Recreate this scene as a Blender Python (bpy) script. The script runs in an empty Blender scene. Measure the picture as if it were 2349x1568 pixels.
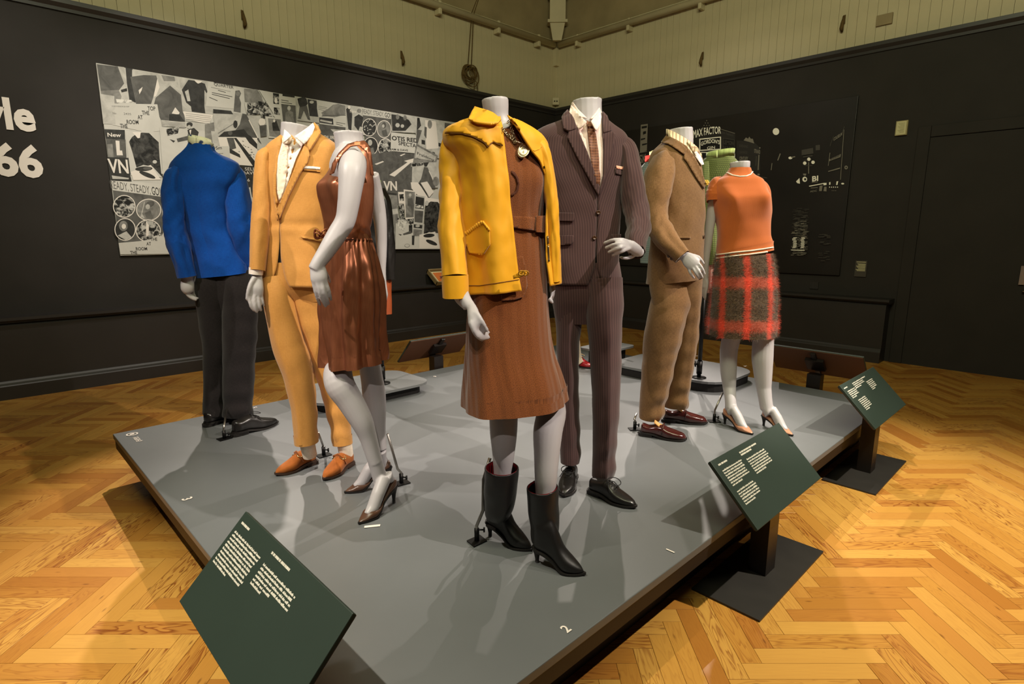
import bpy, bmesh, math, random
import numpy as np
from mathutils import Vector, Matrix, noise
from mathutils.bvhtree import BVHTree
from mathutils.geometry import delaunay_2d_cdt

random.seed(7); np.random.seed(7)
sc = bpy.context.scene
COL = sc.collection
# ------------------------------------------------------------------ camera, world, lights, exposure
H = 1.3375                      # eye height above the floor
PT = 0.2675                     # top of the display platform
FPX, CX, CY = 1308.0, 1174.5, 784.0
PITCH, YAW = math.radians(10.8), math.radians(46.1)
Fh = np.array([math.cos(YAW), math.sin(YAW), 0.0]); Rt = np.array([math.sin(YAW), -math.cos(YAW), 0.0]); Uz = np.array([0, 0, 1.0])
FW = Fh*math.cos(PITCH) - Uz*math.sin(PITCH); UP = Fh*math.sin(PITCH) + Uz*math.cos(PITCH)
EYE = np.array([0, 0, H])
cam = bpy.data.cameras.new('camera'); cam.sensor_width = 36; cam.lens = FPX*36/2349; cam.clip_start = 0.05
camo = bpy.data.objects.new('camera', cam); COL.objects.link(camo)
camo.matrix_world = Matrix(((Rt[0], UP[0], -FW[0], 0), (Rt[1], UP[1], -FW[1], 0), (Rt[2], UP[2], -FW[2], H), (0, 0, 0, 1)))
sc.camera = camo
sc.view_settings.view_transform = 'Standard'; sc.view_settings.look = 'None'
sc.view_settings.gamma = 1; sc.view_settings.use_curve_mapping = False
sc.view_settings.exposure = 0.0
wd = bpy.data.worlds.new('hall'); sc.world = wd; wd.use_nodes = True
wd.node_tree.nodes['Background'].inputs[0].default_value = (1.0, 0.86, 0.66, 1); wd.node_tree.nodes['Background'].inputs[1].default_value = 0.012

def spot(pos, tgt, watts, angle=50, color=(1, .86, .70), size=.035, blend=.35):
    l = bpy.data.lights.new('spotlight', 'SPOT'); l.energy = watts; l.color = color; l.spot_size = math.radians(angle)
    l.spot_blend = blend; l.shadow_soft_size = size
    o = bpy.data.objects.new('spotlight', l); COL.objects.link(o); o.location = pos
    o.rotation_euler = (Vector(tgt)-Vector(pos)).to_track_quat('-Z', 'Y').to_euler()
    return o
def area(pos, tgt, watts, sx, sy, color):
    l = bpy.data.lights.new('upper_wall_fill', 'AREA'); l.energy = watts; l.color = color; l.shape = 'RECTANGLE'; l.size = sx; l.size_y = sy
    o = bpy.data.objects.new('upper_wall_fill', l); COL.objects.link(o); o.location = pos
    o.rotation_euler = (Vector(tgt)-Vector(pos)).to_track_quat('-Z', 'Y').to_euler()
    return o
WARM = (1, .875, .765)
spot((2.05, 5.9, 4.4), (1.0, 3.25, .3), 900, 27, WARM, .03, .6)     # track lamps beyond the platform
spot((5.7, 3.2, 4.4), (2.6, 2.1, .3), 850, 38, WARM, .03, .85)
spot((6.2, 3.9, 4.4), (3.8, 1.5, .3), 800, 28, WARM, .03, .7)
spot((5.2, 3.9, 4.4), (1.2, .98, .3), 170, 11, WARM, .03, .5)
spot((4.5, 5.2, 4.4), (3.0, 2.5, .3), 620, 30, WARM, .03, .7)
spot((-1.7, 2.0, 4.2), (1.05, 2.5, 1.22), 640, 30, WARM, .03, .6)  # track lamps on the visitors' side, aimed high
spot((2.4, -2.0, 4.3), (1.7, 1.35, 1.45), 900, 28, WARM, .03, .7)
spot((-1.4, -1.6, 3.7), (1.30, 1.6, 1.44), 210, 26, WARM, .03, .7)
spot((4.3, -1.5, 4.3), (3.0, 1.5, 1.25), 1350, 31, WARM, .03, .6)
spot((3.0, -1.1, 4.3), (2.8, -.4, 0), 1080, 62, (1, .92, .74), .03, .9)
spot((-.9, 1.7, 4.3), (-.35, 1.35, 0), 900, 54, (1, .92, .74), .03, .9)
spot((1.7, 3.3, 4.5), (1.7, 6.28, 1.8), 370, 44, (1, .91, .82), .03, 1)
spot((4.1, 3.3, 4.5), (3.9, 6.28, 1.8), 400, 44, (1, .91, .82), .03, 1)
spot((.2, 3.9, 4.4), (.5, 6.3, 1.9), 180, 50, (1, .91, .82), .03, .9)
spot((4.2, 3.2, 4.4), (6.98, 3.4, 2.0), 50, 60, (1, .9, .78), .03, .9)  # added spot that lifts the dim night view on the right wall
area((.3, .2, 4.3), (6.7, 5.0, 4.3), 170, 3, .8, (.97, .98, .64))  # added fill light that brightens the upper cream walls, not a known fixture

# ------------------------------------------------------------------ helpers: pixels to places
def ray(x, y): return FW*FPX + Rt*(x-CX) + UP*(CY-y)
def on_z(x, y, z): d = ray(x, y); return EYE + d*((z-H)/d[2])
def on_x(x, y, X): d = ray(x, y); return EYE + d*(X/d[0])
def on_y(x, y, Y): d = ray(x, y); return EYE + d*(Y/d[1])
def proj(P): P = np.asarray(P)-EYE; w = P@FW; return CX+FPX*(P@Rt)/w, CY-FPX*(P@UP)/w

def lin(c): return tuple((v/12.92 if v <= .04045 else ((v+.055)/1.055)**2.4) for v in (x/255 for x in c))

# ------------------------------------------------------------------ helpers: materials
def newmat(name):
    m = bpy.data.materials.new(name); m.use_nodes = True
    return m, m.node_tree.nodes, m.node_tree.links, m.node_tree.nodes['Principled BSDF']
def nd(N, t, **kw):
    n = N.new(t)
    for k, v in kw.items(): setattr(n, k, v)
    return n
def ramp(N, stops, interp='LINEAR'):
    r = N.new('ShaderNodeValToRGB'); r.color_ramp.interpolation = interp
    e = r.color_ramp.elements
    while len(e) < len(stops): e.new(.5)
    for i, (p, c) in enumerate(stops):
        e[i].position = p; e[i].color = (*c[:3], 1)
    return r
def mixc(N, L, fac, a, b, mode='MIX'):
    m = N.new('ShaderNodeMix'); m.data_type = 'RGBA'; m.blend_type = mode
    for i, v in ((0, fac), (6, a), (7, b)):
        if isinstance(v, (int, float)): m.inputs[i].default_value = v
        elif isinstance(v, tuple): m.inputs[i].default_value = (*v[:3], 1)
        else: L.new(v, m.inputs[i])
    return m.outputs[2]
def mth(N, L, op, a, b=0.0, c=0.0):
    m = N.new('ShaderNodeMath'); m.operation = op
    for i, v in enumerate((a, b, c)):
        if isinstance(v, (int, float)): m.inputs[i].default_value = v
        else: L.new(v, m.inputs[i])
    return m.outputs[0]
def bump(N, L, P, h, strength=.3, dist=.002):
    b = N.new('ShaderNodeBump'); b.inputs['Strength'].default_value = strength; b.inputs['Distance'].default_value = dist
    L.new(h, b.inputs['Height']); L.new(b.outputs[0], P.inputs['Normal'])
def plain(name, c, rough=.5, spec=.5, metal=0.0, sheen=0.0, nz=0.0, nscale=30, bmp=0.0, bscale=200, coat=0.0):
    m, N, L, P = newmat(name); c = lin(c)
    P.inputs['Base Color'].default_value = (*c, 1); P.inputs['Roughness'].default_value = rough
    P.inputs['Specular IOR Level'].default_value = spec; P.inputs['Metallic'].default_value = metal
    P.inputs['Sheen Weight'].default_value = sheen; P.inputs['Coat Weight'].default_value = coat
    tc = N.new('ShaderNodeTexCoord')
    if nz:
        n = nd(N, 'ShaderNodeTexNoise'); n.inputs['Scale'].default_value = nscale; n.inputs['Detail'].default_value = 5
        L.new(tc.outputs['Object'], n.inputs['Vector'])
        r = ramp(N, [(.3, tuple(v*(1-nz) for v in c)), (.7, tuple(min(1, v*(1+nz)) for v in c))]); L.new(n.outputs[0], r.inputs[0])
        L.new(r.outputs[0], P.inputs['Base Color'])
    if bmp:
        n2 = nd(N, 'ShaderNodeTexNoise'); n2.inputs['Scale'].default_value = bscale; n2.inputs['Detail'].default_value = 4
        L.new(tc.outputs['Object'], n2.inputs['Vector']); bump(N, L, P, n2.outputs[0], bmp, .002)
    return m
def uvxy(N, L):
    u = N.new('ShaderNodeUVMap'); s = N.new('ShaderNodeSeparateXYZ'); L.new(u.outputs[0], s.inputs[0])
    return u, s.outputs[0], s.outputs[1]
def fabric(name, c, c2=None, rough=.85, sheen=.25, weave=900, slub=.12, spec=.2, bstr=.25):
    """woven cloth: threads run along u and v of the cloth, with uneven slubs"""
    m, N, L, P = newmat(name); c = lin(c); c2 = lin(c2) if c2 else tuple(v*.6 for v in c)
    uv, u, v = uvxy(N, L)
    def streak(sx, sy):
        mp = N.new('ShaderNodeMapping'); mp.inputs['Scale'].default_value = (sx, sy, 1); L.new(uv.outputs[0], mp.inputs[0])
        n = nd(N, 'ShaderNodeTexNoise'); n.inputs['Scale'].default_value = 1; n.inputs['Detail'].default_value = 3
        L.new(mp.outputs[0], n.inputs['Vector']); return n.outputs[0]
    s1 = streak(weave, weave*.08); s2 = streak(weave*.08, weave)
    s = mth(N, L, 'MULTIPLY', mth(N, L, 'ADD', s1, s2), .5)
    r = ramp(N, [(.5-slub*1.2, c2), (.5+slub*.6, c), (.5+slub*2.2, tuple(min(1, x*1.25) for x in c))]); L.new(s, r.inputs[0])
    L.new(r.outputs[0], P.inputs['Base Color'])
    P.inputs['Roughness'].default_value = rough; P.inputs['Sheen Weight'].default_value = sheen; P.inputs['Specular IOR Level'].default_value = spec
    P.inputs['Sheen Roughness'].default_value = .5
    bump(N, L, P, s, bstr, .0015)
    return m

# ------------------------------------------------------------------ helpers: meshes and objects
class MB:
    def __init__(s): s.v = []; s.f = []; s.uv = []; s.mi = []
    def add(s, V, Fc, UV=None, mi=0):
        o = len(s.v); s.v.extend([tuple(map(float, p)) for p in V])
        s.uv.extend(UV if UV is not None else [(0.0, 0.0)]*len(V))
        for f in Fc: s.f.append(tuple(i+o for i in f)); s.mi.append(mi)
        return s
    def box(s, a, b, mi=0):
        x0, y0, z0 = a; x1, y1, z1 = b
        V = [(x0, y0, z0), (x1, y0, z0), (x1, y1, z0), (x0, y1, z0), (x0, y0, z1), (x1, y0, z1), (x1, y1, z1), (x0, y1, z1)]
        return s.add(V, [(0, 3, 2, 1), (4, 5, 6, 7), (0, 1, 5, 4), (1, 2, 6, 5), (2, 3, 7, 6), (3, 0, 4, 7)], None, mi)
    def obox(s, c, ax, ay, az, mi=0):
        c, ax, ay, az = map(np.asarray, (c, ax, ay, az))
        V = [c+i*ax+j*ay+k*az for k in (-1, 1) for i, j in ((-1, -1), (1, -1), (1, 1), (-1, 1))]
        return s.add(V, [(0, 3, 2, 1), (4, 5, 6, 7), (0, 1, 5, 4), (1, 2, 6, 5), (2, 3, 7, 6), (3, 0, 4, 7)], None, mi)
    def prism(s, poly, z0, z1, mi=0):
        n = len(poly); V = [(x, y, z0) for x, y in poly]+[(x, y, z1) for x, y in poly]
        Fc = [tuple(range(n-1, -1, -1)), tuple(range(n, 2*n))]+[(i, (i+1) % n, n+(i+1) % n, n+i) for i in range(n)]
        return s.add(V, Fc, None, mi)
    def tube(s, pts, rad, n=10, cap=True, flat=1.0, ref=(0, 0, 1), mi=0):
        pts = np.array(pts, float); k = len(pts); rad = [rad]*k if np.isscalar(rad) else list(rad)
        T = np.gradient(pts, axis=0); T /= np.linalg.norm(T, axis=1)[:, None]+1e-12
        ref = np.array(ref, float); V = []; S0 = None
        for i in range(k):
            S = np.cross(T[i], ref) if S0 is None else S0-T[i]*(S0@T[i])
            if np.linalg.norm(S) < 1e-3: S = np.cross(T[i], (1, 0, .3))
            S /= np.linalg.norm(S); D = np.cross(S, T[i]); S0 = S
            for j in range(n):
                a = 2*math.pi*j/n; V.append(pts[i]+rad[i]*(math.cos(a)*S+flat*math.sin(a)*D))
        Fc = [(i*n+j, i*n+(j+1) % n, (i+1)*n+(j+1) % n, (i+1)*n+j) for i in range(k-1) for j in range(n)]
        if cap: Fc += [tuple(range(n-1, -1, -1)), tuple((k-1)*n+j for j in range(n))]
        return s.add(V, Fc, None, mi)
    def ball(s, c, r, n=10, m=7, sx=1, sy=1, sz=1, mi=0):
        V = [(c[0], c[1], c[2]-r*sz)]
        for i in range(1, m):
            p = -math.pi/2+math.pi*i/m
            for j in range(n):
                a = 2*math.pi*j/n; V.append((c[0]+r*sx*math.cos(p)*math.cos(a), c[1]+r*sy*math.cos(p)*math.sin(a), c[2]+r*sz*math.sin(p)))
        V.append((c[0], c[1], c[2]+r*sz)); t = len(V)-1
        Fc = [(0, 1+(j+1) % n, 1+j) for j in range(n)]+[(t, t-n+j, t-n+(j+1) % n) for j in range(n)]
        for i in range(m-2):
            b = 1+i*n; Fc += [(b+j, b+(j+1) % n, b+n+(j+1) % n, b+n+j) for j in range(n)]
        return s.add(V, Fc, None, mi)
    def mesh(s, name, smooth=True, off=(0, 0, 0)):
        me = bpy.data.meshes.new(name); V = np.array(s.v)-np.array(off)
        me.from_pydata(V.tolist(), [], s.f)
        ul = me.uv_layers.new(name='UVMap'); li = np.empty(len(me.loops), int); me.loops.foreach_get('vertex_index', li)
        ul.data.foreach_set('uv', np.array(s.uv, float)[li].ravel())
        if any(s.mi): me.polygons.foreach_set('material_index', s.mi)
        me.polygons.foreach_set('use_smooth', [smooth]*len(me.polygons))
        me.update(); return me

def link(name, me, mats, parent=None, loc=None, **props):
    o = bpy.data.objects.new(name, me); COL.objects.link(o)
    if me is not None:
        for m in (mats if isinstance(mats, (list, tuple)) else [mats]):
            if m: me.materials.append(m)
    if parent: o.parent = parent
    if loc is not None: o.location = loc
    for k, v in props.items(): o[k] = v
    return o
def origin(o):                   # world place of an object whose chain carries only moves
    p = np.zeros(3)
    while o: p += np.array(o.location); o = o.parent
    return p
def part(name, mb, mats, parent, smooth=True, **props):
    me = mb.mesh(name, smooth, origin(parent)); return link(name, me, mats, parent, **props)
def thing(name, label, cat, loc, **props):
    return link(name, None, None, None, loc, label=label, category=cat, **props)
def solo(name, mb, mats, label, cat, smooth=True, **props):
    V = np.array(mb.v); b = np.array([(V[:, 0].min()+V[:, 0].max())/2, (V[:, 1].min()+V[:, 1].max())/2, V[:, 2].min()])
    return link(name, mb.mesh(name, smooth, b), mats, None, b, label=label, category=cat, **props)
def struct(name, mb, mats, parent=None, smooth=False):
    o = link(name, mb.mesh(name, smooth, origin(parent) if parent else (0, 0, 0)), mats, parent)
    if not parent: o['kind'] = 'structure'
    return o
def bevel(o, w=.003, seg=2):
    b = o.modifiers.new('bevel', 'BEVEL'); b.width = w; b.segments = seg; b.limit_method = 'ANGLE'; return o

_txt = {}
def glyphs(text, size=1.0, bold=0.0, sx=1.0):
    """outline of a line of lettering as flat mesh: (verts Nx2, faces, width)"""
    key = (text, bold)
    if key not in _txt:
        cu = bpy.data.curves.new('lettering', 'FONT'); cu.body = text; cu.size = 1; cu.offset = bold; cu.resolution_u = 3
        ob = bpy.data.objects.new('lettering', cu); COL.objects.link(ob)
        dg = bpy.context.evaluated_depsgraph_get(); me = bpy.data.meshes.new_from_object(ob.evaluated_get(dg))
        V = np.array([v.co[:2] for v in me.vertices]); Fc = [tuple(p.vertices) for p in me.polygons]
        bpy.data.objects.remove(ob); bpy.data.curves.remove(cu); bpy.data.meshes.remove(me)
        V[:, 0] -= V[:, 0].min(); _txt[key] = (V, Fc)
    V, Fc = _txt[key]
    return V*np.array([size*sx, size]), Fc, V[:, 0].max()*size*sx
# ------------------------------------------------------------------ the room
YL, XR = 6.28, 6.98             # faces of the two dark walls
M_black = plain('black_wall_paint', (44, 40, 37), .75, .3, nz=.10, nscale=3, bmp=.15, bscale=90)
M_blackgloss = plain('black_eggshell_paint', (46, 43, 42), .42, .5, nz=.08, nscale=4)
M_cream = plain('aged_cream_paint', (196, 184, 150), .6, .4, nz=.10, nscale=2.2, bmp=.1, bscale=60)
M_creamdark = plain('dark_cream_paint', (150, 134, 100), .7, .3, nz=.14, nscale=3)  # darker, browner cream for the frieze, ceiling and cover plate
M_seam = plain('dark_joint', (88, 76, 54), .9, .2)

def wood(name, island):
    m, N, L, P = newmat(name)
    uv, u, v = uvxy(N, L)
    if island: g = N.new('ShaderNodeNewGeometry'); rnd = g.outputs['Random Per Island']
    else: g = N.new('ShaderNodeObjectInfo'); rnd = g.outputs['Random']
    off = mth(N, L, 'MULTIPLY', rnd, 137.0)
    cx = N.new('ShaderNodeCombineXYZ'); L.new(u, cx.inputs[0]); L.new(v, cx.inputs[1]); L.new(off, cx.inputs[2])
    mp = N.new('ShaderNodeMapping'); mp.inputs['Scale'].default_value = (3.2, 24, 1); L.new(cx.outputs[0], mp.inputs[0])
    n1 = nd(N, 'ShaderNodeTexNoise'); n1.inputs['Scale'].default_value = 1; n1.inputs['Detail'].default_value = 2; n1.inputs['Distortion'].default_value = .5
    L.new(mp.outputs[0], n1.inputs['Vector'])
    rings = mth(N, L, 'FRACT', mth(N, L, 'MULTIPLY', n1.outputs[0], 11.0))
    rg = ramp(N, [(0, (0, 0, 0)), (.55, (.15, .15, .15)), (.86, (1, 1, 1)), (1, (0, 0, 0))]); L.new(rings, rg.inputs[0])
    mp2 = N.new('ShaderNodeMapping'); mp2.inputs['Scale'].default_value = (9, 420, 1); L.new(cx.outputs[0], mp2.inputs[0])
    n2 = nd(N, 'ShaderNodeTexNoise'); n2.inputs['Scale'].default_value = 1; n2.inputs['Detail'].default_value = 3; L.new(mp2.outputs[0], n2.inputs['Vector'])
    tone = ramp(N, [(0, lin((172, 114, 46))), (.3, lin((202, 148, 66))), (.6, lin((214, 164, 80))), (.85, lin((206, 152, 72))), (1, lin((182, 122, 52)))]); L.new(rnd, tone.inputs[0])
    strength = mth(N, L, 'MULTIPLY', rg.outputs[0], mth(N, L, 'POWER', mth(N, L, 'FRACT', mth(N, L, 'MULTIPLY', rnd, 13.7)), 1.6))
    c = mixc(N, L, strength, tone.outputs[0], lin((120, 58, 20)))
    c = mixc(N, L, mth(N, L, 'MULTIPLY', n2.outputs[0], .35), c, lin((150, 82, 32)))
    mp3 = N.new('ShaderNodeMapping'); mp3.inputs['Scale'].default_value = (7, 22, 1); L.new(cx.outputs[0], mp3.inputs[0])
    vo = nd(N, 'ShaderNodeTexVoronoi'); vo.inputs['Scale'].default_value = 1; L.new(mp3.outputs[0], vo.inputs['Vector'])
    kr = ramp(N, [(.04, (1, 1, 1)), (.12, (0, 0, 0))]); L.new(vo.outputs['Distance'], kr.inputs[0])
    c = mixc(N, L, mth(N, L, 'MULTIPLY', kr.outputs[0], .55), c, lin((84, 40, 16)))
    L.new(c, P.inputs['Base Color']); P.inputs['Roughness'].default_value = .34; P.inputs['Specular IOR Level'].default_value = .4
    bump(N, L, P, n2.outputs[0], .06, .001)
    return m
M_plank = wood('pine_parquet', False); M_plankm = wood('pine_parquet_far', True)

# floor: a dark bed with herringbone blocks set on it
fl = MB(); fl.box((-4, -4, -.06), (8.5, 7.5, -.012)); floor = struct('floor', fl, plain('parquet_bed', (52, 30, 14), .9))
W_, n_ = .066, 6; L_ = W_*n_
e1, e2 = Rt[:2], Fh[:2]
def plank_mesh(horizontal):
    g = .0005; b = .0006; m = MB()
    a, c = (L_, W_) if horizontal else (W_, L_)
    V = []; UV = []
    for ins, z in ((g, -.010), (g, -b), (g+b, 0)):
        for x, y in ((ins, ins), (a-ins, ins), (a-ins, c-ins), (ins, c-ins)):
            p = e1*x+e2*y; V.append((p[0], p[1], z)); UV.append((x, y) if horizontal else (y, x))
    Fc = [(8, 9, 10, 11)]+[(k*4+i, k*4+(i+1) % 4, k*4+4+(i+1) % 4, k*4+4+i) for k in (0, 1) for i in range(4)]
    return V, Fc, UV
PH, PV = plank_mesh(True), plank_mesh(False)
cand = []
for k in range(-150, 150):
    for mm in range(-14, 14):
        for kind, (qx, qy) in (('h', (k+2*n_*mm, k)), ('v', (n_+k+2*n_*mm, 1-n_+k))):
            o = e1*(qx*W_)+e2*(qy*W_)
            c = o+(e1*L_/2+e2*W_/2 if kind == 'h' else e1*W_/2+e2*L_/2)
            if not (-3.2 < c[0] < XR+.3 and -3.2 < c[1] < YL+.3): continue
            if (c[0] > 1.0 and 1.2 < c[1] < 3.3 and c[0] < 3.9): continue
            d = np.array([c[0], c[1], -H]); w = d@FW
            if w < .15: 
                continue
            x, y = proj((c[0], c[1], 0))
            if not (-350 < x < 2700 and y < 1950): continue
            seen = (-60 < x < 2410 and y < 1640) and not (.5 < c[0] < 4.1 and .87 < c[1] < 3.6)
            cand.append((w if seen else 100+w, kind, o))
cand.sort(key=lambda t: t[0])
mh = {}
for kind, (V, Fc, UV) in (('h', PH), ('v', PV)):
    mh[kind] = MB().add(V, Fc, UV).mesh('parquet_block', False); mh[kind].materials.append(M_plank)
for w, kind, o in cand[:300]:
    ob = bpy.data.objects.new('parquet_block', mh[kind]); COL.objects.link(ob); ob.parent = floor; ob.location = (o[0], o[1], 0)
rest = MB()
for w, kind, o in cand[300:]:
    V, Fc, UV = PH if kind == 'h' else PV
    rest.add([(a+o[0], b+o[1], c) for a, b, c in V], Fc, UV)
r_ = struct('parquet_blocks', rest, M_plankm, floor); r_['kind'] = 'stuff'

# left wall (the long one with the collage) and right wall (with the night view)
mb = MB(); mb.box((-4, YL, 0), (XR+.3, YL+.25, 3.22)); wl = struct('wall_left', mb, M_black)
mb = MB(); mb.box((XR, -3.5, 0), (XR+.25, YL, 3.22)); wr = struct('wall_right', mb, M_black)
def profile_run(prof, axis, a, b, face):      # sweep a (depth out of the wall, z) profile along a wall
    m = MB(); n = len(prof); V = []
    for s_ in (a, b):
        for d, z in prof: V.append((s_, face-d, z) if axis == 'x' else (face-d, s_, z))
    m.add(V, [(i, (i+1) % n, n+(i+1) % n, n+i) for i in range(n)]+[tuple(range(n)), tuple(range(2*n-1, n-1, -1))]); return m
casing = [(0, 0), (.17, 0), (.17, .60), (.155, .62), (0, .62)]
ledge = [(0, .62), (.175, .62), (.20, .632), (.215, .645), (.215, .668), (0, .668)]
base = [(.168, 0), (.196, 0), (.196, .11), (.19, .118), (.186, .135), (.176, .15), (.168, .155)]
railp = [(0, 3.13), (.018, 3.135), (.022, 3.16), (.03, 3.17), (.045, 3.19), (.045, 3.225), (0, 3.225)]
for side, axis, face, a, b, mat in (('left', 'x', YL, -4, XR, 1), ('right', 'y', XR, 1.53, YL, 1)):
    st = struct('trim_1' if side == 'left' else 'trim_2', profile_run(casing, axis, a, b, face), M_blackgloss)
    st['label'] = 'black boxed dado casing along the foot of the wall'
    part('ledge', profile_run(ledge, axis, a-(0 if side == 'left' else .03), b, face), M_blackgloss, st, False)
    struct('baseboard_'+side, profile_run(base, axis, a, b, face), M_blackgloss)
    struct('trim_3' if side == 'left' else 'trim_4', profile_run(railp, axis, -4 if side == 'left' else -3.5, b, face), M_blackgloss)

# cream boarded wall above, board by board
ZT = 4.22
for nm, axis in (('wall_left_upper', 'x'), ('wall_right_upper', 'y')):
    m = MB(); m.box((-4, YL+.08, 3.22), (XR+.3, YL+.25, ZT)) if axis == 'x' else m.box((XR+.08, -3.5, 3.22), (XR+.25, YL+.08, ZT))
    up = struct(nm, m, M_seam); pitch = .09
    bm_ = MB()
    if axis == 'x': bm_.box((.0012, YL+.05, 3.22), (pitch-.0012, YL+.085, ZT))
    else: bm_.box((XR+.05, .0012, 3.22), (XR+.085, pitch-.0012, ZT))
    me = bm_.mesh('board', False); me.materials.append(M_cream)
    lo, hi = (-.6, XR+.05) if axis == 'x' else (-1.0, YL+.05)
    k = lo
    while k < hi-.01:
        ob = bpy.data.objects.new('board', me); COL.objects.link(ob); ob.parent = up
        ob.location = (k, random.uniform(-.002, .002), 0) if axis == 'x' else (random.uniform(-.002, .002), k, 0)
        k += pitch
# plain frieze above the pipes, flat ceiling far up
m = MB(); m.box((-4, YL+.07, ZT), (XR+.3, YL+.25, 5.6)); struct('trim_5', m, M_creamdark)
m = MB(); m.box((XR+.07, -3.5, ZT), (XR+.25, YL+.07, 5.6)); struct('trim_6', m, M_creamdark)
m = MB(); m.box((-4, -3.5, 5.6), (XR+.3, YL+.25, 5.7)); ceiling = struct('ceiling', m, M_creamdark)

# pipes with their saddles, corner corbel
zp = 4.13
for axis, lab in (('x', 'cream pipe running along the top of the wall above the collage'), ('y', 'cream pipe running along the top of the wall above the night view')):
    t = thing('wall_pipe', lab, 'pipe', (3, YL-.03, zp-.04) if axis == 'x' else (XR-.03, 3, zp-.04))
    A, B = ((-2, YL-.03, zp), (XR-.08, YL-.03, zp)) if axis == 'x' else ((XR-.03, -2, zp), (XR-.03, YL-.08, zp))
    part('pipe', MB().tube([A, B], .043, 14), M_cream, t)
    for s_ in ([6.55, 5.75, 4.75, 3.75] if axis == 'x' else [5.85, 4.95, 3.9, 2.8]):
        b_ = MB(); c = (s_, YL+.0, zp-.02) if axis == 'x' else (XR, s_, zp-.02)
        sx, sy = (.026, .06) if axis == 'x' else (.06, .026)
        b_.box((c[0]-sx, c[1]-sy, zp-.10), (c[0]+sx, c[1]+sy*.7, zp-.03)); b_.box((c[0]-sx*.8, c[1]-sy, zp-.05), (c[0]+sx*.8, c[1]+sy*.4, zp+.06))
        bevel(part('saddle', b_, M_cream, t, False), .01)
t = thing('corner_corbel', 'cream timber corbel hanging in the corner under the sloping ceiling', 'corbel', (XR-.15, YL-.15, 4.18))
dg = np.array([-.7071, -.7071, 0]); pg = np.array([.7071, -.7071, 0]); c0 = np.array([XR-.02, YL-.02, 0])
def corb(d0, w0, z0, w1, z1, d1=None):
    d1 = d0 if d1 is None else d1; V = []
    for d, w, z in ((d0, w0, z0), (d1, w1, z1)):
        c = c0+dg*d; V += [c-pg*w-dg*w*.5+Uz*z, c+pg*w-dg*w*.5+Uz*z, c+pg*w+dg*w*.6+Uz*z, c-pg*w+dg*w*.6+Uz*z]
    return MB().add(V, [(3, 2, 1, 0), (4, 5, 6, 7), (0, 1, 5, 4), (1, 2, 6, 5), (2, 3, 7, 6), (3, 0, 4, 7)])
part('drop', corb(.14, .065, 4.15, .11, 4.38), M_cream, t, False)
part('necking', corb(.15, .145, 4.38, .145, 4.42), M_cream, t, False)
part('shaft', corb(.16, .115, 4.42, .115, 4.72), M_cream, t, False)
part('capital', corb(.18, .13, 4.72, .20, 4.86), M_cream, t, False)
part('rafter', corb(.30, .18, 4.86, .18, 5.25, .65), M_cream, t, False)
# boxed corner, plug, coil of cord
m = MB(); m.box((XR-.02, YL-.02, 3.85), (XR+.06, YL+.06, 4.1)); solo('conduit_box', m, M_cream, 'cream boxed conduit in the corner below the corbel', 'box', False)
t = thing('wall_socket', 'small cream socket with two dark holes low in the corner above the black wall', 'socket', (XR-.02, YL-.02, 3.27))
a_ = np.array([XR-.03, YL-.03, 3.33]); part('plate', MB().obox(a_, pg*.05, Uz*.05, dg*.012), M_cream, t, False)
for s_ in (-.018, .018): part('hole', MB().ball(a_+dg*.012+pg*s_, .011, 8, 6), plain('hole_black', (12, 10, 8), .9), t)
M_cord = plain('old_hemp_cord', (96, 76, 44), .9, .2, nz=.3, nscale=60)
t = thing('cord_coil', 'brown cord hanging from the pipe and tied in a loose coil on the cream wall', 'cord', (5.22, YL+.0, 3.2))
top = on_y(1082, 30, YL-.02); lo1, lo2 = on_y(1073, 155, YL+.03), on_y(1081, 155, YL+.03)
part('line', MB().tube([on_y(1098, -12, YL-.35), top, lo1], .006, 6), M_cord, t)
part('line', MB().tube([on_y(1101, -12, YL-.33), top+np.array([.03, 0, -.02]), lo2], .006, 6), M_cord, t)
cb = MB(); cc = on_y(1075, 175, YL+.02)
for k in range(9):
    a0 = random.uniform(0, 6.28); rx, rz = random.uniform(.06, .12), random.uniform(.05, .13); off = np.array([random.uniform(-.04, .04), -.012-.006*k, random.uniform(-.04, .05)])
    tilt = random.uniform(-.8, .8)
    cb.tube([cc+off+np.array([rx*math.cos(a)*math.cos(tilt)-rz*math.sin(a)*math.sin(tilt), 0, rx*math.cos(a)*math.sin(tilt)+rz*math.sin(a)*math.cos(tilt)]) for a in np.linspace(a0, a0+6.28, 22)], .007, 6)
cb.tube([cc+np.array([.1+.03*math.cos(a), -.03, -.14+.09*math.sin(a)]) for a in np.linspace(0, 6.28, 16)], .006, 6)
part('coil', cb, M_cord, t)
for (x, y, lab, w_) in ((558, 50, 'left', 'l'), (921, 138, 'second', 'l'), (1611, 140, 'r', 'r'), (1934, 60, 'r2', 'r')):
    p = on_y(x, y, YL+.04) if w_ == 'l' else on_x(x, y, XR+.04); m = MB(); nrm = np.array([0, -1, 0]) if w_ == 'l' else np.array([-1, 0, 0])
    m.tube([p+Uz*.1+nrm*.01, p+Uz*.02+nrm*.03, p-Uz*.03+nrm*.045, p-Uz*.05+nrm*.025, p-Uz*.02+nrm*.015], [.006, .018, .02, .015, .008], 8)
    m.obox(p+Uz*.06, np.array([.02, .02, 0]), Uz*.04, nrm*.008)
    solo('wall_hook', m, M_cord, {'left': 'old bracket hook on cream boards left above the collage', 'second': 'old bracket hook on cream boards left of the coiled cord', 'r': 'old bracket hook on cream boards right of the corner corbel', 'r2': 'old bracket hook on cream boards nearest the top right'}[lab], 'hook')
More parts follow.
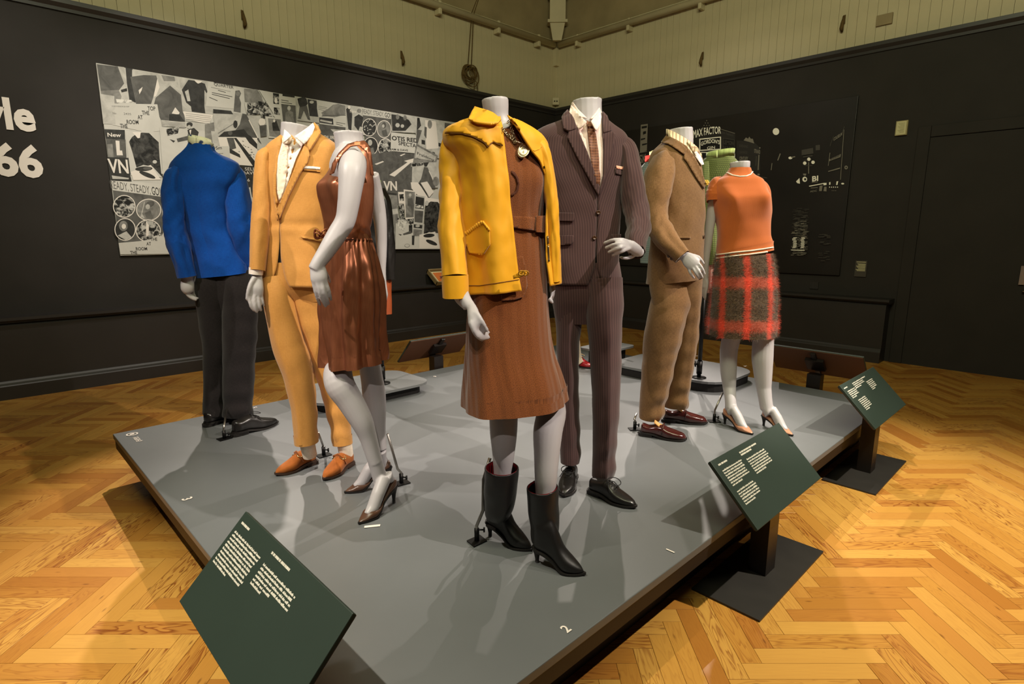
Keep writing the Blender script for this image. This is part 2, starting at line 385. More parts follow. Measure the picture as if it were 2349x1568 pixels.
p = on_x(2029, 45, XR+.035); m = MB(); m.obox(p, np.array([0, .07, 0]), Uz*.05, np.array([.012, 0, 0])); solo('cover_plate', m, M_creamdark, 'square cover plate painted on the cream boards at upper right', 'plate', False)

# door at the right with its frame
t = struct('door_1', MB().box((XR-.01, -.02, 0), (XR+.03, 1.37, 2.25)), M_black)
def dp(nm, m, mat=M_black): return bevel(part(nm, m, mat, t, False), .004)
dp('door_frame', MB().box((XR-.022, 1.372, 0), (XR, 1.48, 2.36))); dp('door_frame', MB().box((XR-.022, -.13, 0), (XR, -.022, 2.36))); dp('door_frame', MB().box((XR-.022, -.02, 2.255), (XR, 1.37, 2.36)))
M_chrome = plain('brushed_steel', (200, 196, 190), .25, .5, metal=1.0)
p = on_x(2345, 640, XR-.02); part('push_plate', MB().box((XR-.035, p[1]-.02, p[2]-.05), (XR-.027, p[1]+.02, p[2]+.12)), M_chrome, t, False)
p = on_x(2346, 668, XR-.05); part('handle', MB().tube([p+np.array([.03, 0, 0]), p, p+np.array([0, -.1, 0])], .009, 8), M_chrome, t)
# notices
M_paper = plain('notice_paper', (214, 206, 160), .6, .3); M_ink = plain('faint_print', (150, 140, 104), .8, .2)
a_, b_ = on_x(2058, 279, XR), on_x(2083, 312, XR); b_ = np.array([XR, on_x(2083, 295, XR)[1], on_x(2065, 311, XR)[2]])
t = thing('wall_notice', 'small cream notice in a shallow box frame beside the door', 'notice', (XR, (a_[1]+b_[1])/2, b_[2]))
part('backing', MB().box((XR-.03, b_[1], b_[2]), (XR, a_[1], a_[2])), plain('notice_frame', (168, 156, 110), .6), t, False)
part('sheet', MB().box((XR-.032, b_[1]+.012, b_[2]+.008), (XR-.0305, a_[1]-.008, a_[2]-.008)), M_paper, t, False)
m = MB()
for k in range(9): z = a_[2]-.025-.011*k; m.box((XR-.0335, b_[1]+.025, z), (XR-.0325, a_[1]-.02-.01*(k % 3), z+.003))
part('print', m, M_ink, t, False)
a_ = on_x(1964, 597, XR); b1 = on_x(1991, 597, XR)[1]; zb = on_x(1968, 634, XR)[2]
t = thing('wall_label', 'small dark label with pale lines of text right of the night view', 'label', (XR, (a_[1]+b1)/2, zb))
part('board', MB().box((XR-.014, b1, zb), (XR, a_[1], a_[2])), plain('label_board', (66, 60, 52), .5), t, False)
m = MB()
for k in range(8): z = a_[2]-.012-(.012*k if k else 0)-(.008 if k else 0); m.box((XR-.0155, b1+.012, z-.006), (XR-.0145, a_[1]-.01-.01*((k*7) % 3), z))
part('text_lines', m, M_paper, t, False)

# white lettering on the left wall
M_letter = plain('white_vinyl', (236, 226, 218), .6, .3)
def wall_text(mb, text, x0, z0, hgt, plane, axis, bold, sx, mi=0):
    V, Fc, w = glyphs(text, hgt/.72, bold, sx)
    n = len(V)
    P3 = [(x0+a, plane, z0+b) for a, b in V] if axis == 'x' else [(plane, x0-a, z0+b) for a, b in V]
    return mb.add(P3, Fc, None, mi), w
for txt, hx, z0, hgt, sx, bold in (('style', .605, 2.165, .235, .86, .035), ('1966', .61, 1.80, .245, .92, .035)):
    V, Fc, w = glyphs(txt, hgt/.72, bold, sx)
    m = MB(); wall_text(m, txt, hx-w, z0, hgt, YL-.006, 'x', bold, sx)
    o = solo('wall_lettering', m, M_letter, 'white wall lettering ending in yle' if txt == 'style' else 'white wall lettering ending in 66', 'lettering', False)
    so = o.modifiers.new('s', 'SOLIDIFY'); so.thickness = .006; so.offset = 0
# ------------------------------------------------------------------ collage on the left wall
def photo(name, lo, hi, scale=14, contrast=.25, mid=.5):
    m, N, L, P = newmat(name); tc = N.new('ShaderNodeTexCoord')
    n = nd(N, 'ShaderNodeTexNoise'); n.inputs['Scale'].default_value = scale; n.inputs['Detail'].default_value = 7; n.inputs['Roughness'].default_value = .62; n.inputs['Distortion'].default_value = .8
    L.new(tc.outputs['Object'], n.inputs['Vector'])
    r = ramp(N, [(mid-contrast/2, lin((lo, lo*.985, lo*.95))), (mid+contrast/2, lin((hi, hi*.985, hi*.955)))]); L.new(n.outputs[0], r.inputs[0])
    L.new(r.outputs[0], P.inputs['Base Color']); P.inputs['Roughness'].default_value = .55; P.inputs['Specular IOR Level'].default_value = .3
    return m
CM = [photo('print_paper', 186, 206, 3, .5), photo('print_light', 160, 200, 9, .4), photo('print_mid', 92, 150, 9, .4),
      photo('print_grey', 68, 104, 10, .4), photo('print_dark', 30, 62, 14, .4), photo('print_crowd', 24, 190, 26, .14, .54),
      photo('print_crowd_light', 90, 215, 22, .16, .46), plain('print_white', (222, 214, 206), .55), plain('print_ink', (32, 30, 28), .55), photo('print_leather', 16, 84, 18, .3, .55)]
PAPER, LIGHT, MID, GREY, DARK, CROWD, CROWDL, WHITE, INK, LEATHER = range(10)
YM = YL-.022
col = MB(); lay = [0]
def cpt(x, y): return on_y(x, y, YM)
def cpoly(mat, *pts):
    lay[0] += 1; d = .00008*lay[0]
    V = [on_y(x, y, YM-d) for x, y in pts]; col.add(V, [tuple(range(len(V)))[::-1]], None, mat)
def cell(mat, x, y, rx, ry, n=20, rot=0):
    c, s = math.cos(rot), math.sin(rot)
    cpoly(mat, *[(x+rx*math.cos(a)*c-ry*math.sin(a)*s, y+rx*math.cos(a)*s+ry*math.sin(a)*c) for a in np.linspace(0, 2*math.pi, n, endpoint=False)])
def cline(mat, x0, y0, x1, y1, w):
    dx, dy = x1-x0, y1-y0; l = math.hypot(dx, dy); nx, ny = -dy/l*w/2, dx/l*w/2
    cpoly(mat, (x0+nx, y0+ny), (x1+nx, y1+ny), (x1-nx, y1-ny), (x0-nx, y0-ny))
def ctext(mat, text, x0, y0, x1, y1, h, bold=.012):
    lay[0] += 1; y = YM-.00008*lay[0]; A, B = on_y(x0, y0, y), on_y(x1, y1, y); T = on_y(x0, y0-h, y)
    V, Fc, w = glyphs(text, 1, bold); ex = (B-A)/w; ez = Uz*((T[2]-A[2])/.72)
    col.add([A+ex*a+ez*b for a, b in V], Fc, None, mat)
def lines(mat, x0, y0, x1, y1, n, gap, w=1.2):
    for k in range(n): cline(mat, x0, y0+gap*k, x1-(6 if k == n-1 else 0), y1+gap*k, w)

mTL, mBR = on_y(220, 144, YM), on_y(1030, 570, YM); XA, XB, ZA, ZB = mTL[0], 5.06, mBR[2]+.005, mTL[2]
panel = thing('collage_panel', 'wide black and white collage of sixties cuttings on the left wall', 'mural', ((XA+XB)/2, YM, ZA))
bevel(part('board', MB().box((XA, YM, ZA), (XB, YL-.0012, ZB)), [photo('board_print', 176, 200, 4, .5)], panel, False), .002)
# upper left photographs
cpoly(GREY, (222, 147), (272, 153), (286, 190), (272, 208), (231, 208)); cpoly(MID, (231, 208), (272, 206), (284, 232), (268, 238), (234, 236))
cpoly(LIGHT, (270, 152), (285, 154), (293, 190), (298, 230), (276, 232), (286, 195)); cpoly(DARK, (277, 206), (291, 202), (292, 209), (279, 212))
cpoly(DARK, (288, 155), (304, 158), (313, 236), (297, 230), (291, 190)); cpoly(CROWDL, (266, 227), (300, 229), (310, 236), (268, 235))
cpoly(LIGHT, (303, 160), (362, 169), (360, 178), (303, 177)); cpoly(GREY, (299, 176), (330, 172), (358, 173), (361, 181), (352, 222), (346, 240), (312, 238))
cpoly(WHITE, (361, 180), (366, 200), (358, 220), (352, 222)); cpoly(LIGHT, (362, 171), (406, 177), (413, 216), (390, 196), (372, 208), (364, 190))
cpoly(MID, (370, 172), (400, 176), (402, 186), (376, 186)); cpoly(GREY, (357, 224), (390, 196), (416, 218), (425, 279), (371, 279), (353, 240))
cpoly(WHITE, (394, 260), (402, 246), (412, 258), (410, 263)); cpoly(DARK, (388, 262), (412, 262), (424, 279), (388, 277))
cpoly(WHITE, (318, 207), (327, 199), (325, 207), (320, 216))
# woman in a dark dress, letter sheet
cpoly(LIGHT, (411, 176), (490, 188), (488, 262), (419, 254)); cpoly(WHITE, (446, 183), (463, 186), (460, 192), (450, 190))
cpoly(DARK, (432, 183), (446, 185), (454, 192), (462, 189), (470, 192), (476, 210), (474, 214), (469, 206), (469, 244), (471, 260), (440, 256), (438, 244), (427, 235), (417, 206))
cpoly(LIGHT, (432, 205), (437, 232), (430, 232), (424, 210)); cpoly(WHITE, (419, 255), (489, 263), (480, 286), (426, 272))
for k in range(5): cline(MID, 426, 260+4.2*k, 484, 267+4.2*k, .9)
cpoly(PAPER, (478, 188), (542, 201), (540, 250), (472, 243)); ctext(INK, 'QUARTER', 491, 196, 536, 204, 7)
lines(MID, 484, 200, 535, 210, 1, 4); lines(INK, 500, 207, 524, 212, 1, 4, 1.4); lines(INK, 486, 212, 533, 222, 2, 4, 1.4); lines(INK, 480, 223, 505, 231, 1, 4, 1.4)
cpoly(GREY, (540, 208), (549, 207), (553, 214), (549, 224), (553, 236), (552, 258), (536, 255), (538, 228))
cell(MID, 546, 214, 5, 6)
# the membership card with stepped words
cpoly(PAPER, (248, 237), (361, 239), (371, 300), (335, 303), (258, 286)); cpoly(LIGHT, (229, 215), (262, 220), (265, 285), (237, 284))
ctext(GREY, 'MEMBERSHIP', 257, 245, 297, 246, 3, 0); ctext(GREY, 'No', 259, 262, 267, 262, 5, 0); ctext(GREY, '2435', 284, 263, 301, 264, 5, 0)
for w_, a, b, y in (('TOP', 339, 357, 253), ('THE', 326, 343, 263), ('AT', 316, 328, 273), ('ROOM', 291, 318, 284), ('THE', 276, 293, 293)): ctext(INK, w_, a, y, b, y+.6, 9.5, .02)
# left column
cpoly(DARK, (239, 296), (286, 298), (287, 320), (243, 318)); ctext(WHITE, 'New', 247, 313, 278, 314, 9, .02)
cpoly(GREY, (243, 318), (288, 320), (292, 400), (252, 396)); cpoly(MID, (246, 330), (258, 330), (262, 366), (248, 366))
cpoly(WHITE, (265, 322), (274, 323), (275, 345), (280, 345), (282, 356), (268, 356))
cpoly(DARK, (247, 360), (300, 362), (300, 400), (252, 398)); ctext(WHITE, 'VN', 250, 396, 296, 398, 33, .02)
cpoly(PAPER, (287, 300), (363, 302), (374, 402), (392, 408), (300, 402))
cpoly(LEATHER, (296, 325), (303, 314), (315, 306), (326, 304), (342, 305), (355, 318), (364, 326), (366, 360), (370, 398), (388, 404), (374, 408), (350, 382), (329, 378), (313, 384), (304, 350))
cpoly(WHITE, (304, 303), (323, 303), (321, 316), (316, 317)); cell(LIGHT, 355, 371, 5, 4)
cpoly(WHITE, (300, 394), (346, 378), (369, 412), (306, 413)); cell(DARK, 330, 387, 20, 5.5, 18, -.05); cell(GREY, 338, 386, 10, 3.5); cell(DARK, 338, 401, 20, 5, 18, .38)
cpoly(DARK, (252, 396), (298, 398), (302, 416), (256, 420)); cpoly(LIGHT, (256, 402), (296, 408), (295, 411), (258, 410))
# weekly show banner with four round portraits
cpoly(PAPER, (254, 414), (330, 418), (383, 424), (383, 456), (258, 436)); ctext(GREY, 'READY, STEADY,', 254, 432, 346, 445, 19, 0); ctext(INK, 'GO!', 349, 446, 368, 449, 19, .01)
cpoly(GREY, (259, 436), (370, 451), (376, 560), (273, 558))
for x, y, rx, ry, mt in ((285, 473, 26, 26, CROWD), (341, 481, 29, 25.5, MID), (287, 526, 24.5, 26, DARK), (340, 529, 29, 26, CROWD)):
    cell(WHITE, x, y, rx, ry, 28); cell(mt, x, y, rx-2, ry-2, 28)
cpoly(LIGHT, (332, 500), (326, 490), (333, 462), (330, 465), (322, 498)); cell(GREY, 344, 468, 11, 7, 14, -.4); cell(LIGHT, 339, 474, 5, 6); cpoly(GREY, (332, 488), (345, 482), (352, 500), (336, 501))
cell(MID, 283, 518, 10, 12); cell(WHITE, 284, 519, 5, 6); cpoly(LIGHT, (270, 540), (290, 530), (303, 545), (288, 550)); cpoly(WHITE, (335, 508), (342, 508), (341, 540), (335, 541)); cpoly(LIGHT, (335, 506), (352, 508), (350, 516), (340, 515))
cpoly(PAPER, (272, 557), (318, 553), (345, 549), (352, 542), (370, 536), (386, 532), (389, 582), (276, 583))
for w_, a, b, y in (('TOP', 358, 374, 541), ('THE', 346, 361, 552), ('AT', 336, 347, 562.5), ('ROOM', 312, 338, 574), ('THE', 299, 315, 582.5)): ctext(INK, w_, a, y, b, y-.3, 7.5, .02)
# middle: reclining figure, road, sheets
cpoly(PAPER, (366, 290), (470, 300), (478, 580), (392, 582), (374, 404)); cpoly(LIGHT, (370, 275), (424, 280), (428, 292), (372, 290))
for k in range(4): cline(MID, 372, 278+3.4*k, 424, 284+3*k, .8)
cpoly(CROWD, (381, 296), (412, 290), (408, 306), (384, 312)); cell(DARK, 435, 285, 7, 5); cell(LIGHT, 434, 291, 4, 4.5)
cpoly(DARK, (430, 298), (445, 293), (456, 303), (452, 318), (434, 320)); cpoly(WHITE, (434, 299), (439, 297), (437, 310)); cpoly(GREY, (405, 318), (432, 311), (436, 320), (408, 326)); cpoly(DARK, (389, 319), (402, 323), (398, 327))
cpoly(MID, (470, 285), (492, 280), (505, 330), (498, 345), (472, 345)); cpoly(LIGHT, (484, 300), (500, 302), (502, 340), (490, 342))
cpoly(LIGHT, (488, 252), (592, 266), (593, 342), (497, 345)); cpoly(DARK, (489, 250), (530, 254), (535, 262), (489, 260)); cpoly(GREY, (556, 260), (565, 262), (600, 330), (590, 320), (530, 312), (550, 285))
cline(WHITE, 571, 275, 592, 316, 2); cline(MID, 545, 278, 500, 306, 2); cpoly(DARK, (514, 302), (560, 296), (572, 313), (500, 314)); cell(DARK, 540, 285, 5, 9); cell(GREY, 528, 305, 5, 5)
cpoly(WHITE, (500, 314), (590, 316), (592, 420), (560, 420), (510, 360)); cpoly(DARK, (536, 316), (542, 316), (605, 395), (600, 410)); cpoly(GREY, (520, 316), (536, 316), (542, 340), (528, 344))
cpoly(DARK, (524, 338), (550, 354), (552, 362), (525, 350)); cpoly(DARK, (553, 300), (575, 312), (590, 330), (590, 342), (572, 328))
for k in range(22): x = random.uniform(548, 600); cline(GREY, x, random.uniform(322, 385), x+4, random.uniform(322, 385)*0+330+random.uniform(-6, 50), .8) if False else cell(GREY, x, 322+(x-548)*.8+random.uniform(-6, 26), 2.2, .8, 6, .4)
cpoly(PAPER, (486, 335), (526, 335), (528, 362), (488, 362)); ctext(INK, '95m', 489, 344, 509, 342, 8); lines(GREY, 492, 352, 512, 352, 2, 3)
cpoly(DARK, (548, 378), (600, 382), (600, 432), (552, 430)); ctext(WHITE, 'SELLO', 562, 391, 596, 391, 7.5, 0); ctext(WHITE, 'DAVIDE', 556, 400, 598, 400, 7.5, 0); ctext(WHITE, '66', 562, 416, 573, 416, 7, 0)
cpoly(PAPER, (565, 432), (600, 420), (600, 575), (570, 575)); cpoly(DARK, (573, 420), (590, 432), (590, 460), (578, 452)); cpoly(GREY, (566, 462), (600, 466), (600, 470), (566, 467)); cpoly(CROWDL, (570, 482), (600, 484), (600, 512), (572, 512))
# buildings, crowd, contact prints
cpoly(MID, (560, 203), (590, 205), (600, 220), (606, 245), (588, 244), (562, 234)); cpoly(LIGHT, (560, 234), (588, 236), (592, 262), (566, 262)); cpoly(CROWD, (568, 235), (592, 236), (598, 262), (566, 264))
cpoly(CROWD, (592, 232), (612, 234), (624, 266), (600, 272)); cpoly(PAPER, (594, 206), (627, 212), (628, 262), (622, 252)); cell(WHITE, 601, 280, 8, 9); cpoly(GREY, (595, 288), (611, 286), (612, 312), (598, 314)); cpoly(PAPER, (608, 266), (648, 272), (648, 318), (616, 316))
cpoly(PAPER, (624, 212), (678, 221), (680, 284), (645, 284), (627, 265)); cpoly(CROWD, (626, 213), (640, 215), (640, 239), (627, 238)); cell(WHITE, 633, 231, 3, 6); cpoly(CROWD, (628, 246), (641, 247), (642, 264), (629, 262))
lines(INK, 645, 229, 668, 232, 1, 4, 1.4); lines(INK, 645, 234, 676, 238, 1, 4, 1.4); cpoly(DARK, (648, 214), (676, 219), (676, 224), (648, 220))
cpoly(GREY, (645, 238), (678, 242), (680, 285), (650, 284)); cell(LIGHT, 663, 248, 4, 5.5); cpoly(MID, (655, 258), (664, 253), (672, 257), (675, 284), (654, 283)); cpoly(MID, (615, 271), (644, 274), (646, 316), (618, 312)); cpoly(DARK, (624, 282), (634, 276), (642, 300), (626, 300)); cell(WHITE, 629, 277, 2.5, 3.5)
cpoly(LIGHT, (680, 222), (727, 229), (732, 282), (682, 276)); cpoly(DARK, (682, 226), (696, 222), (703, 226), (706, 238), (699, 246), (688, 246), (684, 236)); cpoly(GREY, (687, 246), (704, 242), (712, 276), (706, 274), (697, 254), (690, 273), (684, 272))
cpoly(DARK, (705, 227), (727, 231), (727, 248), (730, 268), (710, 266)); cell(LIGHT, 715, 234, 5, 3.5)
cpoly(PAPER, (726, 230), (795, 240), (795, 300), (733, 284)); cpoly(MID, (737, 258), (752, 250), (764, 240), (776, 238), (792, 242), (793, 262), (768, 269), (740, 265)); cline(GREY, 738, 266, 793, 264, 2)
lines(GREY, 730, 243, 750, 247, 3, 3.4, .8); cpoly(INK, (732, 269), (764, 272), (765, 286), (733, 281))
for k in range(9): cell(LIGHT, 736+k*3, 276+.6*k, 1.6, 2.6, 8, .3)
lines(GREY, 771, 280, 792, 284, 2, 4, 1.2)
cpoly(LIGHT, (793, 240), (835, 246), (838, 310), (795, 306)); cpoly(DARK, (794, 250), (801, 244), (808, 262), (806, 300), (799, 296)); cpoly(DARK, (813, 268), (823, 262), (833, 268), (832, 292), (826, 290), (822, 300), (813, 288)); cell(WHITE, 801, 246, 3, 4); cell(MID, 824, 254, 5, 5); ctext(WHITE, 'New', 803, 258, 818, 259, 7)
cpoly(GREY, (733, 284), (793, 292), (790, 326), (736, 322)); cpoly(LIGHT, (758, 296), (790, 298), (790, 305), (770, 308)); ctext(WHITE, 'OUR S', 741, 318, 776, 320, 8)
# second banner with its portraits, men, poster
cpoly(PAPER, (832, 247), (898, 257), (897, 273), (833, 264)); ctext(GREY, 'READY, STEADY,', 832, 260, 881, 267.5, 11, 0); ctext(INK, 'GO!', 883, 268.5, 896, 270, 11, .01)
cpoly(GREY, (832, 264), (898, 273), (905, 356), (842, 356))
for x, y, rx, ry, mt in ((847, 292, 17, 20.5, DARK), (881, 296, 16.5, 20.5, MID), (850.5, 335, 17, 21, DARK), (884, 338, 17, 21, CROWD)): cell(WHITE, x, y, rx, ry, 26); cell(mt, x, y, rx-1.4, ry-1.6, 26)
for k in range(26): a = random.uniform(0, 6.28); q_ = random.random()**.5*15; cell(LIGHT, 847+q_*math.cos(a), 292+1.2*q_*math.sin(a), 1.2, 1.6, 6)
cell(GREY, 881, 287, 5, 7); cell(LIGHT, 879, 289, 3, 4); cpoly(GREY, (876, 300), (886, 296), (890, 312), (878, 310)); cell(LIGHT, 849, 327, 5, 7); cpoly(MID, (848, 340), (856, 338), (860, 354), (850, 356))
cpoly(LIGHT, (898, 257), (952, 267), (954, 305), (898, 302)); cpoly(DARK, (898, 262), (914, 264), (928, 270), (938, 275), (944, 285), (930, 300), (900, 300)); cell(MID, 912, 268, 4, 6); cell(MID, 929, 270, 4, 6); cell(LIGHT, 912, 287, 5, 5); cell(LIGHT, 923, 289, 4, 4)
cpoly(PAPER, (897, 303), (956, 310), (957, 352), (896, 346)); ctext(INK, 'OTIS RED', 899, 321, 958, 327, 10, .03); ctext(INK, 'SPECTAC', 914, 332, 962, 340, 9, .02); ctext(INK, 'SAM & DAVE', 895, 344, 936, 347, 4.5, .02)
cpoly(LIGHT, (950, 268), (1048, 281), (1046, 372), (958, 352)); cpoly(DARK, (957, 270), (962, 270), (966, 288), (956, 300)); cpoly(GREY, (956, 296), (968, 299), (958, 330), (954, 328)); cpoly(WHITE, (975, 275), (1000, 278), (1006, 340), (978, 342)); cell(MID, 986, 285, 5, 10); cpoly(GREY, (974, 290), (979, 292), (978, 318), (973, 310)); cpoly(DARK, (967, 320), (975, 322), (975, 332), (967, 330)); cpoly(DARK, (1006, 327), (1012, 329), (1011, 337), (1006, 335)); cpoly(GREY, (1020, 281), (1036, 284), (1036, 296), (1020, 294)); cell(GREY, 994, 352, 4, 4)
# big road with arrow and road lettering
cpoly(GREY, (846, 355), (896, 347), (952, 353), (952, 380), (945, 440), (905, 476), (850, 480)); cpoly(WHITE, (859, 376), (878, 369), (881, 371), (864, 378)); cpoly(WHITE, (917, 356), (928, 352), (930, 353), (920, 358))
cpoly(WHITE, (893, 401), (905, 405), (941, 374), (950, 372), (953, 362), (927, 369), (935, 372))
ctext(WHITE, 'VN', 880, 436, 911, 436, 21, .03); cpoly(DARK, (884, 440), (910, 444), (908, 452), (888, 452)); cpoly(MID, (890, 446), (912, 448), (915, 570), (904, 570)); cpoly(LIGHT, (897, 480), (912, 478), (914, 490), (899, 492))
# booklet, small road print, photographs in white borders
cpoly(LIGHT, (946, 374), (1000, 366), (1006, 430), (944, 432)); cpoly(DARK, (968, 366), (986, 368), (979, 382), (974, 382)); cpoly(GREY, (973, 382), (981, 384), (1000, 432), (952, 432), (966, 410)); cline(WHITE, 984, 392, 994, 412, 1.5); cpoly(CROWD, (944, 374), (972, 374), (970, 380), (942, 382))
cpoly(MID, (955, 329), (1005, 357), (1001, 372), (985, 372), (947, 374)); cpoly(LIGHT, (957, 335), (1000, 359), (998, 369), (952, 362)); ctext(INK, 'Fraldony', 957, 354, 996, 370, 6.5, .01); lines(GREY, 956, 362, 970, 366, 1, 3, 1.2)
cpoly(WHITE, (942, 418), (958, 418), (985, 452), (965, 455), (944, 432)); cpoly(WHITE, (965, 419), (980, 416), (995, 440), (985, 452)); cline(DARK, 962, 420, 984, 454, 2); cell(MID, 1000, 416, 7, 11)
cpoly(CROWD, (912, 500), (960, 500), (958, 530), (908, 530)); cpoly(PAPER, (908, 512), (1046, 515), (1040, 571), (907, 571)); cpoly(CROWDL, (915, 500), (935, 505), (925, 530), (912, 520))
cpoly(WHITE, (913, 440), (928, 440), (930, 467), (915, 467)); cpoly(CROWD, (916, 445), (926, 445), (927, 460), (917, 460)); cpoly(CROWD, (914, 468), (928, 468), (926, 500), (918, 500)); cpoly(WHITE, (926, 434), (955, 438), (952, 500), (930, 503), (927, 470))
cpoly(MID, (929, 438), (952, 440), (949, 498), (931, 499)); cell(LIGHT, 941, 447, 3, 4); cpoly(GREY, (935, 455), (946, 454), (949, 472), (946, 496), (942, 474), (935, 472))
cpoly(LIGHT, (952, 446), (976, 451), (970, 543), (947, 542)); cpoly(DARK, (954, 450), (973, 454), (972, 480), (952, 477)); cpoly(CROWDL, (953, 468), (971, 472), (971, 478), (952, 475)); cpoly(GREY, (951, 482), (971, 484), (969, 511), (951, 509)); cpoly(DARK, (949, 514), (969, 516), (968, 524), (949, 522)); cell(LIGHT, 958, 518, 5, 3); cpoly(MID, (948, 525), (968, 527), (967, 541), (948, 541))
cpoly(WHITE, (974, 452), (1012, 458), (1012, 480), (976, 480)); cpoly(LEATHER, (976, 470), (988, 462), (1004, 463), (1020, 480), (1030, 520), (1010, 535), (984, 532), (972, 538)); cell(LIGHT, 979, 466, 4, 6)
cpoly(WHITE, (962, 538), (998, 531), (1012, 560), (1008, 569), (962, 569)); cell(DARK, 984, 540, 13, 4.5, 16, -.08); cell(DARK, 990, 556, 14, 4.5, 16, .4)
cell(DARK, 942, 511, 3, 4); cpoly(DARK, (938, 516), (946, 515), (946, 534), (938, 532)); cpoly(GREY, (924, 536), (942, 529), (944, 535), (926, 539)); cpoly(DARK, (914, 536), (922, 538), (919, 540)); cpoly(DARK, (945, 540), (951, 540), (950, 562), (945, 561)); cell(MID, 934, 563, 6, 4); cell(PAPER, 934, 563, 5, 3.3)
part('collage_print', col, CM, panel, False)

# ------------------------------------------------------------------ night view on the right wall
nv = thing('night_view_panel', 'large dark photographic panel of illuminated signs at night on the right wall', 'mural', (XR, 3.5, .88))
M_night = plain('night_print', (30, 26, 23), .38, .45, nz=.25, nscale=2.5)
bevel(part('board', MB().box((XR-.03, 2.04, .88), (XR-.0012, 5.0, 2.74)), M_night, nv, False), .003)
NM = [plain('sign_white', (255, 250, 235), .5), plain('sign_dim', (130, 124, 112), .5), plain('sign_faint', (66, 62, 56), .5), plain('sign_black', (12, 11, 10), .5), plain('night_building', (38, 35, 32), .5)]
XN = XR-.031; nb = MB(); nl = [0]; NM.append(M_night)
def npoly(mat, *pts):
    nl[0] += 1; V = [on_x(x, y, XN-.0001*nl[0]) for x, y in pts]; nb.add(V, [tuple(range(len(V)))[::-1]], None, mat)
def nell(mat, x, y, rx, ry, n=14): npoly(mat, *[(x+rx*math.cos(a), y+ry*math.sin(a)) for a in np.linspace(0, 6.283, n, endpoint=False)])
def nline(mat, x0, y0, x1, y1, w=1.5):
    dx, dy = x1-x0, y1-y0; l = math.hypot(dx, dy); nx, ny = -dy/l*w/2, dx/l*w/2
    npoly(mat, (x0+nx, y0+ny), (x1+nx, y1+ny), (x1-nx, y1-ny), (x0-nx, y0-ny))
def ntext(mat, text, x0, y0, x1, y1, h, bold=.01, curve=0.0, grow=0.0):
    nl[0] += 1; X = XN-.0001*nl[0]; V, Fc, w = glyphs(text, 1, bold); P3 = []
    for a, b in V:
        s_ = a/w; hh = h*(1+grow*(2*s_-1)); P3.append(on_x(x0+(x1-x0)*s_, y0+(y1-y0)*s_-curve*4*s_*(1-s_)-b/.72*hh, X))
    nb.add(P3, Fc, None, mat)
nb.add([(XN-.00005, 2.05, .89), (XN-.00005, 4.99, .89), (XN-.00005, 4.99, 2.73), (XN-.00005, 2.05, 2.73)], [(3, 2, 1, 0)], None, 5)
npoly(4, (1580, 322), (1650, 300), (1686, 305), (1686, 425), (1582, 425)); ntext(0, 'MAX FACTOR', 1590, 317, 1654, 306, 17, .02, 3, -.05)
for r_ in range(4):
    for k in range(4-r_): nell(1, 1612+k*6+r_*3, 293-r_*5.5, 1.2, 1.2, 6)
for k in range(16): nell(1, 1655+k*2, 296.5+k*.6, .9, .9, 6)
ntext(2, 'Silk Fashion', 1656, 306, 1682, 313, 6, .02); npoly(0, (1604, 318), (1654, 313), (1654, 343), (1604, 346)); npoly(3, (1606.5, 320.5), (1651.5, 315.5), (1651.5, 341), (1606.5, 343.5)); ntext(0, 'GORDON\'S', 1608, 335, 1651, 331, 9, .02, 5); ntext(0, 'GIN', 1622, 342.5, 1640, 340.5, 6.5, .01)
npoly(2, (1658, 316), (1685, 320), (1685, 350), (1658, 346)); npoly(3, (1659, 317.5), (1684, 321), (1684, 348.5), (1659, 344.5)); ntext(2, 'LEMON', 1660, 330, 1683, 333, 9, .02); ntext(2, 'HART', 1660, 343, 1683, 346, 9, .02)
npoly(0, (1608, 348), (1686, 352), (1686, 372), (1608, 372)); npoly(3, (1610, 350), (1684, 354), (1684, 373), (1610, 373)); nell(1, 1617, 368, 5, 6)
for k in range(5): npoly(1, (1602, 352+k*5), (1607, 352+k*5), (1607, 355+k*5), (1602, 355+k*5))
npoly(4, (1690, 322), (1730, 325), (1744, 340), (1744, 425), (1690, 425)); npoly(1, (1706, 322), (1711, 315), (1716, 318), (1719, 313), (1722, 318), (1727, 318), (1730, 329), (1718, 325))
ntext(2, 'EVENING', 1696, 337, 1716, 339, 6); ntext(2, 'CHRONICLE', 1696, 352, 1714, 352, 6); ntext(1, 'CENTURY', 1696, 367, 1716, 367, 8, .02); ntext(1, 'STRAND', 1730, 350, 1744, 353, 9, .02); nline(1, 1741, 355, 1739, 390, 2.2); nline(2, 1735, 358, 1734, 380, 2); nell(1, 1743, 339, 1.5, 2, 6); nell(1, 1740, 400, 3, 2); nline(2, 1742, 405, 1760, 408, 2)
nell(0, 1780, 301.5, 7.5, 8, 18)
npoly(1, (1470, 286), (1486, 284), (1484, 345), (1468, 350)); npoly(3, (1472, 290), (1484, 288), (1484, 293), (1472, 295)); npoly(3, (1475, 302), (1482, 300), (1482, 306), (1475, 309)); npoly(3, (1470, 318), (1480, 316), (1480, 319), (1470, 322)); npoly(3, (1473, 330), (1484, 328), (1484, 331), (1473, 334))
ntext(1, 'SK', 1467, 375, 1483, 372, 20, .02); nline(1, 1467, 350, 1484, 347, 1.5)
nline(1, 1784, 368, 1790, 352, 2.4); nline(1, 1769, 390, 1771, 374, 1.6); nell(0, 1813, 362, 4.5, 3); nline(1, 1815, 361, 1824, 359, 2.5)
npoly(2, (1839, 344), (1865, 339), (1866, 352), (1839, 356)); npoly(2, (1871, 333), (1881, 332), (1881, 344), (1871, 345)); nline(2, 1842, 360, 1864, 357, 2.5); nline(2, 1844, 368, 1862, 365, 2)
for x, y in ((1846, 374), (1855.5, 365), (1865, 372)): nell(0, x, y, 4, 4)
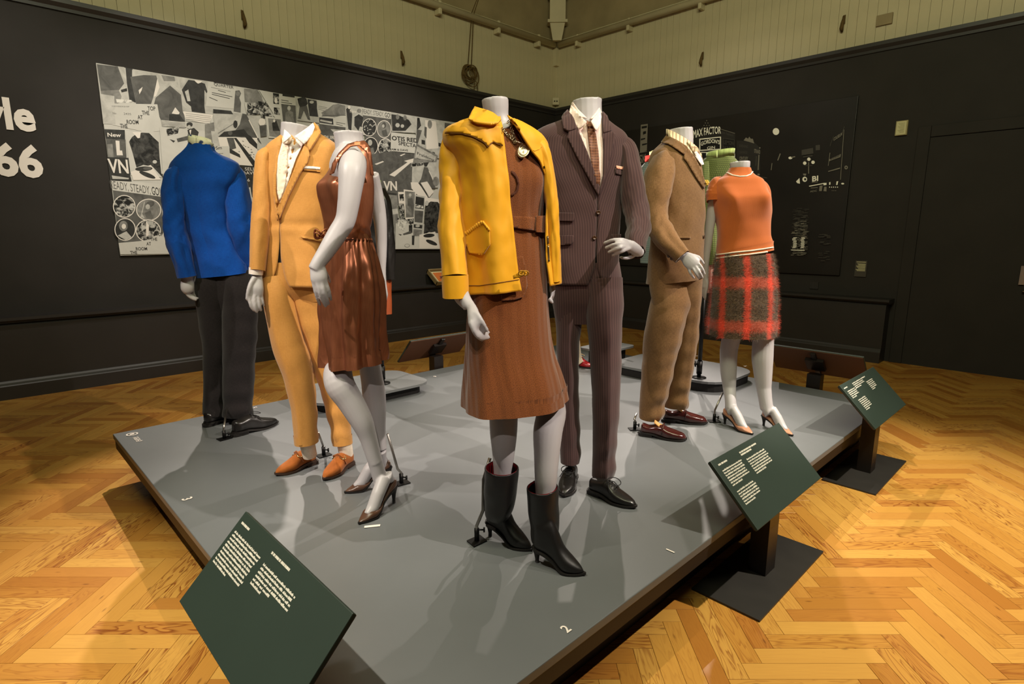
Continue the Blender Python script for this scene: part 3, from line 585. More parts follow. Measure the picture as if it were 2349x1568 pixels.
nline(1, 1855, 372, 1855, 398, 2); nline(2, 1846, 380, 1864, 380, 1.5)
npoly(0, (1826, 416), (1834, 408), (1835, 421), (1829, 420)); nell(0, 1846, 411, 5.5, 6); nell(3, 1847, 411, 2.5, 3); npoly(1, (1842, 398), (1850, 398), (1848, 403), (1843, 402)); ntext(0, 'BI', 1863, 416, 1877, 414, 12, .03)
nline(0, 1856, 427, 1892, 420, 2); nline(1, 1862, 418, 1876, 417, 1.5); nline(1, 1860, 431, 1876, 430, 1.5); ntext(1, 'ADC', 1858, 441, 1874, 439, 4, .02); npoly(1, (1880, 426), (1887, 425), (1885, 438), (1879, 438)); npoly(0, (1889, 420), (1896, 419), (1896, 424), (1889, 425)); npoly(1, (1891, 428), (1896, 428), (1896, 439), (1889, 438)); npoly(0, (1902, 418), (1905, 417), (1905, 423), (1902, 424)); npoly(0, (1919, 416), (1923, 415), (1921, 424), (1918, 424)); nell(0, 1933, 421, 3.5, 2)
for k in range(5): nell(0, 1903+k*4.6, 429, 1.3, 1.5, 6)
for k in range(3): nell(1, 1909+k*4, 437, 1, 1, 6)
nline(1, 1936, 297, 1928, 412, 1.2); nline(1, 1904, 350, 1900, 380, 1.2); nline(2, 1937, 290, 1930, 310, 1.2); nline(2, 1912, 312, 1904, 335, 1)
ntext(1, 'COLISEUM', 1912, 323, 1932, 310, 7, .03); npoly(1, (1901, 366), (1929, 353), (1928, 360), (1901, 370)); ntext(3, 'PHOENIX', 1905, 368, 1927, 358, 4, .02); npoly(1, (1900, 392), (1927, 384), (1927, 387), (1900, 394)); nell(1, 1941, 384, 4, 4.5); nell(3, 1941, 384, 1.5, 2)
for k in range(70):
    y = 478+k*1.55; a = 1+.5*(k/70); cxn = 1838-k*.09
    for j in range(3):
        x = cxn+random.uniform(-15, 15); w = random.uniform(2, 7); nline(1 if (random.random() < .45 and k > 18) else 2, x-w, y, x+w, y-.4, random.uniform(.5, 1.2))
for k in range(10):
    for s_ in (-10, 9): x = 1832+s_+random.uniform(-2, 2); nline(0, x-4, 545+k*2.6, x+4, 544.6+k*2.6, 1.5)
nline(0, 1815, 573, 1846, 574, 1.6); nline(1, 1818, 580, 1850, 580, 1.4)
for k in range(26): x = 1891+random.uniform(-11, 11); y = random.uniform(536, 600); nline(2, x-4, y, x+5, y, 1.2)
part('night_print', nb, NM, nv, False)
t = thing('wall_outlet', 'dark outlet plate on the wall under the night view', 'outlet', (XR, 2.3, .7)); p = on_x(1868, 655, XR); part('plate', MB().box((XR-.012, p[1]-.045, p[2]-.035), (XR, p[1]+.045, p[2]+.045)), M_blackgloss, t, False)

# ------------------------------------------------------------------ display platform
M_plat = plain('grey_platform_paint', (100, 103, 105), .40, .5, nz=.05, nscale=3, bmp=.04, bscale=25)
M_side = plain('brown_black_edge', (30, 23, 21), .5, .3)
M_plinth = plain('plinth_black', (16, 13, 12), .7)
PX0, PX1, PY0, PY1 = .482, 4.21, .858, 3.63
plat = thing('display_platform', 'low dark grey display platform carrying the dressed mannequins', 'platform', ((PX0+PX1)/2, (PY0+PY1)/2, 0))
bevel(part('top_board', MB().box((PX0, PY0, PT-.03), (PX1, PY1, PT-.0012)), M_plat, plat, False), .003)
part('edge_board', MB().box((PX0+.006, PY0+.006, PT-.085), (PX1-.006, PY1-.006, PT-.03)), M_side, plat, False)
part('plinth', MB().box((PX0+.12, PY0+.12, 0), (PX1-.12, PY1-.12, PT-.085)), M_plinth, plat, False)
def plat_text(text, x, y, h, ang, bold=.02):
    c = on_z(x, y, PT+.0012); V, Fc, w = glyphs(text, h/.72, bold); a = math.radians(ang); ex = np.array([math.cos(a), math.sin(a), 0]); ey = np.array([-math.sin(a), math.cos(a), 0])
    return MB().add([c+ex*(p-w/2)+ey*(q_-h/2) for p, q_ in V], Fc)
for tx, x, y, h, ang in (('1', 1537, 1262, .032, 0), ('2', 1297, 1441, .030, 0), ('3', 430, 1143, .038, -90), ('4', 854, 1207, .012, 0), ('5', 584, 934, .03, -90), ('6', 998, 863, .03, 180), ('7', 1710, 839, .03, 90), ('8', 1598, 816, .03, 90)):
    if tx == '4': m = MB(); c = on_z(854, 1206, PT+.001); m.obox(c, Rt*.028+Fh*.006, Fh*.007-Rt*.001, Uz*.0005); part('tape_mark', m, M_letter, plat, False); continue
    part('number', plat_text(tx, x, y, h, ang), M_letter, plat, False)
m = MB(); c = on_z(303, 995, PT+.0012)
for k in range(24):
    a, b = 2*math.pi*k/24, 2*math.pi*(k+1)/24; q_ = lambda r, t_: c+r*(Rt*math.cos(t_)+Fh*math.sin(t_)); m.add([q_(.021, a), q_(.028, a), q_(.028, b), q_(.021, b)], [(0, 1, 2, 3)])
m.obox(c, Rt*.004, Fh*.013, Uz*.0004); m.obox(c-Rt*.007, Rt*.003, Fh*.008, Uz*.0004); m.obox(c+Rt*.007, Rt*.003, Fh*.008, Uz*.0004)
part('touch_symbol', m, M_letter, plat, False)
m = MB()
for k, (tx, ww) in enumerate((('Please do', .05), ('not touch', .05))): c = on_z(309+6*k, 1008-1*k, PT+.0012); V, Fc, w = glyphs(tx, .026, .01); ex = -np.array([0, 1, 0])*.9; ey = np.array([1, 0, 0]); m.add([c+ex*(a-w/2)+ey*b for a, b in V], Fc)
part('touch_words', m, M_letter, plat, False)

# risers on the platform
M_riser = plain('grey_riser_paint', (110, 112, 114), .4, .5, nz=.04, nscale=3)
def rrect(x0, x1, y0, y1, r, n=7):
    P = []
    for cx, cy, a0 in ((x1-r, y1-r, 0), (x0+r, y1-r, 90), (x0+r, y0+r, 180), (x1-r, y0+r, 270)):
        for k in range(n): a = math.radians(a0+90*k/(n-1)); P.append((cx+r*math.cos(a), cy+r*math.sin(a)))
    return P
def riser(lab, x0, x1, y0, y1, h, r, inset):
    t = thing('riser', lab, 'riser', ((x0+x1)/2, (y0+y1)/2, PT), group=None) if False else thing('riser', lab, 'riser', ((x0+x1)/2, (y0+y1)/2, PT))
    part('top_board', MB().prism(rrect(x0, x1, y0, y1, r), PT+h-.016, PT+h), M_riser, t, False)
    part('base_block', MB().prism(rrect(x0+inset, x1-inset, y0+inset, y1-inset, max(.01, r-inset)), PT, PT+h-.016), M_plinth, t, False)
    return t
riser('grey riser with rounded corners behind the copper dress', 1.42, 2.24, 3.10, 3.60, .075, .12, .05)
riser('grey riser with rounded corners behind the brown suit', 3.55, 4.17, 1.70, 2.62, .075, .17, .012)
riser('small raised grey riser far behind the pinstripe suit', 3.66, 4.08, 2.71, 3.0, .13, .05, .06)
M_iron = plain('black_iron', (26, 25, 25), .4, .5, metal=.6)
def pole(lab, x, y, h0, top):
    b = on_z(x, y, PT+h0); t = thing('pole_stand', lab, 'stand', b)
    part('pole', MB().tube([b, b+Uz*top], .014, 12), M_iron, t); part('base_plate', MB().tube([b, b+Uz*.006], .05, 20), M_iron, t)
    part('collar', MB().tube([b+Uz*.03, b+Uz*.12], .019, 12), M_iron, t)
    k = b+Uz*.1-Rt*.03; part('clamp_knob', MB().tube([b+Uz*.1, k], .005, 8).ball(k, .012, 8, 6).obox(k, Uz*.02, Fh*.006, Rt*.004), M_iron, t)
    return b

# ------------------------------------------------------------------ label stands
M_lgreen = plain('dark_green_label_board', (44, 56, 49), .5, .35, nz=.04, nscale=5); M_post = plain('post_black_brown', (26, 20, 18), .4, .4)
M_back = plain('brown_back_with_bounce', (92, 60, 42), .6, .3); M_bplate = plain('black_base_plate', (44, 41, 39), .5, .4, nz=.1, nscale=12); M_ltext = plain('label_text', (226, 220, 206), .6)
def label_stand(lab, ctr, right, blocks):
    """ctr: middle of the panel's top edge (x, y, z); right: the reader's right-hand direction"""
    r = np.array([*right, 0.0]); f = np.array([-r[1], r[0], 0])     # f: the way the reader looks
    T = np.array(ctr); hw = .31; dn = (-f*.19-Uz*.195); n = np.cross(r, -dn); n /= np.linalg.norm(n)
    if n[2] < 0: n = -n
    base = T-f*.10; base[2] = 0
    t = thing('label_stand', lab, 'sign', base)
    mid = T+dn*.5
    bevel(part('panel', MB().obox(mid-n*.006, r*hw, -dn*.5, n*.006), M_lgreen, t, False), .002)
    part('rear_board', MB().obox(mid-n*.014, r*(hw-.004), -dn*.49, n*.002), M_back, t, False)  # brown back sheet, light bounced off the floor put into its colour
    part('rear_batten', MB().obox(mid-n*.022+r*.0, r*.016, -dn*.44, n*.01), M_post, t, False)
    pc = T-f*.096; part('post', MB().obox(np.array([pc[0], pc[1], .182]), r*.045, f*.035, Uz*.178), M_post, t, False)
    part('bracket', MB().obox(mid-n*.03, r*.06, -dn*.2, n*.012), M_post, t, False)
    part('base_plate', MB().obox(np.array([pc[0], pc[1], .004])-f*.0, r*.32, f*.13, Uz*.004), M_bplate, t, False)
    q0 = T+n*.0008
    for bx, by, lines_, wd, big in blocks:
        m = MB()
        for k in range(lines_):
            x = bx; end = bx+wd*(1 if k < lines_-1 else .55)-random.uniform(0, .012)
            yy = by+k*.0098
            while x < end:
                wl = min(random.uniform(.008, .026), end-x+.004); c = x
                while c < x+wl:
                    lw = random.choice((.0026, .0034, .0022)); hh = random.choice((.0042, .0042, .006)) if not big else .0062
                    a = q0+r*(c-hw)+dn*((yy+.0066-hh)/.272); b = dn*(hh/.272)
                    m.add([a, a+r*lw, a+r*lw+b, a+b], [(3, 2, 1, 0)]); c += lw+.0007
                x += wl+.0034
        part('text_block', m, M_ltext, t, False)
    return t
label_stand('dark green label stand at the left front edge, its panel cut by the frame', (.50, 1.31, .556), (0, -1),
            [(.022, .024, 1, .10, True), (.020, .052, 10, .185, False), (.235, .024, 1, .215, True), (.235, .056, 5, .19, False), (.235, .105, 1, .13, False)])
label_stand('dark green label stand in the middle of the right edge', (2.175, .905, .527), (1, 0),
            [(.03, .022, 1, .13, True), (.03, .046, 7, .15, False), (.03, .130, 6, .14, False), (.20, .022, 2, .16, True), (.215, .056, 7, .16, False)])
label_stand('dark green label stand farthest along the right edge', (3.59, .905, .545), (1, 0),
            [(.02, .022, 1, .10, True), (.03, .044, 5, .12, False), (.07, .108, 7, .12, False), (.16, .02, 4, .17, False), (.33, .02, 1, .12, True), (.35, .05, 6, .11, False)])
label_stand('label stand seen from behind at the rear edge by the collage', (2.70, 3.60, .54), (-1, 0), [(.03, .024, 1, .1, True), (.03, .05, 8, .16, False)])
label_stand('label stand seen from behind at the far right edge', (4.17, 1.335, .55), (0, 1), [(.03, .024, 1, .1, True), (.03, .05, 8, .16, False)])

# tilted tray with a picture on the ledge of the left wall
t = thing('picture_tray', 'shallow wooden tray with an orange and purple picture on the wall ledge', 'tray', (4.72, 6.1, .668))
M_tray = plain('tray_wood', (150, 128, 88), .5, .4, nz=.1, nscale=10)
c = np.array([4.74, 6.13, .77]); ax = np.array([.29, 0, 0]); ay = np.array([0, .10, .075]); nn = np.array([0, -.6, .8])
part('tray_base', MB().obox(c-nn*.02, ax, ay, nn*.008), M_tray, t, False)
part('foot', MB().box((4.55, 6.1, .668), (4.93, 6.2, .75)), M_blackgloss, t, False)
for s_ in (-1, 1): part('tray_side', MB().obox(c+ax*s_, ax*.03, ay*1.05, nn*.028), M_tray, t, False); part('tray_side', MB().obox(c+ay*s_, ax*1.03, ay*.06, nn*.028), M_tray, t, False)
part('mount', MB().obox(c-nn*.008, ax*.93, ay*.9, nn*.003), M_paper, t, False)
part('picture', MB().obox(c-nn*.004, ax*.8, ay*.72, nn*.002), plain('picture_orange', (214, 120, 60), .4), t, False)
m = MB()
for k in range(9): a = random.uniform(-.7, .7); b = random.uniform(-.6, .6); m.obox(c+ax*a*.8+ay*b*.7-nn*.0015, ax*random.uniform(.08, .2), ay*random.uniform(.08, .22), nn*.0006)
part('figures', m, plain('picture_purple', (62, 44, 88), .4), t, False)
# ------------------------------------------------------------------ figures: tools
def pchip(xs, ys, xq):
    xs, ys, xq = map(lambda a: np.asarray(a, float), (xs, ys, xq)); h = np.diff(xs); d = np.diff(ys)/h; n = len(xs)
    m = np.zeros(n)
    if n == 2: m[:] = d[0]
    else:
        m[0], m[-1] = d[0], d[-1]
        for i in range(1, n-1):
            if d[i-1]*d[i] > 0:
                w1, w2 = 2*h[i]+h[i-1], h[i]+2*h[i-1]; m[i] = (w1+w2)/(w1/d[i-1]+w2/d[i])
    k = np.clip(np.searchsorted(xs, xq)-1, 0, n-2); t = (xq-xs[k])/h[k]
    return ((1+2*t)*(1-t)**2)*ys[k]+t*(1-t)**2*h[k]*m[k]+t*t*(3-2*t)*ys[k+1]+t*t*(t-1)*h[k]*m[k+1]
def nz(x, y, z): return noise.noise(Vector((x, y, z)))

class Fig:
    """a standing figure: a base point on the ground, a facing, and its own upright plane through the base"""
    def __init__(s, label, base, yaw, z0=PT, cat='mannequin', name='mannequin', at=None):
        s.B = np.array(at, float) if at is not None else on_z(base[0], base[1], z0)
        v = s.B-EYE; v[2] = 0; s.v = v/np.linalg.norm(v); s.r = np.array([s.v[1], -s.v[0], 0])
        a = math.radians(yaw); s.d = -math.cos(a)*s.v+math.sin(a)*s.r; s.l = math.cos(a)*s.r+math.sin(a)*s.v; s.yaw = a
        s.root = thing(name, label, cat, s.B); s.bvh = {}; s.body = MB(); s.z0 = z0
    def P(s, x, y, off=0.0):
        d = ray(x, y); return EYE+d*(((s.B-EYE)@s.v-off)/(d@s.v))
    def px(s, off=0.0): return ((s.B-EYE)@s.v-off)/FPX          # metres per pixel at that depth (about)
    def goff(s, x, y, z=None): q = on_z(x, y, s.z0 if z is None else z); return float((s.B-q)@s.v)
    def ring(s, t, zf, k, power, shape):
        c, n_ = np.cos(t), np.sin(t); e = 2.0/power
        a = np.sign(n_)*np.abs(n_)**e; b = np.sign(c)*np.abs(c)**e*k
        if shape is not None: a, b = shape(t, zf, a, b)
        return a[:, None]*s.l+b[:, None]*s.d
    def loft(s, rows, N=72, M=56, power=2.4, shape=None, disp=None, tilt0=0, tilt1=0, lip=True, yawk=None, cap=False):
        """rows: (y, x_left, x_right, depth ratio, offset[, open_left, open_right]) in picture rows at the figure's own distance"""
        R = np.array([list(r)+[0]*(5-len(r)) if len(r) < 5 else list(r) for r in rows], float); has_open = R.shape[1] >= 7
        y = np.linspace(R[0, 0], R[-1, 0], M); C = [pchip(R[:, 0], R[:, j], y) for j in range(1, R.shape[1])]
        V = np.zeros((M, N, 3)); open_ = has_open
        tf = np.linspace(-math.pi, math.pi, 721)
        Tg = np.zeros((M, N))
        for i in range(M):
            xl, xr, k, off = C[0][i], C[1][i], C[2][i], C[3][i]; zf = i/(M-1)
            A, Bp = s.P(xl, y[i], off), s.P(xr, y[i], off); ctr = (A+Bp)/2; hw = np.linalg.norm(Bp-A)/2
            full = s.ring(tf, zf, k, power, shape); ext = full@s.r; sc_ = 2*hw/(ext.max()-ext.min()); sh = -(ext.max()+ext.min())/2*sc_
            if open_:
                ol, orr = C[4][i], C[5][i]; X0, X1 = (s.P(ol, y[i], off)-ctr)@s.r, (s.P(orr, y[i], off)-ctr)@s.r
                ex = ext*sc_+sh; vis = -(full@s.v)*sc_
                # the opening is measured on the side that faces the viewer; perspective narrows with depth are small here
                lo, hi = np.argmin(ex), np.argmax(ex)
                idx = np.arange(lo, hi+1) if lo < hi else np.r_[lo:721, 0:hi+1]
                tt = np.unwrap(tf[idx]); t0 = np.interp(X0, ex[idx], tt); t1 = np.interp(X1, ex[idx], tt)
                for _ in range(3):
                    o0, o1 = np.interp(t0, tt, vis[idx]), np.interp(t1, tt, vis[idx])
                    X0, X1 = (s.P(ol, y[i], off+o0)-ctr)@s.r, (s.P(orr, y[i], off+o1)-ctr)@s.r
                    t0, t1 = np.interp(X0, ex[idx], tt), np.interp(X1, ex[idx], tt)
                t = np.linspace(t1, t0+2*math.pi, N)
            else: t = np.linspace(-math.pi, math.pi, N, endpoint=False)
            Tg[i] = t
            pts = s.ring(t, zf, k, power, shape)*sc_+s.r*sh
            ti = tilt0*(1-zf)**2+tilt1*zf**2
            V[i] = ctr+pts; V[i, :, 2] -= ti*s.px(off)*((pts@s.r)/max(hw, 1e-6))
        if disp is not None:
            du = np.roll(V, -1, 1)-np.roll(V, 1, 1) if not open_ else np.gradient(V, axis=1); dv = np.gradient(V, axis=0)
            nn = np.cross(dv, du); nn /= np.linalg.norm(nn, axis=2)[:, :, None]+1e-9
            cen = V.mean(axis=1, keepdims=True); sg = np.sign(((V-cen)*nn).sum(2)); nn *= np.where(np.median(sg) < 0, -1, 1)
            for i in range(M):
                for j in range(N): V[i, j] += nn[i, j]*disp(((Tg[i, j]+math.pi) % (2*math.pi))-math.pi, i/(M-1), V[i, j]-s.B)
        mb = MB(); arc = np.concatenate([np.zeros((M, 1)), np.cumsum(np.linalg.norm(np.diff(V, axis=1), axis=2), axis=1)], 1)
        u = arc-np.array([np.interp(math.pi if open_ else 0.0, Tg[i], arc[i]) for i in range(M)])[:, None]
        vv = np.concatenate([[0], np.cumsum(np.linalg.norm(np.diff(V.mean(1), axis=0), axis=1))])
        if open_: UV = [(u[i, j], vv[i]) for i in range(M) for j in range(N)]; nn_ = N
        else:       # repeat the first column so the pattern closes with a seam at the back
            V = np.concatenate([V, V[:, :1]], 1); w = np.linalg.norm(V[:, -1]-V[:, -2], axis=1); u = np.concatenate([u, u[:, -1:]+w[:, None]], 1); nn_ = N+1
            UV = [(u[i, j], vv[i]) for i in range(M) for j in range(nn_)]
        Fc = [(i*nn_+j, i*nn_+j+1, (i+1)*nn_+j+1, (i+1)*nn_+j)[::-1] for i in range(M-1) for j in range(nn_-1)]
        mb.add(V.reshape(-1, 3), Fc, UV)
        if lip and not open_:
            c = V[-1].mean(0); e0 = V[-1]; e1 = c+(V[-1]-c)*.965; e2 = e1+Uz*.05; o = [tuple(p) for p in np.concatenate([e0, e1, e2])]
            uv2 = [UV[(M-1)*nn_+j] for j in range(nn_)]*3
            mb.add(o, [(a*nn_+j, a*nn_+j+1, (a+1)*nn_+j+1, (a+1)*nn_+j)[::-1] for a in (0, 1) for j in range(nn_-1)], uv2)
        if cap: c = V[0].mean(0); mb.add([tuple(p) for p in V[0]]+[tuple(c)], [(j, j+1, nn_) for j in range(nn_-1)], [UV[j] for j in range(nn_)]+[UV[0]])
        return mb
    def tube(s, rows, k=1.0, N=28, M=40, disp=None, cap=False, mb=None, lip=0.0, uvs=True):
        """rows: (x, y, off, half width in pixels) along a limb or a sleeve"""
        R = np.array(rows, float); pts = np.array([s.P(x, y, o) for x, y, o, h in R]); rad = np.array([h*s.px(o) for x, y, o, h in R])
        tt = np.concatenate([[0], np.cumsum(np.linalg.norm(np.diff(pts, axis=0), axis=1))]); q = np.linspace(0, tt[-1], M)
        p = np.stack([pchip(tt, pts[:, j], q) for j in range(3)], 1); rr = pchip(tt, rad, q)
        p[1:-1] = (p[:-2]+2*p[1:-1]+p[2:])/4
        T = np.gradient(p, axis=0); T /= np.linalg.norm(T, axis=1)[:, None]; V = np.zeros((M, N+1, 3)); UV = []
        for i in range(M):
            S = np.cross(T[i], s.v); S /= np.linalg.norm(S)+1e-9; D = np.cross(S, T[i])
            if S@s.r < 0 and T[i][2] < .3: S, D = -S, -D
            for j in range(N+1):
                a = 2*math.pi*j/N+math.pi/2; w = S*math.cos(a)+D*math.sin(a)*k
                r_ = rr[i]+(disp(a, q[i], i/(M-1)) if disp else 0); V[i, j] = p[i]+w*r_; UV.append((2*math.pi*j/N*rr.mean(), q[i]))
        mb = mb or MB(); n1 = N+1
        mb.add(V.reshape(-1, 3), [(i*n1+j, i*n1+j+1, (i+1)*n1+j+1, (i+1)*n1+j) for i in range(M-1) for j in range(N)], UV)
        if lip:
            c = p[-1]; e = V[-1]; e1 = c+(e-c)*.9; e2 = e1-T[-1]*lip; mb.add([tuple(x) for x in np.concatenate([e, e1, e2])], [(a*n1+j, a*n1+j+1, (a+1)*n1+j+1, (a+1)*n1+j) for a in (0, 1) for j in range(N)], UV[-n1:]*3)
        if cap: 
            for idx in (0, M-1): mb.add([tuple(x) for x in V[idx]]+[tuple(p[idx])], [(j, j+1, n1) if idx else (j+1, j, n1) for j in range(N)])
        return mb
    def limb(s, rows, k=1.0, M=24, N=16): s.tube(rows, k, N, M, None, True, s.body)
    def finger(s, pts, r0=.0092, r1=.0065):
        P = np.array([s.P(*p) for p in pts]); t = np.arange(len(P)); q = np.linspace(0, len(P)-1, 9)
        p = np.stack([pchip(t, P[:, j], q) for j in range(3)], 1); s.body.tube(p, np.linspace(r0, r1, 9), 8, True); s.body.ball(p[-1], r1, 8, 6)
    def blob(s, x, y, off, rx, rz, ry): s.body.ball(s.P(x, y, off), 1, 16, 12, rx, ry, rz)
    def finish_body(s, mat, voxel=.0045, smooth=4, name='body'):
        me = s.body.mesh('body'); tmp = bpy.data.objects.new('tmp', me); COL.objects.link(tmp)
        m = tmp.modifiers.new('r', 'REMESH'); m.mode = 'VOXEL'; m.voxel_size = voxel; m.use_smooth_shade = True
        sm = tmp.modifiers.new('s', 'SMOOTH'); sm.iterations = smooth; sm.factor = .5
        dg = bpy.context.evaluated_depsgraph_get(); out = bpy.data.meshes.new_from_object(tmp.evaluated_get(dg))
        bpy.data.objects.remove(tmp); out.transform(Matrix.Translation(-Vector(s.B))); out.name = 'body'
        s.bvh['body'] = BVHTree.FromPolygons([tuple(np.array(v.co)+s.B) for v in out.vertices], [tuple(p.vertices) for p in out.polygons])
        return link(name, out, mat, s.root)
    def add(s, name, mb, mat, parent=None, smooth=True, surf=None, solid=0, **props):
        o = part(name, mb, mat, parent or s.root, smooth, **props)
        if surf: s.bvh[surf] = BVHTree.FromPolygons(mb.v, [f for f in mb.f])
        if solid: m = o.modifiers.new('thickness', 'SOLIDIFY'); m.thickness = solid; m.offset = -1
        return o
    def hit(s, x, y, surf):
        d = Vector(ray(x, y)).normalized(); best = None
        for key in ([surf] if isinstance(surf, str) else surf):
            loc, nrm, _, dist = s.bvh[key].ray_cast(Vector(EYE), d)
            if loc is not None and (best is None or dist < best[2]): best = (np.array(loc), np.array(nrm), dist)
        if best is None: return None
        n = best[1]
        if n@np.array(d) > 0: n = -n
        return best[0], n
    def patch(s, name, poly, surf, mat, off=.003, thick=.003, step=5, parent=None, uv=None, fall=None, flat=0.0, reg=None, **props):
        """a piece of cloth or trim lying on the garment: outline given where it is seen, laid on the surface with its own thickness"""
        poly = [np.array(p, float) for p in poly]; B = []
        for a, b in zip(poly, poly[1:]+poly[:1]):
            n = max(1, int(np.linalg.norm(b-a)/step)); B += [a+(b-a)*k/n for k in range(n)]
        nb_ = len(B); x0, y0 = np.min(B, 0); x1, y1 = np.max(B, 0); pts = [Vector(p) for p in B]
        for gx in np.arange(x0+step/2, x1, step):
            for gy in np.arange(y0+step/2, y1, step): pts.append(Vector((gx, gy)))
        res = delaunay_2d_cdt(pts, [], [list(range(nb_))], 1, 1e-4)
        v2, tris = res[0], res[2]; used = sorted({i for t in tris for i in t}); mp = {i: k for k, i in enumerate(used)}
        H_ = [s.hit(v2[i][0], v2[i][1], surf) for i in used]
        good = [(k, h) for k, h in enumerate(H_) if h is not None]
        V = np.zeros((len(used), 3)); Nn = np.zeros((len(used), 3))
        xy = np.array([[v2[i][0], v2[i][1]] for i in used])
        for k, h in enumerate(H_):
            if h is None:
                g = min(good, key=lambda q: (xy[q[0]]-xy[k])@(xy[q[0]]-xy[k])); dep = (g[1][0]-EYE)@s.v; d = ray(*xy[k]); V[k] = EYE+d*(dep/(d@s.v)); Nn[k] = -s.v*.8+g[1][1]*.2
            else: V[k], Nn[k] = h
        Fc = [tuple(mp[i] for i in t) for t in tris]
        nbr = [set() for _ in used]
        for t in Fc:
            for a in t: nbr[a].update(t)
        for _ in range(6 if flat == 0 else int(flat)):       # ease the sheet so that it does not copy every ripple
            Nn = np.array([np.mean([Nn[j] for j in nbr[i]], 0) for i in range(len(used))])
        Nn /= np.linalg.norm(Nn, axis=1)[:, None]
        if flat:
            D = (V-EYE)@s.v
            for _ in range(int(flat)): D = np.array([np.mean([D[j] for j in nbr[i]]) for i in range(len(used))])
            D = np.minimum(D, (V-EYE)@s.v)
            for k in range(len(used)): d = ray(*xy[k]); V[k] = EYE+d*(D[k]/(d@s.v))
        top = V+Nn*(off+thick); bot = V+Nn*off; n = len(used)
        edge = {}
        for t in Fc:
            for a, b in zip(t, t[1:]+t[:1]): edge[(a, b)] = edge.get((a, b), 0)+1
        rim = [(a, b) for (a, b) in edge if (b, a) not in edge]
        UV = [(p@s.r, -p[2]) for p in V]
        mb = MB(); c = np.mean(top, 0); a, b, d_ = (top[i] for i in Fc[0]); flip = np.cross(b-a, d_-a)@Nn[Fc[0][0]] < 0
        F2 = [t[::-1] if flip else t for t in Fc]; Fall = F2+[tuple(n+i for i in t[::-1]) for t in F2]+[((a, n+a, n+b, b) if not flip else (b, n+b, n+a, a)) for a, b in rim]
        mb.add(np.concatenate([top, bot]), Fall, UV+UV)
        return s.add(name, mb, mat, parent, True, surf=reg, **props), mb
    def cord(s, pts, surf, rad, off=.0, n=6, mb=None):
        P = []
        for (x0, y0), (x1, y1) in zip(pts, pts[1:]):
            k = max(2, int(math.hypot(x1-x0, y1-y0)/3)); P += [(x0+(x1-x0)*i/k, y0+(y1-y0)*i/k) for i in range(k)]
        P.append(pts[-1]); out = []
        for x, y in P:
            h = s.hit(x, y, surf)
            if h is not None: out.append(h[0]+h[1]*(rad*.4+off))
        return (mb or MB()).tube(out, rad, n) if len(out) > 1 else (mb or MB())
    def sheet(s, name, pts, mat, thick=.003, parent=None, step=6, **props):
        """free-standing piece of cloth: outline points (x, y, off)"""
        pts = [np.array(p, float) for p in pts]; B = []
        for a, b in zip(pts, pts[1:]+pts[:1]):
            n = max(1, int(np.linalg.norm((b-a)[:2])/step)); B += [a+(b-a)*k/n for k in range(n)]
        nb_ = len(B); A = np.array(B); x0, y0 = A[:, :2].min(0); x1, y1 = A[:, :2].max(0); P2 = [Vector(p[:2]) for p in B]
        for gx in np.arange(x0+step/2, x1, step):
            for gy in np.arange(y0+step/2, y1, step): P2.append(Vector((gx, gy)))
        res = delaunay_2d_cdt(P2, [], [list(range(nb_))], 1, 1e-4); v2, tris = res[0], res[2]; used = sorted({i for t in tris for i in t}); mp = {i: k for k, i in enumerate(used)}
        V = []
        for i in used:
            x, y = v2[i]; w = 1/(((A[:, :2]-np.array([x, y]))**2).sum(1)+.5)**1.5; V.append(s.P(x, y, (w*A[:, 2]).sum()/w.sum()))
        V = np.array(V); Fc = [tuple(mp[i] for i in t) for t in tris]; a, b, d_ = (V[i] for i in Fc[0]); flip = np.cross(b-a, d_-a)@(-s.v) < 0
        Fc = [t[::-1] if flip else t for t in Fc]; mb = MB().add(V, Fc, [(p@s.r, -p[2]) for p in V])
        surf = props.pop('surf', None)
        return s.add(name, mb, mat, parent, True, solid=thick, surf=surf, **props)
    def button(s, x, y, surf, mat, r=.009, parent=None):
        h = s.hit(x, y, surf)
        if h is None: return
        p, n = h; a = np.cross(n, Uz); a /= np.linalg.norm(a); b = np.cross(a, n)
        V = []; 
        for rr, hh in ((r, .002), (r, .005), (r*.75, .0065), (r*.6, .0045)): V += [p+n*hh+rr*(a*math.cos(t)+b*math.sin(t)) for t in np.linspace(0, 2*math.pi, 14, endpoint=False)]
        mb = MB().add(V, [(i*14+j, i*14+(j+1) % 14, (i+1)*14+(j+1) % 14, (i+1)*14+j) for i in range(3) for j in range(14)]+[tuple(42+j for j in range(14))])
        return s.add('button', mb, mat, parent)

def remesh(mb, voxel, smooth):
    me = mb.mesh('tmp'); tmp = bpy.data.objects.new('tmp', me); COL.objects.link(tmp)
    m = tmp.modifiers.new('r', 'REMESH'); m.mode = 'VOXEL'; m.voxel_size = voxel; m.use_smooth_shade = True
    sm = tmp.modifiers.new('s', 'SMOOTH'); sm.iterations = smooth; sm.factor = .5
    dg = bpy.context.evaluated_depsgraph_get(); out = bpy.data.meshes.new_from_object(tmp.evaluated_get(dg)); bpy.data.objects.remove(tmp); return out
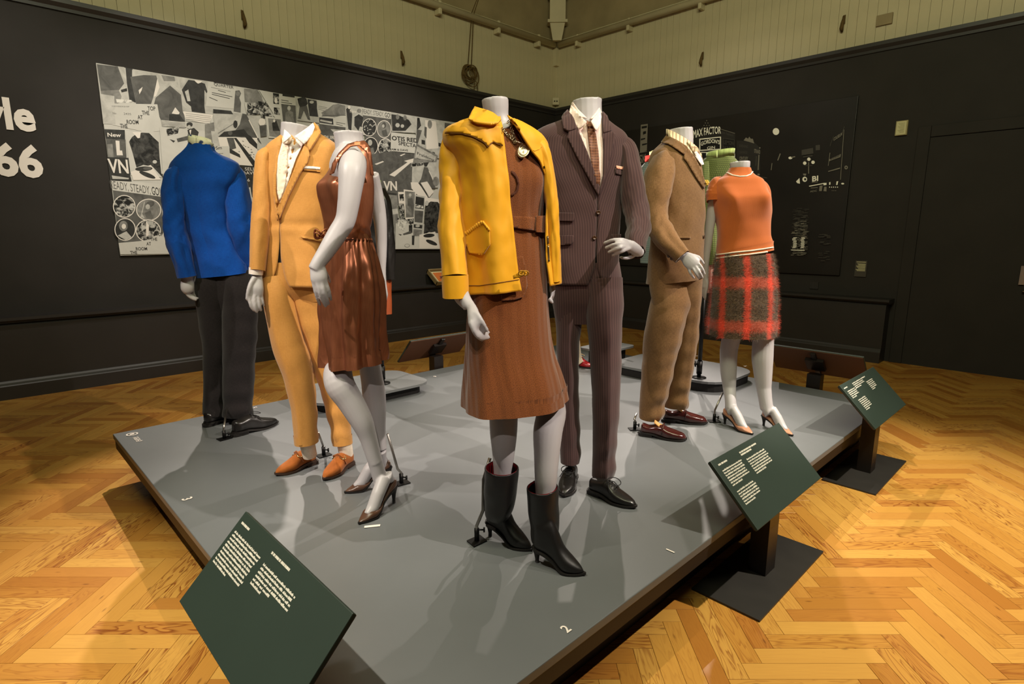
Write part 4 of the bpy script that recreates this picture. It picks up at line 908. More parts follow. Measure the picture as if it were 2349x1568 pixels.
# ---- shoes: built along heel -> toe on the ground
def foot_frame(heel, toe, z=PT): 
    a, b = on_z(*heel, z), on_z(*toe, z); L = np.linalg.norm(b-a); f = (b-a)/L; return a, f, np.array([-f[1], f[0], 0]), L
def spline(T, x): T = np.array(T, float); return float(pchip(T[:, 0], T[:, 1], [min(max(x, T[0, 0]), T[-1, 0])])[0])
def shoe(fig, heel, toe, kind, mats, hh=.022, label=None, z=PT, L=None):
    a, f, s_, L0 = foot_frame(heel, toe, z); L = L or L0; k = L/.29 if kind in ('derby', 'loafer', 'suede') else L/.25
    M, N = 40, 22; kk = min(1.15, max(.75, k))
    if kind in ('derby', 'loafer', 'suede'):
        w = [(0, .012), (.04, .030), (.14, .037), (.36, .036), (.62, .048), (.80, .040), (.93, .022), (.985, .010), (1, .003)] if kind != 'loafer' else [(0, .012), (.04, .030), (.14, .036), (.36, .036), (.64, .049), (.84, .044), (.95, .030), (.99, .015), (1, .003)]
        tp = [(0, .065), (.03, .090), (.18, .096), (.34, .106), (.45, .098), (.6, .072), (.8, .052), (.94, .038), (1, .020)] if kind != 'loafer' else [(0, .065), (.03, .082), (.18, .074), (.36, .086), (.45, .088), (.6, .072), (.8, .056), (.94, .042), (1, .020)]
        bt = [(0, hh), (.25, hh*.95), (.42, .013), (.62, .007), (.85, .008), (1, .014)]
    elif kind == 'pump':
        w = [(0, .008), (.05, .022), (.16, .028), (.38, .026), (.66, .038), (.84, .026), (.95, .012), (1, .002)]
        tp = [(0, hh+.040), (.05, hh+.054), (.14, hh+.040), (.3, hh*.85+.026), (.5, .042), (.64, .040), (.74, .041), (.86, .026), (.95, .018), (1, .010)]
        bt = [(0, hh+.004), (.06, hh-.003), (.16, hh-.006), (.4, hh*.62), (.6, hh*.12+.004), (.7, .004), (.9, .005), (1, .008)]
    else:   # boot foot
        w = [(0, .012), (.05, .030), (.16, .037), (.38, .034), (.66, .043), (.84, .030), (.95, .013), (1, .002)]
        tp = [(0, hh+.06), (.05, hh+.11), (.3, hh+.11), (.42, hh+.085), (.56, .082), (.72, .052), (.86, .034), (.95, .022), (1, .011)]
        bt = [(0, hh+.006), (.06, hh-.002), (.18, hh-.004), (.42, hh*.55), (.62, .006), (.7, .004), (.9, .005), (1, .009)]
    V = []; UV = []
    for i in range(M):
        x = i/(M-1)
        ww, t_, b_ = spline(w, x)*kk, spline(tp, x)*(kk if kind != 'boot' else 1), spline(bt, x)
        for j in range(N):
            q = 2*math.pi*j/N; cc, sn = math.cos(q), math.sin(q); e = .62 if sn > 0 else .35
            yy = ww*np.sign(cc)*abs(cc)**(.75 if sn > 0 else .6); zz = (b_+t_)/2+np.sign(sn)*abs(sn)**e*(t_-b_)/2
            if sn > 0: yy *= 1-.38*abs(sn)**1.6*(1 if .1 < x else .4)
            V.append(a+f*(x*L)+s_*yy+Uz*zz); UV.append((x*L, q*.03))
    mb = MB().add(V, [(i*N+j, i*N+(j+1) % N, (i+1)*N+(j+1) % N, (i+1)*N+j)[::-1] for i in range(M-1) for j in range(N)]+[tuple(range(N)), tuple((M-1)*N+j for j in range(N))[::-1]], UV)
    props = {'label': label} if label else {}
    sh = fig.add('boot' if kind == 'boot' else 'shoe', mb, mats[0], None, True, **props)
    key = 'shoe%d' % len(fig.bvh); fig.bvh[key] = BVHTree.FromPolygons(mb.v, mb.f)
    # sole and heel
    so = MB(); V = []; th = .006 if kind in ('pump', 'boot') else .008
    for i in range(M):
        x = i/(M-1); ww = spline(w, x)*kk+(.0015 if kind in ('pump', 'boot') else .004); b_ = spline(bt, x)
        for yy, zz in ((-ww, b_+.002), (ww, b_+.002), (ww, b_-th*.9 if b_ > th else 0), (-ww, b_-th*.9 if b_ > th else 0)): V.append(a+f*(x*L+(.004 if i == M-1 else -.003 if i == 0 else 0))+s_*yy+Uz*max(zz, 0.0005))
    so.add(V, [(i*4+j, i*4+(j+1) % 4, (i+1)*4+(j+1) % 4, (i+1)*4+j)[::-1] for i in range(M-1) for j in range(4)]+[(0, 1, 2, 3), tuple((M-1)*4+j for j in range(4))[::-1]])
    fig.add('sole', so, mats[1], sh, False)
    hm = MB()
    if kind in ('pump', 'boot'):
        V = []; rows = [(hh-.002, .02, .021, .06), (hh*.8, .014, .016, .055), (hh*.5, .0085, .0095, .052), (hh*.2, .0062, .0065, .055), (0, .0065, .007, .055)]
        for zz, wy, wx, xc in rows: V += [a+f*(xc*L+wx*math.cos(q))+s_*(wy*math.sin(q))+Uz*zz for q in np.linspace(0, 2*math.pi, 12, endpoint=False)]
        hm.add(V, [(i*12+j, i*12+(j+1) % 12, (i+1)*12+(j+1) % 12, (i+1)*12+j) for i in range(4) for j in range(12)]+[tuple(range(12)), tuple(48+j for j in range(12))[::-1]])
    else:
        n = 14; P = [(.0, -.031), (.25, -.033), (.25, .033), (.0, .031)]; V = []
        O = [(.25*L, -.034*kk), (.25*L, .034*kk)]+[(.03*L-.035*kk*math.sin(q)*.9, .034*kk*math.cos(q)) for q in np.linspace(0, math.pi, 8)]
        for zz in (.0, hh-.006): V += [a+f*(p+.004)+s_*q+Uz*zz for p, q in O]
        m_ = len(O); hm.add(V, [tuple(range(m_))[::-1], tuple(range(m_, 2*m_))]+[(i, (i+1) % m_, m_+(i+1) % m_, m_+i) for i in range(m_)])
    fig.add('heel', hm, mats[1], sh, kind in ('pump', 'boot'))
    def at(x, y, up=.0): return a+f*(x*L)+s_*y+Uz*(spline(tp, x)*(kk if kind != 'boot' else 1)+up)
    if kind == 'derby':
        lm = MB()
        for i, x in enumerate((.40, .455, .51, .56)):
            lm.tube([at(x, -.02, -.012), at(x+.006, -.010, .001), at(x, 0, .003), at(x+.006, .010, .001), at(x, .02, -.012)], .0022, 6)
        for sg in (-1, 1):
            lm.tube([at(.40, 0, .004)+s_*sg*.03*math.sin(q)+f*(.030*(1-math.cos(q)))*.9+Uz*(.006+.010*math.sin(q/2))-Uz*.035*(1-math.cos(q))/2*.6 for q in np.linspace(0, 2*math.pi*.93, 16)], .0018, 6)
            lm.tube([at(.40, 0, .004), at(.46, sg*.022, -.002), at(.54, sg*.036, -.016)], .0018, 6)
        fig.add('laces', lm, mats[2], sh)
        q = MB(); q.tube([at(.36, -.033*kk, -.045), at(.42, -.023, -.014), at(.57, -.012, -.001), at(.60, 0, -.001), at(.57, .012, -.001), at(.42, .023, -.014), at(.36, .033*kk, -.045)], .0018, 6); fig.add('quarter_edge', q, mats[0], sh)
    if kind == 'loafer':
        m = MB(); m.tube([at(.47, -.04*kk, -.045), at(.50, -.026*kk, -.008), at(.50, 0, .002), at(.50, .026*kk, -.008), at(.47, .04*kk, -.045)], .012, 8, True, .3, tuple(f)); fig.add('saddle_strap', m, mats[0], sh)
        m = MB(); m.tube([at(.40, -.034*kk, -.030)]+[at(x, -wy*kk, -zz) for x, wy, zz in ((.55, .036, .022), (.7, .036, .020), (.82, .028, .016), (.89, .014, .010))]+[at(.905, 0, .000)]+[at(x, wy*kk, -zz) for x, wy, zz in ((.89, .014, .010), (.82, .028, .016), (.7, .036, .020), (.55, .036, .022))]+[at(.40, .034*kk, -.030)], .0032, 8); fig.add('apron_seam', m, mats[0], sh)
        m = MB(); V = []
        for x, up in ((.475, .001), (.40, .006), (.34, .018), (.30, .026)): V += [at(x, yy*kk, up-.6*abs(yy)*(1 if x > .42 else .7)) for yy in (-.026, -.013, 0, .013, .026)]
        m.add(V, [(i*5+j, i*5+j+1, i*5+6+j, i*5+5+j) for i in range(3) for j in range(4)]); fig.add('tongue', m, mats[2], sh, True, None, .004, label='tan leather tongue lining')
    if kind == 'suede':
        m = MB(); m.tube([at(.36, -.036*kk, -.05), at(.42, -.027, -.012), at(.44, 0, .003), at(.44, .022, -.008), at(.40, .037*kk, -.04)], .011, 8, True, .3, tuple(f)); fig.add('strap', m, mats[0], sh)
        m = MB()
        for yy, zz in ((-.031, -.020), (.026, -.013)):
            c = at(.43, yy*kk, zz+.006); e = s_*(1 if yy > 0 else -1)*.4+Uz*.9; e /= np.linalg.norm(e); q = np.cross(e, f); q /= np.linalg.norm(q)
            m.tube([c+.013*(f*math.cos(t)+q*math.sin(t)) for t in np.linspace(0, 6.283, 14)], .0022, 6, False)
        fig.add('ring_buckle', m, mats[2], sh, label='pale brass ring buckles')
        m = MB(); m.tube([at(.46, -.03*kk, -.03), at(.50, -.012, -.003), at(.47, 0, .001)], .002, 6); m.tube([at(.46, .03*kk, -.03), at(.53, .014, -.006), at(.47, .004, .001)], .002, 6); fig.add('facing_edge', m, mats[0], sh)
    if kind == 'pump':
        m = MB(); m.tube([at(.03, 0, .001)]+[at(x, -spline(w, x)*kk*.80, .0) for x in (.1, .2, .35, .5, .6)]+[at(.70, 0, .002)]+[at(x, spline(w, x)*kk*.80, .0) for x in (.6, .5, .35, .2, .1)]+[at(.03, 0, .001)], .0022, 6, False); fig.add('topline', m, mats[0], sh)
        m = MB()
        for sg in (-1, 1): m.tube([at(.715, 0, .003), at(.70, sg*.008, .006), at(.735, sg*.012, .003), at(.72, 0, .004)], .0018, 6); m.tube([at(.72, 0, .003), at(.78, sg*.007, .002)], .0016, 6)
        fig.add('bow', m, mats[2], sh)
    return dict(at=at, a=a, f=f, s=s_, L=L, k=kk, shoe=sh, key=key)
def add_foot(fig, S, ankle_px, hh, up):
    """foot inside a low-cut shoe, joined to the leg at the ankle (picture point, offset)"""
    A = fig.P(*ankle_px[:3]); B_ = fig.P(*up); U1 = (B_-A)/np.linalg.norm(B_-A); r0 = ankle_px[3]*fig.px(ankle_px[2]); a, f, L = S['a'], S['f'], S['L']
    fig.body.tube([A+U1*.04, A+U1*.01, a+f*(.15*L)+Uz*(hh+.045), a+f*(.12*L)+Uz*(hh+.025)], [r0*.9, r0*.93, .025, .017], 14, True)
    fig.body.tube([A+U1*.04, A+U1*.01, A-U1*.015+f*.008, a+f*(.32*L)+Uz*(hh*.9+.050), a+f*(.48*L)+Uz*(hh*.5+.040), a+f*(.64*L)+Uz*.030, a+f*(.80*L)+Uz*.017], [r0*.9, r0*.95, r0*.97, .027, .026, .025, .014], 16, True)
M_rod = plain('steel_rod', (170, 165, 158), .3, .5, metal=1.0)
def ankle_rod(fig, top, knee, base, plate=True):
    """bent steel support rod clamped to a small floor plate"""
    o = fig.goff(*base); b = on_z(*base, fig.z0); m = MB()
    K = fig.P(knee[0], knee[1], o); T = fig.P(*top)
    rod = fig.add('support_rod', MB().tube([b+Uz*.01, b+Uz*.05, K, T], .0055, 8), M_rod)
    fig.add('socket', MB().tube([b, b+Uz*.045], .009, 10), M_iron, rod)
    k = b+Uz*.03; e = fig.r*.02-fig.v*.012; fig.add('wing_nut', MB().tube([k, k+e], .003, 6).obox(k+e*1.1, Uz*.009, fig.v*.002+fig.r*.001, fig.r*.003).ball(k+e, .005, 8, 6), M_iron, rod)
    if plate: fig.add('floor_plate', MB().obox(b+Uz*.002, fig.r*.03+fig.v*.012, fig.v*.022-fig.r*.009, Uz*.002), M_iron, rod, False)
    return rod
# ------------------------------------------------------------------ figures: cloth and leather
M_skin = plain('mannequin_grey', (178, 174, 177), .42, .4)
M_shirtw = fabric('white_shirting', (250, 240, 232), (226, 210, 200), .7, .15, 1500, .1)
M_shirtp = fabric('pale_pink_shirting', (248, 226, 216), (226, 196, 184), .7, .15, 1500, .1)
M_blue = fabric('blue_hopsack', (8, 72, 158), (4, 52, 126), .9, .1, 700, .16, .15, .3)
M_bltr = fabric('black_wool', (34, 30, 30), (20, 17, 18), .9, .12, 900, .1, .15)
M_tan = fabric('gold_mohair', (204, 146, 72), (184, 126, 58), .6, .25, 620, .2, .25, .18)
M_yel = plain('yellow_poplin', (226, 162, 20), .55, .3, sheen=.15, nz=.06, nscale=5, bmp=.08, bscale=120)
M_brownwool = fabric('brown_flannel', (124, 92, 58), (96, 68, 40), .9, .2, 800, .11, .15)
M_blkleather = plain('black_leather', (26, 24, 23), .30, .5, bmp=.25, bscale=70)
M_bootleather = plain('matt_black_leather', (24, 22, 22), .40, .5, bmp=.12, bscale=60)
M_sole = plain('dark_sole', (22, 18, 16), .6)
M_oxblood = plain('oxblood_leather', (64, 24, 22), .16, .6, bmp=.04, bscale=40, coat=.5)
M_suede = plain('rust_suede', (158, 90, 40), 1.0, .05, sheen=.15, nz=.12, nscale=40, bmp=.1, bscale=400)
M_suedesole = plain('suede_sole', (58, 38, 26), .6)
M_pump = plain('brown_kid_leather', (84, 58, 44), .32, .5)
M_pinkpump = plain('bronze_pink_leather', (186, 132, 104), .25, .5, coat=.3)
M_brass = plain('pale_brass', (214, 190, 130), .25, .5, metal=1.0); M_horn = plain('horn_button', (70, 46, 30), .25, .5); M_sock = fabric('cream_sock', (244, 230, 210), (220, 200, 176), .9, .2, 900)
M_cord2 = plain('shoe_lace', (18, 17, 17), .7); M_tonguetan = plain('tan_lining', (206, 150, 84), .6)

def pinstripe():
    m, N, L, P = newmat('brown_pinstripe'); uv, u, v = uvxy(N, L)
    f = mth(N, L, 'ABSOLUTE', mth(N, L, 'SUBTRACT', mth(N, L, 'FRACT', mth(N, L, 'DIVIDE', u, .0098)), .5))
    r = ramp(N, [(.0, (1, 1, 1)), (.10, (.6, .6, .6)), (.20, (0, 0, 0))]); L.new(f, r.inputs[0])
    n = nd(N, 'ShaderNodeTexNoise'); n.inputs['Scale'].default_value = 900; L.new(uv.outputs[0], n.inputs['Vector'])
    c = mixc(N, L, r.outputs[0], lin((62, 42, 42)), lin((92, 67, 64))); c = mixc(N, L, .25, c, mixc(N, L, n.outputs[0], lin((46, 30, 32)), lin((92, 66, 62))))
    L.new(c, P.inputs['Base Color']); P.inputs['Roughness'].default_value = .8; P.inputs['Sheen Weight'].default_value = .2; P.inputs['Specular IOR Level'].default_value = .2
    bump(N, L, P, n.outputs[0], .15, .001); return m
M_pin = pinstripe()
def tweed(name, c1, c2, c3, freq=190, mottled=.5):
    m, N, L, P = newmat(name); uv, u, v = uvxy(N, L)
    tri = mth(N, L, 'PINGPONG', mth(N, L, 'MULTIPLY', u, 34), .5)        # herringbone: the twill turns back every 18 mm
    d = mth(N, L, 'FRACT', mth(N, L, 'ADD', mth(N, L, 'MULTIPLY', v, freq), mth(N, L, 'MULTIPLY', tri, freq/34)))
    r = ramp(N, [(.0, lin(c1)), (.45, lin(c2)), (.75, lin(c1)), (1, lin(c1))]); L.new(d, r.inputs[0])
    n = nd(N, 'ShaderNodeTexNoise'); n.inputs['Scale'].default_value = 420; n.inputs['Detail'].default_value = 5; L.new(uv.outputs[0], n.inputs['Vector'])
    r2 = ramp(N, [(.35, lin(c3)), (.6, lin(c2))]); L.new(n.outputs[0], r2.inputs[0]); c = mixc(N, L, mottled, r.outputs[0], r2.outputs[0])
    L.new(c, P.inputs['Base Color']); P.inputs['Roughness'].default_value = .95; P.inputs['Sheen Weight'].default_value = .3; P.inputs['Specular IOR Level'].default_value = .1
    bump(N, L, P, mth(N, L, 'ADD', d, n.outputs[0]), .35, .0015); return m
M_tweed = tweed('rust_tweed', (84, 43, 18), (140, 80, 38), (56, 28, 12), 210, .5)
def satin():
    m, N, L, P = newmat('copper_satin'); uv, u, v = uvxy(N, L)
    mp = N.new('ShaderNodeMapping'); mp.inputs['Scale'].default_value = (260, 22, 1); L.new(uv.outputs[0], mp.inputs[0])
    n = nd(N, 'ShaderNodeTexNoise'); n.inputs['Scale'].default_value = 1; n.inputs['Detail'].default_value = 4; L.new(mp.outputs[0], n.inputs['Vector'])
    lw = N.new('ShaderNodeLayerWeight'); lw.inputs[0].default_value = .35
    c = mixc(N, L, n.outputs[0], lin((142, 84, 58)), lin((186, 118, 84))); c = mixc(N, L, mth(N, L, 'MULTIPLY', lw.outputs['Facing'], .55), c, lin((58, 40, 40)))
    L.new(c, P.inputs['Base Color']); P.inputs['Roughness'].default_value = .33; P.inputs['Metallic'].default_value = .6; P.inputs['Specular IOR Level'].default_value = .5
    P.inputs['Anisotropic'].default_value = .6; bump(N, L, P, n.outputs[0], .06, .001); return m
M_satin = satin()
def knit():
    m, N, L, P = newmat('rust_knit'); uv, u, v = uvxy(N, L)
    w = mth(N, L, 'SINE', mth(N, L, 'MULTIPLY', u, 2100)); n = nd(N, 'ShaderNodeTexNoise'); n.inputs['Scale'].default_value = 300; L.new(uv.outputs[0], n.inputs['Vector'])
    c = mixc(N, L, n.outputs[0], lin((168, 84, 36)), lin((190, 104, 50))); L.new(c, P.inputs['Base Color']); P.inputs['Roughness'].default_value = .9; P.inputs['Sheen Weight'].default_value = .35; P.inputs['Specular IOR Level'].default_value = .1
    bump(N, L, P, w, .12, .0008); return m
M_knit = knit(); M_knitw = fabric('cream_rib', (246, 232, 214), None, .9, .2, 900)
def band(N, L, x, period, off, half, soft=.15):
    f = mth(N, L, 'ABSOLUTE', mth(N, L, 'SUBTRACT', mth(N, L, 'FRACT', mth(N, L, 'ADD', mth(N, L, 'DIVIDE', x, period), .5-off/period)), .5))
    r = ramp(N, [(max(0, half/period*(1-soft)), (1, 1, 1)), (half/period*(1+soft), (0, 0, 0))]); L.new(f, r.inputs[0]); return r.outputs[0]
def mohair():
    m, N, L, P = newmat('mohair_plaid'); uv, u, v = uvxy(N, L)
    n = nd(N, 'ShaderNodeTexNoise'); n.inputs['Scale'].default_value = 60; n.inputs['Detail'].default_value = 6
    mp = N.new('ShaderNodeMapping'); mp.inputs['Scale'].default_value = (1, 2.6, 1); L.new(uv.outputs[0], mp.inputs[0]); L.new(mp.outputs[0], n.inputs['Vector'])
    wob = mth(N, L, 'MULTIPLY', mth(N, L, 'SUBTRACT', n.outputs[0], .5), .05); uu = mth(N, L, 'ADD', u, wob); vv = mth(N, L, 'ADD', v, wob)
    A = band(N, L, uu, .128, -.035, .016, .35); B = band(N, L, vv, .232, .150, .028, .3)
    r = ramp(N, [(.36, lin((46, 34, 28))), (.52, lin((104, 84, 64))), (.66, lin((58, 44, 36)))]); L.new(n.outputs[0], r.inputs[0])
    c = mixc(N, L, mth(N, L, 'MULTIPLY', B, .8), r.outputs[0], lin((186, 84, 62))); c = mixc(N, L, mth(N, L, 'MULTIPLY', A, .85), c, lin((206, 72, 50))); c = mixc(N, L, mth(N, L, 'MULTIPLY', A, B), c, lin((232, 80, 56)))
    L.new(c, P.inputs['Base Color']); P.inputs['Roughness'].default_value = .95; P.inputs['Sheen Weight'].default_value = .4; P.inputs['Specular IOR Level'].default_value = .1
    bump(N, L, P, n.outputs[0], .5, .004); return m
M_mohair = mohair()
def check(name, c1, c2, c3, period, half, rough=.9):
    m, N, L, P = newmat(name); uv, u, v = uvxy(N, L); a, b = band(N, L, u, period, 0, half), band(N, L, v, period, 0, half)
    c = mixc(N, L, mth(N, L, 'MULTIPLY', a, .7), lin(c1), lin(c2)); c = mixc(N, L, mth(N, L, 'MULTIPLY', b, .7), c, lin(c3)); L.new(c, P.inputs['Base Color']); P.inputs['Roughness'].default_value = rough; P.inputs['Sheen Weight'].default_value = .15; return m
M_plaidshirt = check('plaid_shirting', (226, 204, 164), (120, 84, 60), (150, 120, 90), .022, .004)
M_greencheck = check('green_check_tweed', (112, 124, 66), (60, 66, 34), (66, 72, 36), .012, .0022)
M_bluecheck = check('grey_blue_check', (118, 132, 136), (70, 84, 92), (150, 156, 150), .016, .0022)
M_pinkstripe = check('pink_striped_shirting', (206, 140, 128), (240, 216, 200), (206, 140, 128), .02, .003)
def floral(name, base, c2, c3, scale):
    m, N, L, P = newmat(name); uv, u, v = uvxy(N, L); vo = nd(N, 'ShaderNodeTexVoronoi'); vo.inputs['Scale'].default_value = scale; L.new(uv.outputs[0], vo.inputs['Vector'])
    r = ramp(N, [(.12, lin(c2)), (.22, lin(c3)), (.32, lin(base))]); L.new(vo.outputs['Distance'], r.inputs[0]); L.new(r.outputs[0], P.inputs['Base Color']); P.inputs['Roughness'].default_value = .6; return m
M_tieflor = floral('floral_tie', (238, 222, 200), (222, 184, 150), (232, 206, 182), 95)
M_tiebrown = check('brown_check_tie', (112, 64, 36), (84, 46, 28), (140, 90, 58), .010, .0025, .6)
M_dots = floral('spotted_collar', (236, 232, 206), (40, 60, 110), (60, 80, 120), 26)

def soft(a, seed, su=5, sv=4, fine=.25):
    """gentle cloth unevenness plus smaller puckers"""
    return lambda t, z, p: a*(nz(math.cos(t)*su*.5, math.sin(t)*su*.5+seed, z*sv*2.2)+fine*nz(p[0]*22+seed, p[1]*22, p[2]*16))
def sleeve_folds(a, seed, elbow=.52, n=9, w=.22):
    return lambda q, s_, f: a*(math.exp(-((f-elbow)/w)**2)*1.3*nz(1.2*math.cos(q+seed)+f*3, f*13+1.8*math.sin(q+seed), seed)+1.5*nz(math.cos(q)*1.6+seed, math.sin(q)*1.6, f*3.5)+.5*nz(math.cos(q)*3, math.sin(q)*3+seed, f*11))
def leg_folds(a, seed, lo=.75, yaw=0, crease=.007):
    c0 = -math.pi/2+math.radians(yaw)
    def g(q, s_, f):
        dq = (q-c0+math.pi) % (2*math.pi)-math.pi
        return a*((.35+1.2*max(0, f-lo)/(1-lo))*math.sin(f*46+2.2*math.cos(q+seed))*max(0, .3+.7*math.cos(q+seed))+.9*nz(math.cos(q)*1.3+seed, math.sin(q)*1.3, f*6)+.9*nz(math.cos(q)*2+seed, f*14, 3.3)*max(0, 1-abs(f-.48)*5))+crease*math.exp(-(dq/.16)**2)*min(1, f*4)
    return g
def join(*mbs):
    m = MB()
    for b in mbs: m.add(b.v, b.f, b.uv)
    return m
def merge(m, voxel, smooth=3): return m
def inner(fig, rows, q=.6, k=.9): fig.limb([(x, y, o, h*q) for x, y, o, h in rows], k)
def torso_core(fig, rows, q=.5):
    fig.limb([((r[1]+r[2])/2, r[0], r[4] if len(r) > 4 else 0, (r[2]-r[1])/2*q) for r in rows], .45, 30, 20)

# ================================================================== 1  blue jacket, seen from the back
F = Fig('mannequin turned away in a bright blue jacket and black trousers, leftmost on the platform', (520, 968), 152)
tor = [(329, 433, 487, .80, 0), (337, 430, 490, .78, 0), (346, 423, 495, .70, 0), (354, 414, 508, .60, 0), (363, 402, 528, .52, 0), (376, 389, 547, .48, 0), (392, 385, 551, .48, 0), (412, 387, 547, .52, 0), (440, 394, 534, .58, 0), (484, 410, 530, .62, 0), (525, 424, 534, .66, 0), (560, 434, 547, .70, 0), (600, 443, 562, .74, 0), (630, 449, 572, .76, 0)]
j = F.loft(tor, M=70, power=2.6, disp=lambda t, z, p: soft(.007, 1)(t, z, p)+.012*nz(t*1.2+z*3, z*9-t, 3.7)*max(0, z-.35)*min(1, z*2)-.003*math.exp(-((abs(t)-math.pi)/.05)**2)*(z > .25), tilt1=-5, cap=False)
sl = F.tube([(408, 384, .0, 8), (401, 398, .0, 16), (397, 418, .01, 18.5), (397, 440, .01, 19), (398, 470, .02, 19), (401, 510, .02, 19), (409, 560, .03, 18.5), (422, 605, .04, 18), (430, 634, .04, 18)], 1.15, disp=sleeve_folds(.009, 1.0, .5), lip=.03)
srr = F.tube([(526, 380, .0, 8), (534, 394, .02, 17), (541, 416, .04, 22), (546, 465, .06, 25), (553, 525, .06, 26), (562, 575, .03, 21), (566, 615, .0, 15), (567, 634, -.01, 14)], 1.1, disp=sleeve_folds(.010, 2.2, .55), lip=.03)
jk = F.add('jacket', j, M_blue, None, True, 'jacket'); F.add('sleeve', sl, M_blue, jk); F.add('sleeve', srr, M_blue, jk)
F.add('shirt_collar', F.loft([(321, 432, 489, .82, 0), (327, 431, 490, .82, 0), (338, 434, 486, .8, 0)], M=10, tilt0=6, tilt1=4), M_dots, None, solid=.003)
l1 = [(488, 628, -.02, 27), (487, 660, -.02, 33), (490, 710, -.03, 31), (496, 760, -.03, 29), (495, 850, -.03, 24), (494, 948, -.03, 23.5)]
l2 = [(538, 628, .01, 28), (546, 660, .03, 34), (550, 700, .03, 35), (550, 760, .04, 34), (548, 850, .04, 31), (545, 952, .04, 29)]
F.add('trousers', join(F.loft([(600, 456, 560, .56, 0), (640, 454, 572, .58, 0), (675, 455, 580, .58, 0), (705, 464, 582, .50, 0), (735, 474, 578, .36, 0)], M=20, lip=False), F.tube(l1, 1.1, 32, 60, disp=leg_folds(.006, 0, .75, 150), lip=.03), F.tube(l2, 1.1, 32, 60, disp=leg_folds(.007, 1.5, .75, 150), lip=.03)), M_bltr, None, True, 'trousers')
torso_core(F, tor[1:]); inner(F, [(461, 334, 0, 12), (461, 352, 0, 18)], 1); inner(F, [(414, 388, .0, 10), (397, 425, .01, 16), (400, 510, .02, 18), (422, 605, .04, 15), (430, 640, .04, 13)], .55); inner(F, [(524, 392, .02, 12), (546, 465, .06, 20), (562, 575, .03, 18), (567, 640, -.01, 12)], .55); inner(F, l1, .55); inner(F, l2, .5)
F.limb([(429, 622, .04, 11), (430, 640, .04, 11), (430, 650, .045, 12.5), (430, 660, .05, 12.5), (433, 671, .05, 9)], .7)
for p in ([(425, 662, .05), (430, 676, .05), (440, 684, .05), (450, 688, .05)], [(430, 668, .045), (438, 678, .045), (447, 682, .045), (454, 684, .04)], [(433, 668, .03), (441, 676, .03), (448, 679, .02), (455, 679, .01)], [(436, 666, .02), (442, 672, .015), (448, 674, .01), (453, 673, .0)], [(436, 650, .02), (443, 658, .015), (446, 667, .012)]): F.finger(p)
F.finish_body(M_skin)
shoe(F, (536, 1000), (637, 970), 'derby', [M_blkleather, M_sole, M_cord2], label='black lace-up shoe with a pointed toe'); shoe(F, (472, 978), (560, 950), 'derby', [M_blkleather, M_sole, M_cord2])
ankle_rod(F, (521, 934, .08), (514, 975), (515, 1006))

# ================================================================== 2  gold suit
F = Fig('mannequin in a golden tan suit, white shirt, pale floral tie and rust suede shoes', (742, 1068), -28)
tor = [(300, 655, 726, .85, 0), (308, 648, 738, .76, 0), (318, 634, 754, .66, 0), (330, 616, 770, .58, 0), (345, 603, 778, .55, 0), (372, 599, 778, .58, 0), (420, 599, 772, .62, 0), (470, 600, 758, .62, 0), (530, 602, 748, .62, 0), (580, 600, 752, .66, 0), (630, 598, 758, .7, 0), (654, 598, 760, .7, 0)]
op = {300: (655, 704), 310: (664, 694), 320: (674, 685), 330: (679, 682), 470: (641, 642), 530: (641, 642.5), 560: (640, 643), 580: (639, 643.5), 630: (628, 652), 654: (616, 664)}
oy = sorted(op); tor7 = [r+(float(np.interp(r[0], oy, [op[k][0] for k in oy])), float(np.interp(r[0], oy, [op[k][1] for k in oy]))) for r in tor]
j = F.loft(tor7, N=96, power=2.6, disp=lambda t, z, p: soft(.004, 3)(t, z, p)+.010*math.exp(-((z-.62)/.05)**2)*math.sin(z*60)*.3, tilt1=2)
jk = F.add('jacket', j, M_tan, None, True, 'jacket', solid=.003)
F.bvh['torso'] = F.bvh['jacket']
sL = [(616, 345, -.02, 10), (607, 360, -.01, 17), (605, 392, .0, 18), (602, 440, .01, 18), (598, 510, .02, 18), (594, 570, .04, 17.5), (591, 621, .06, 16)]; sR = [(757, 340, .0, 12), (768, 356, .0, 17), (766, 420, -.02, 19), (762, 500, -.03, 18), (757, 560, -.03, 17), (752, 615, -.02, 16)]
F.add('sleeve', F.tube(sL, 1.2, disp=sleeve_folds(.0025, 1, .5), lip=.03), M_tan, jk, True, 'sleeve'); F.add('sleeve', F.tube(sR, 1.2, disp=sleeve_folds(.003, 3, .5), lip=.03), M_tan, jk)
F.patch('shirt', [(652, 318), (660, 312), (676, 322), (700, 312), (697, 330), (680, 366), (662, 420), (643, 466), (637, 440), (636, 400), (640, 360)], 'jacket', M_shirtw, .0045, .0015, 5, None, None, None, 8, 'shirt')
F.patch('tie', [(653, 331), (662, 333), (664, 342), (660, 350), (660, 380), (656, 420), (648, 455), (642, 462), (637, 440), (638, 400), (643, 370), (647, 345)], ['shirt', 'jacket'], M_tieflor, .003, .003, 4, None, None, None, 6)
F.patch('tie_knot', [(652, 314), (668, 314), (674, 319), (668, 330), (661, 333), (652, 331), (650, 322)], ['shirt', 'jacket'], plain('pale_silk', (236, 216, 190), .6), .008, .005, 4, None, None, None, 6)
F.add('shirt_band', F.loft([(292, 653, 718, .9, 0, 654.5, 714), (303, 651, 722, .9, 0, 660, 702), (318, 648, 726, .86, 0, 672, 682)], M=10, tilt0=-6, tilt1=-2), M_shirtw, None, True, 'band', solid=.003)
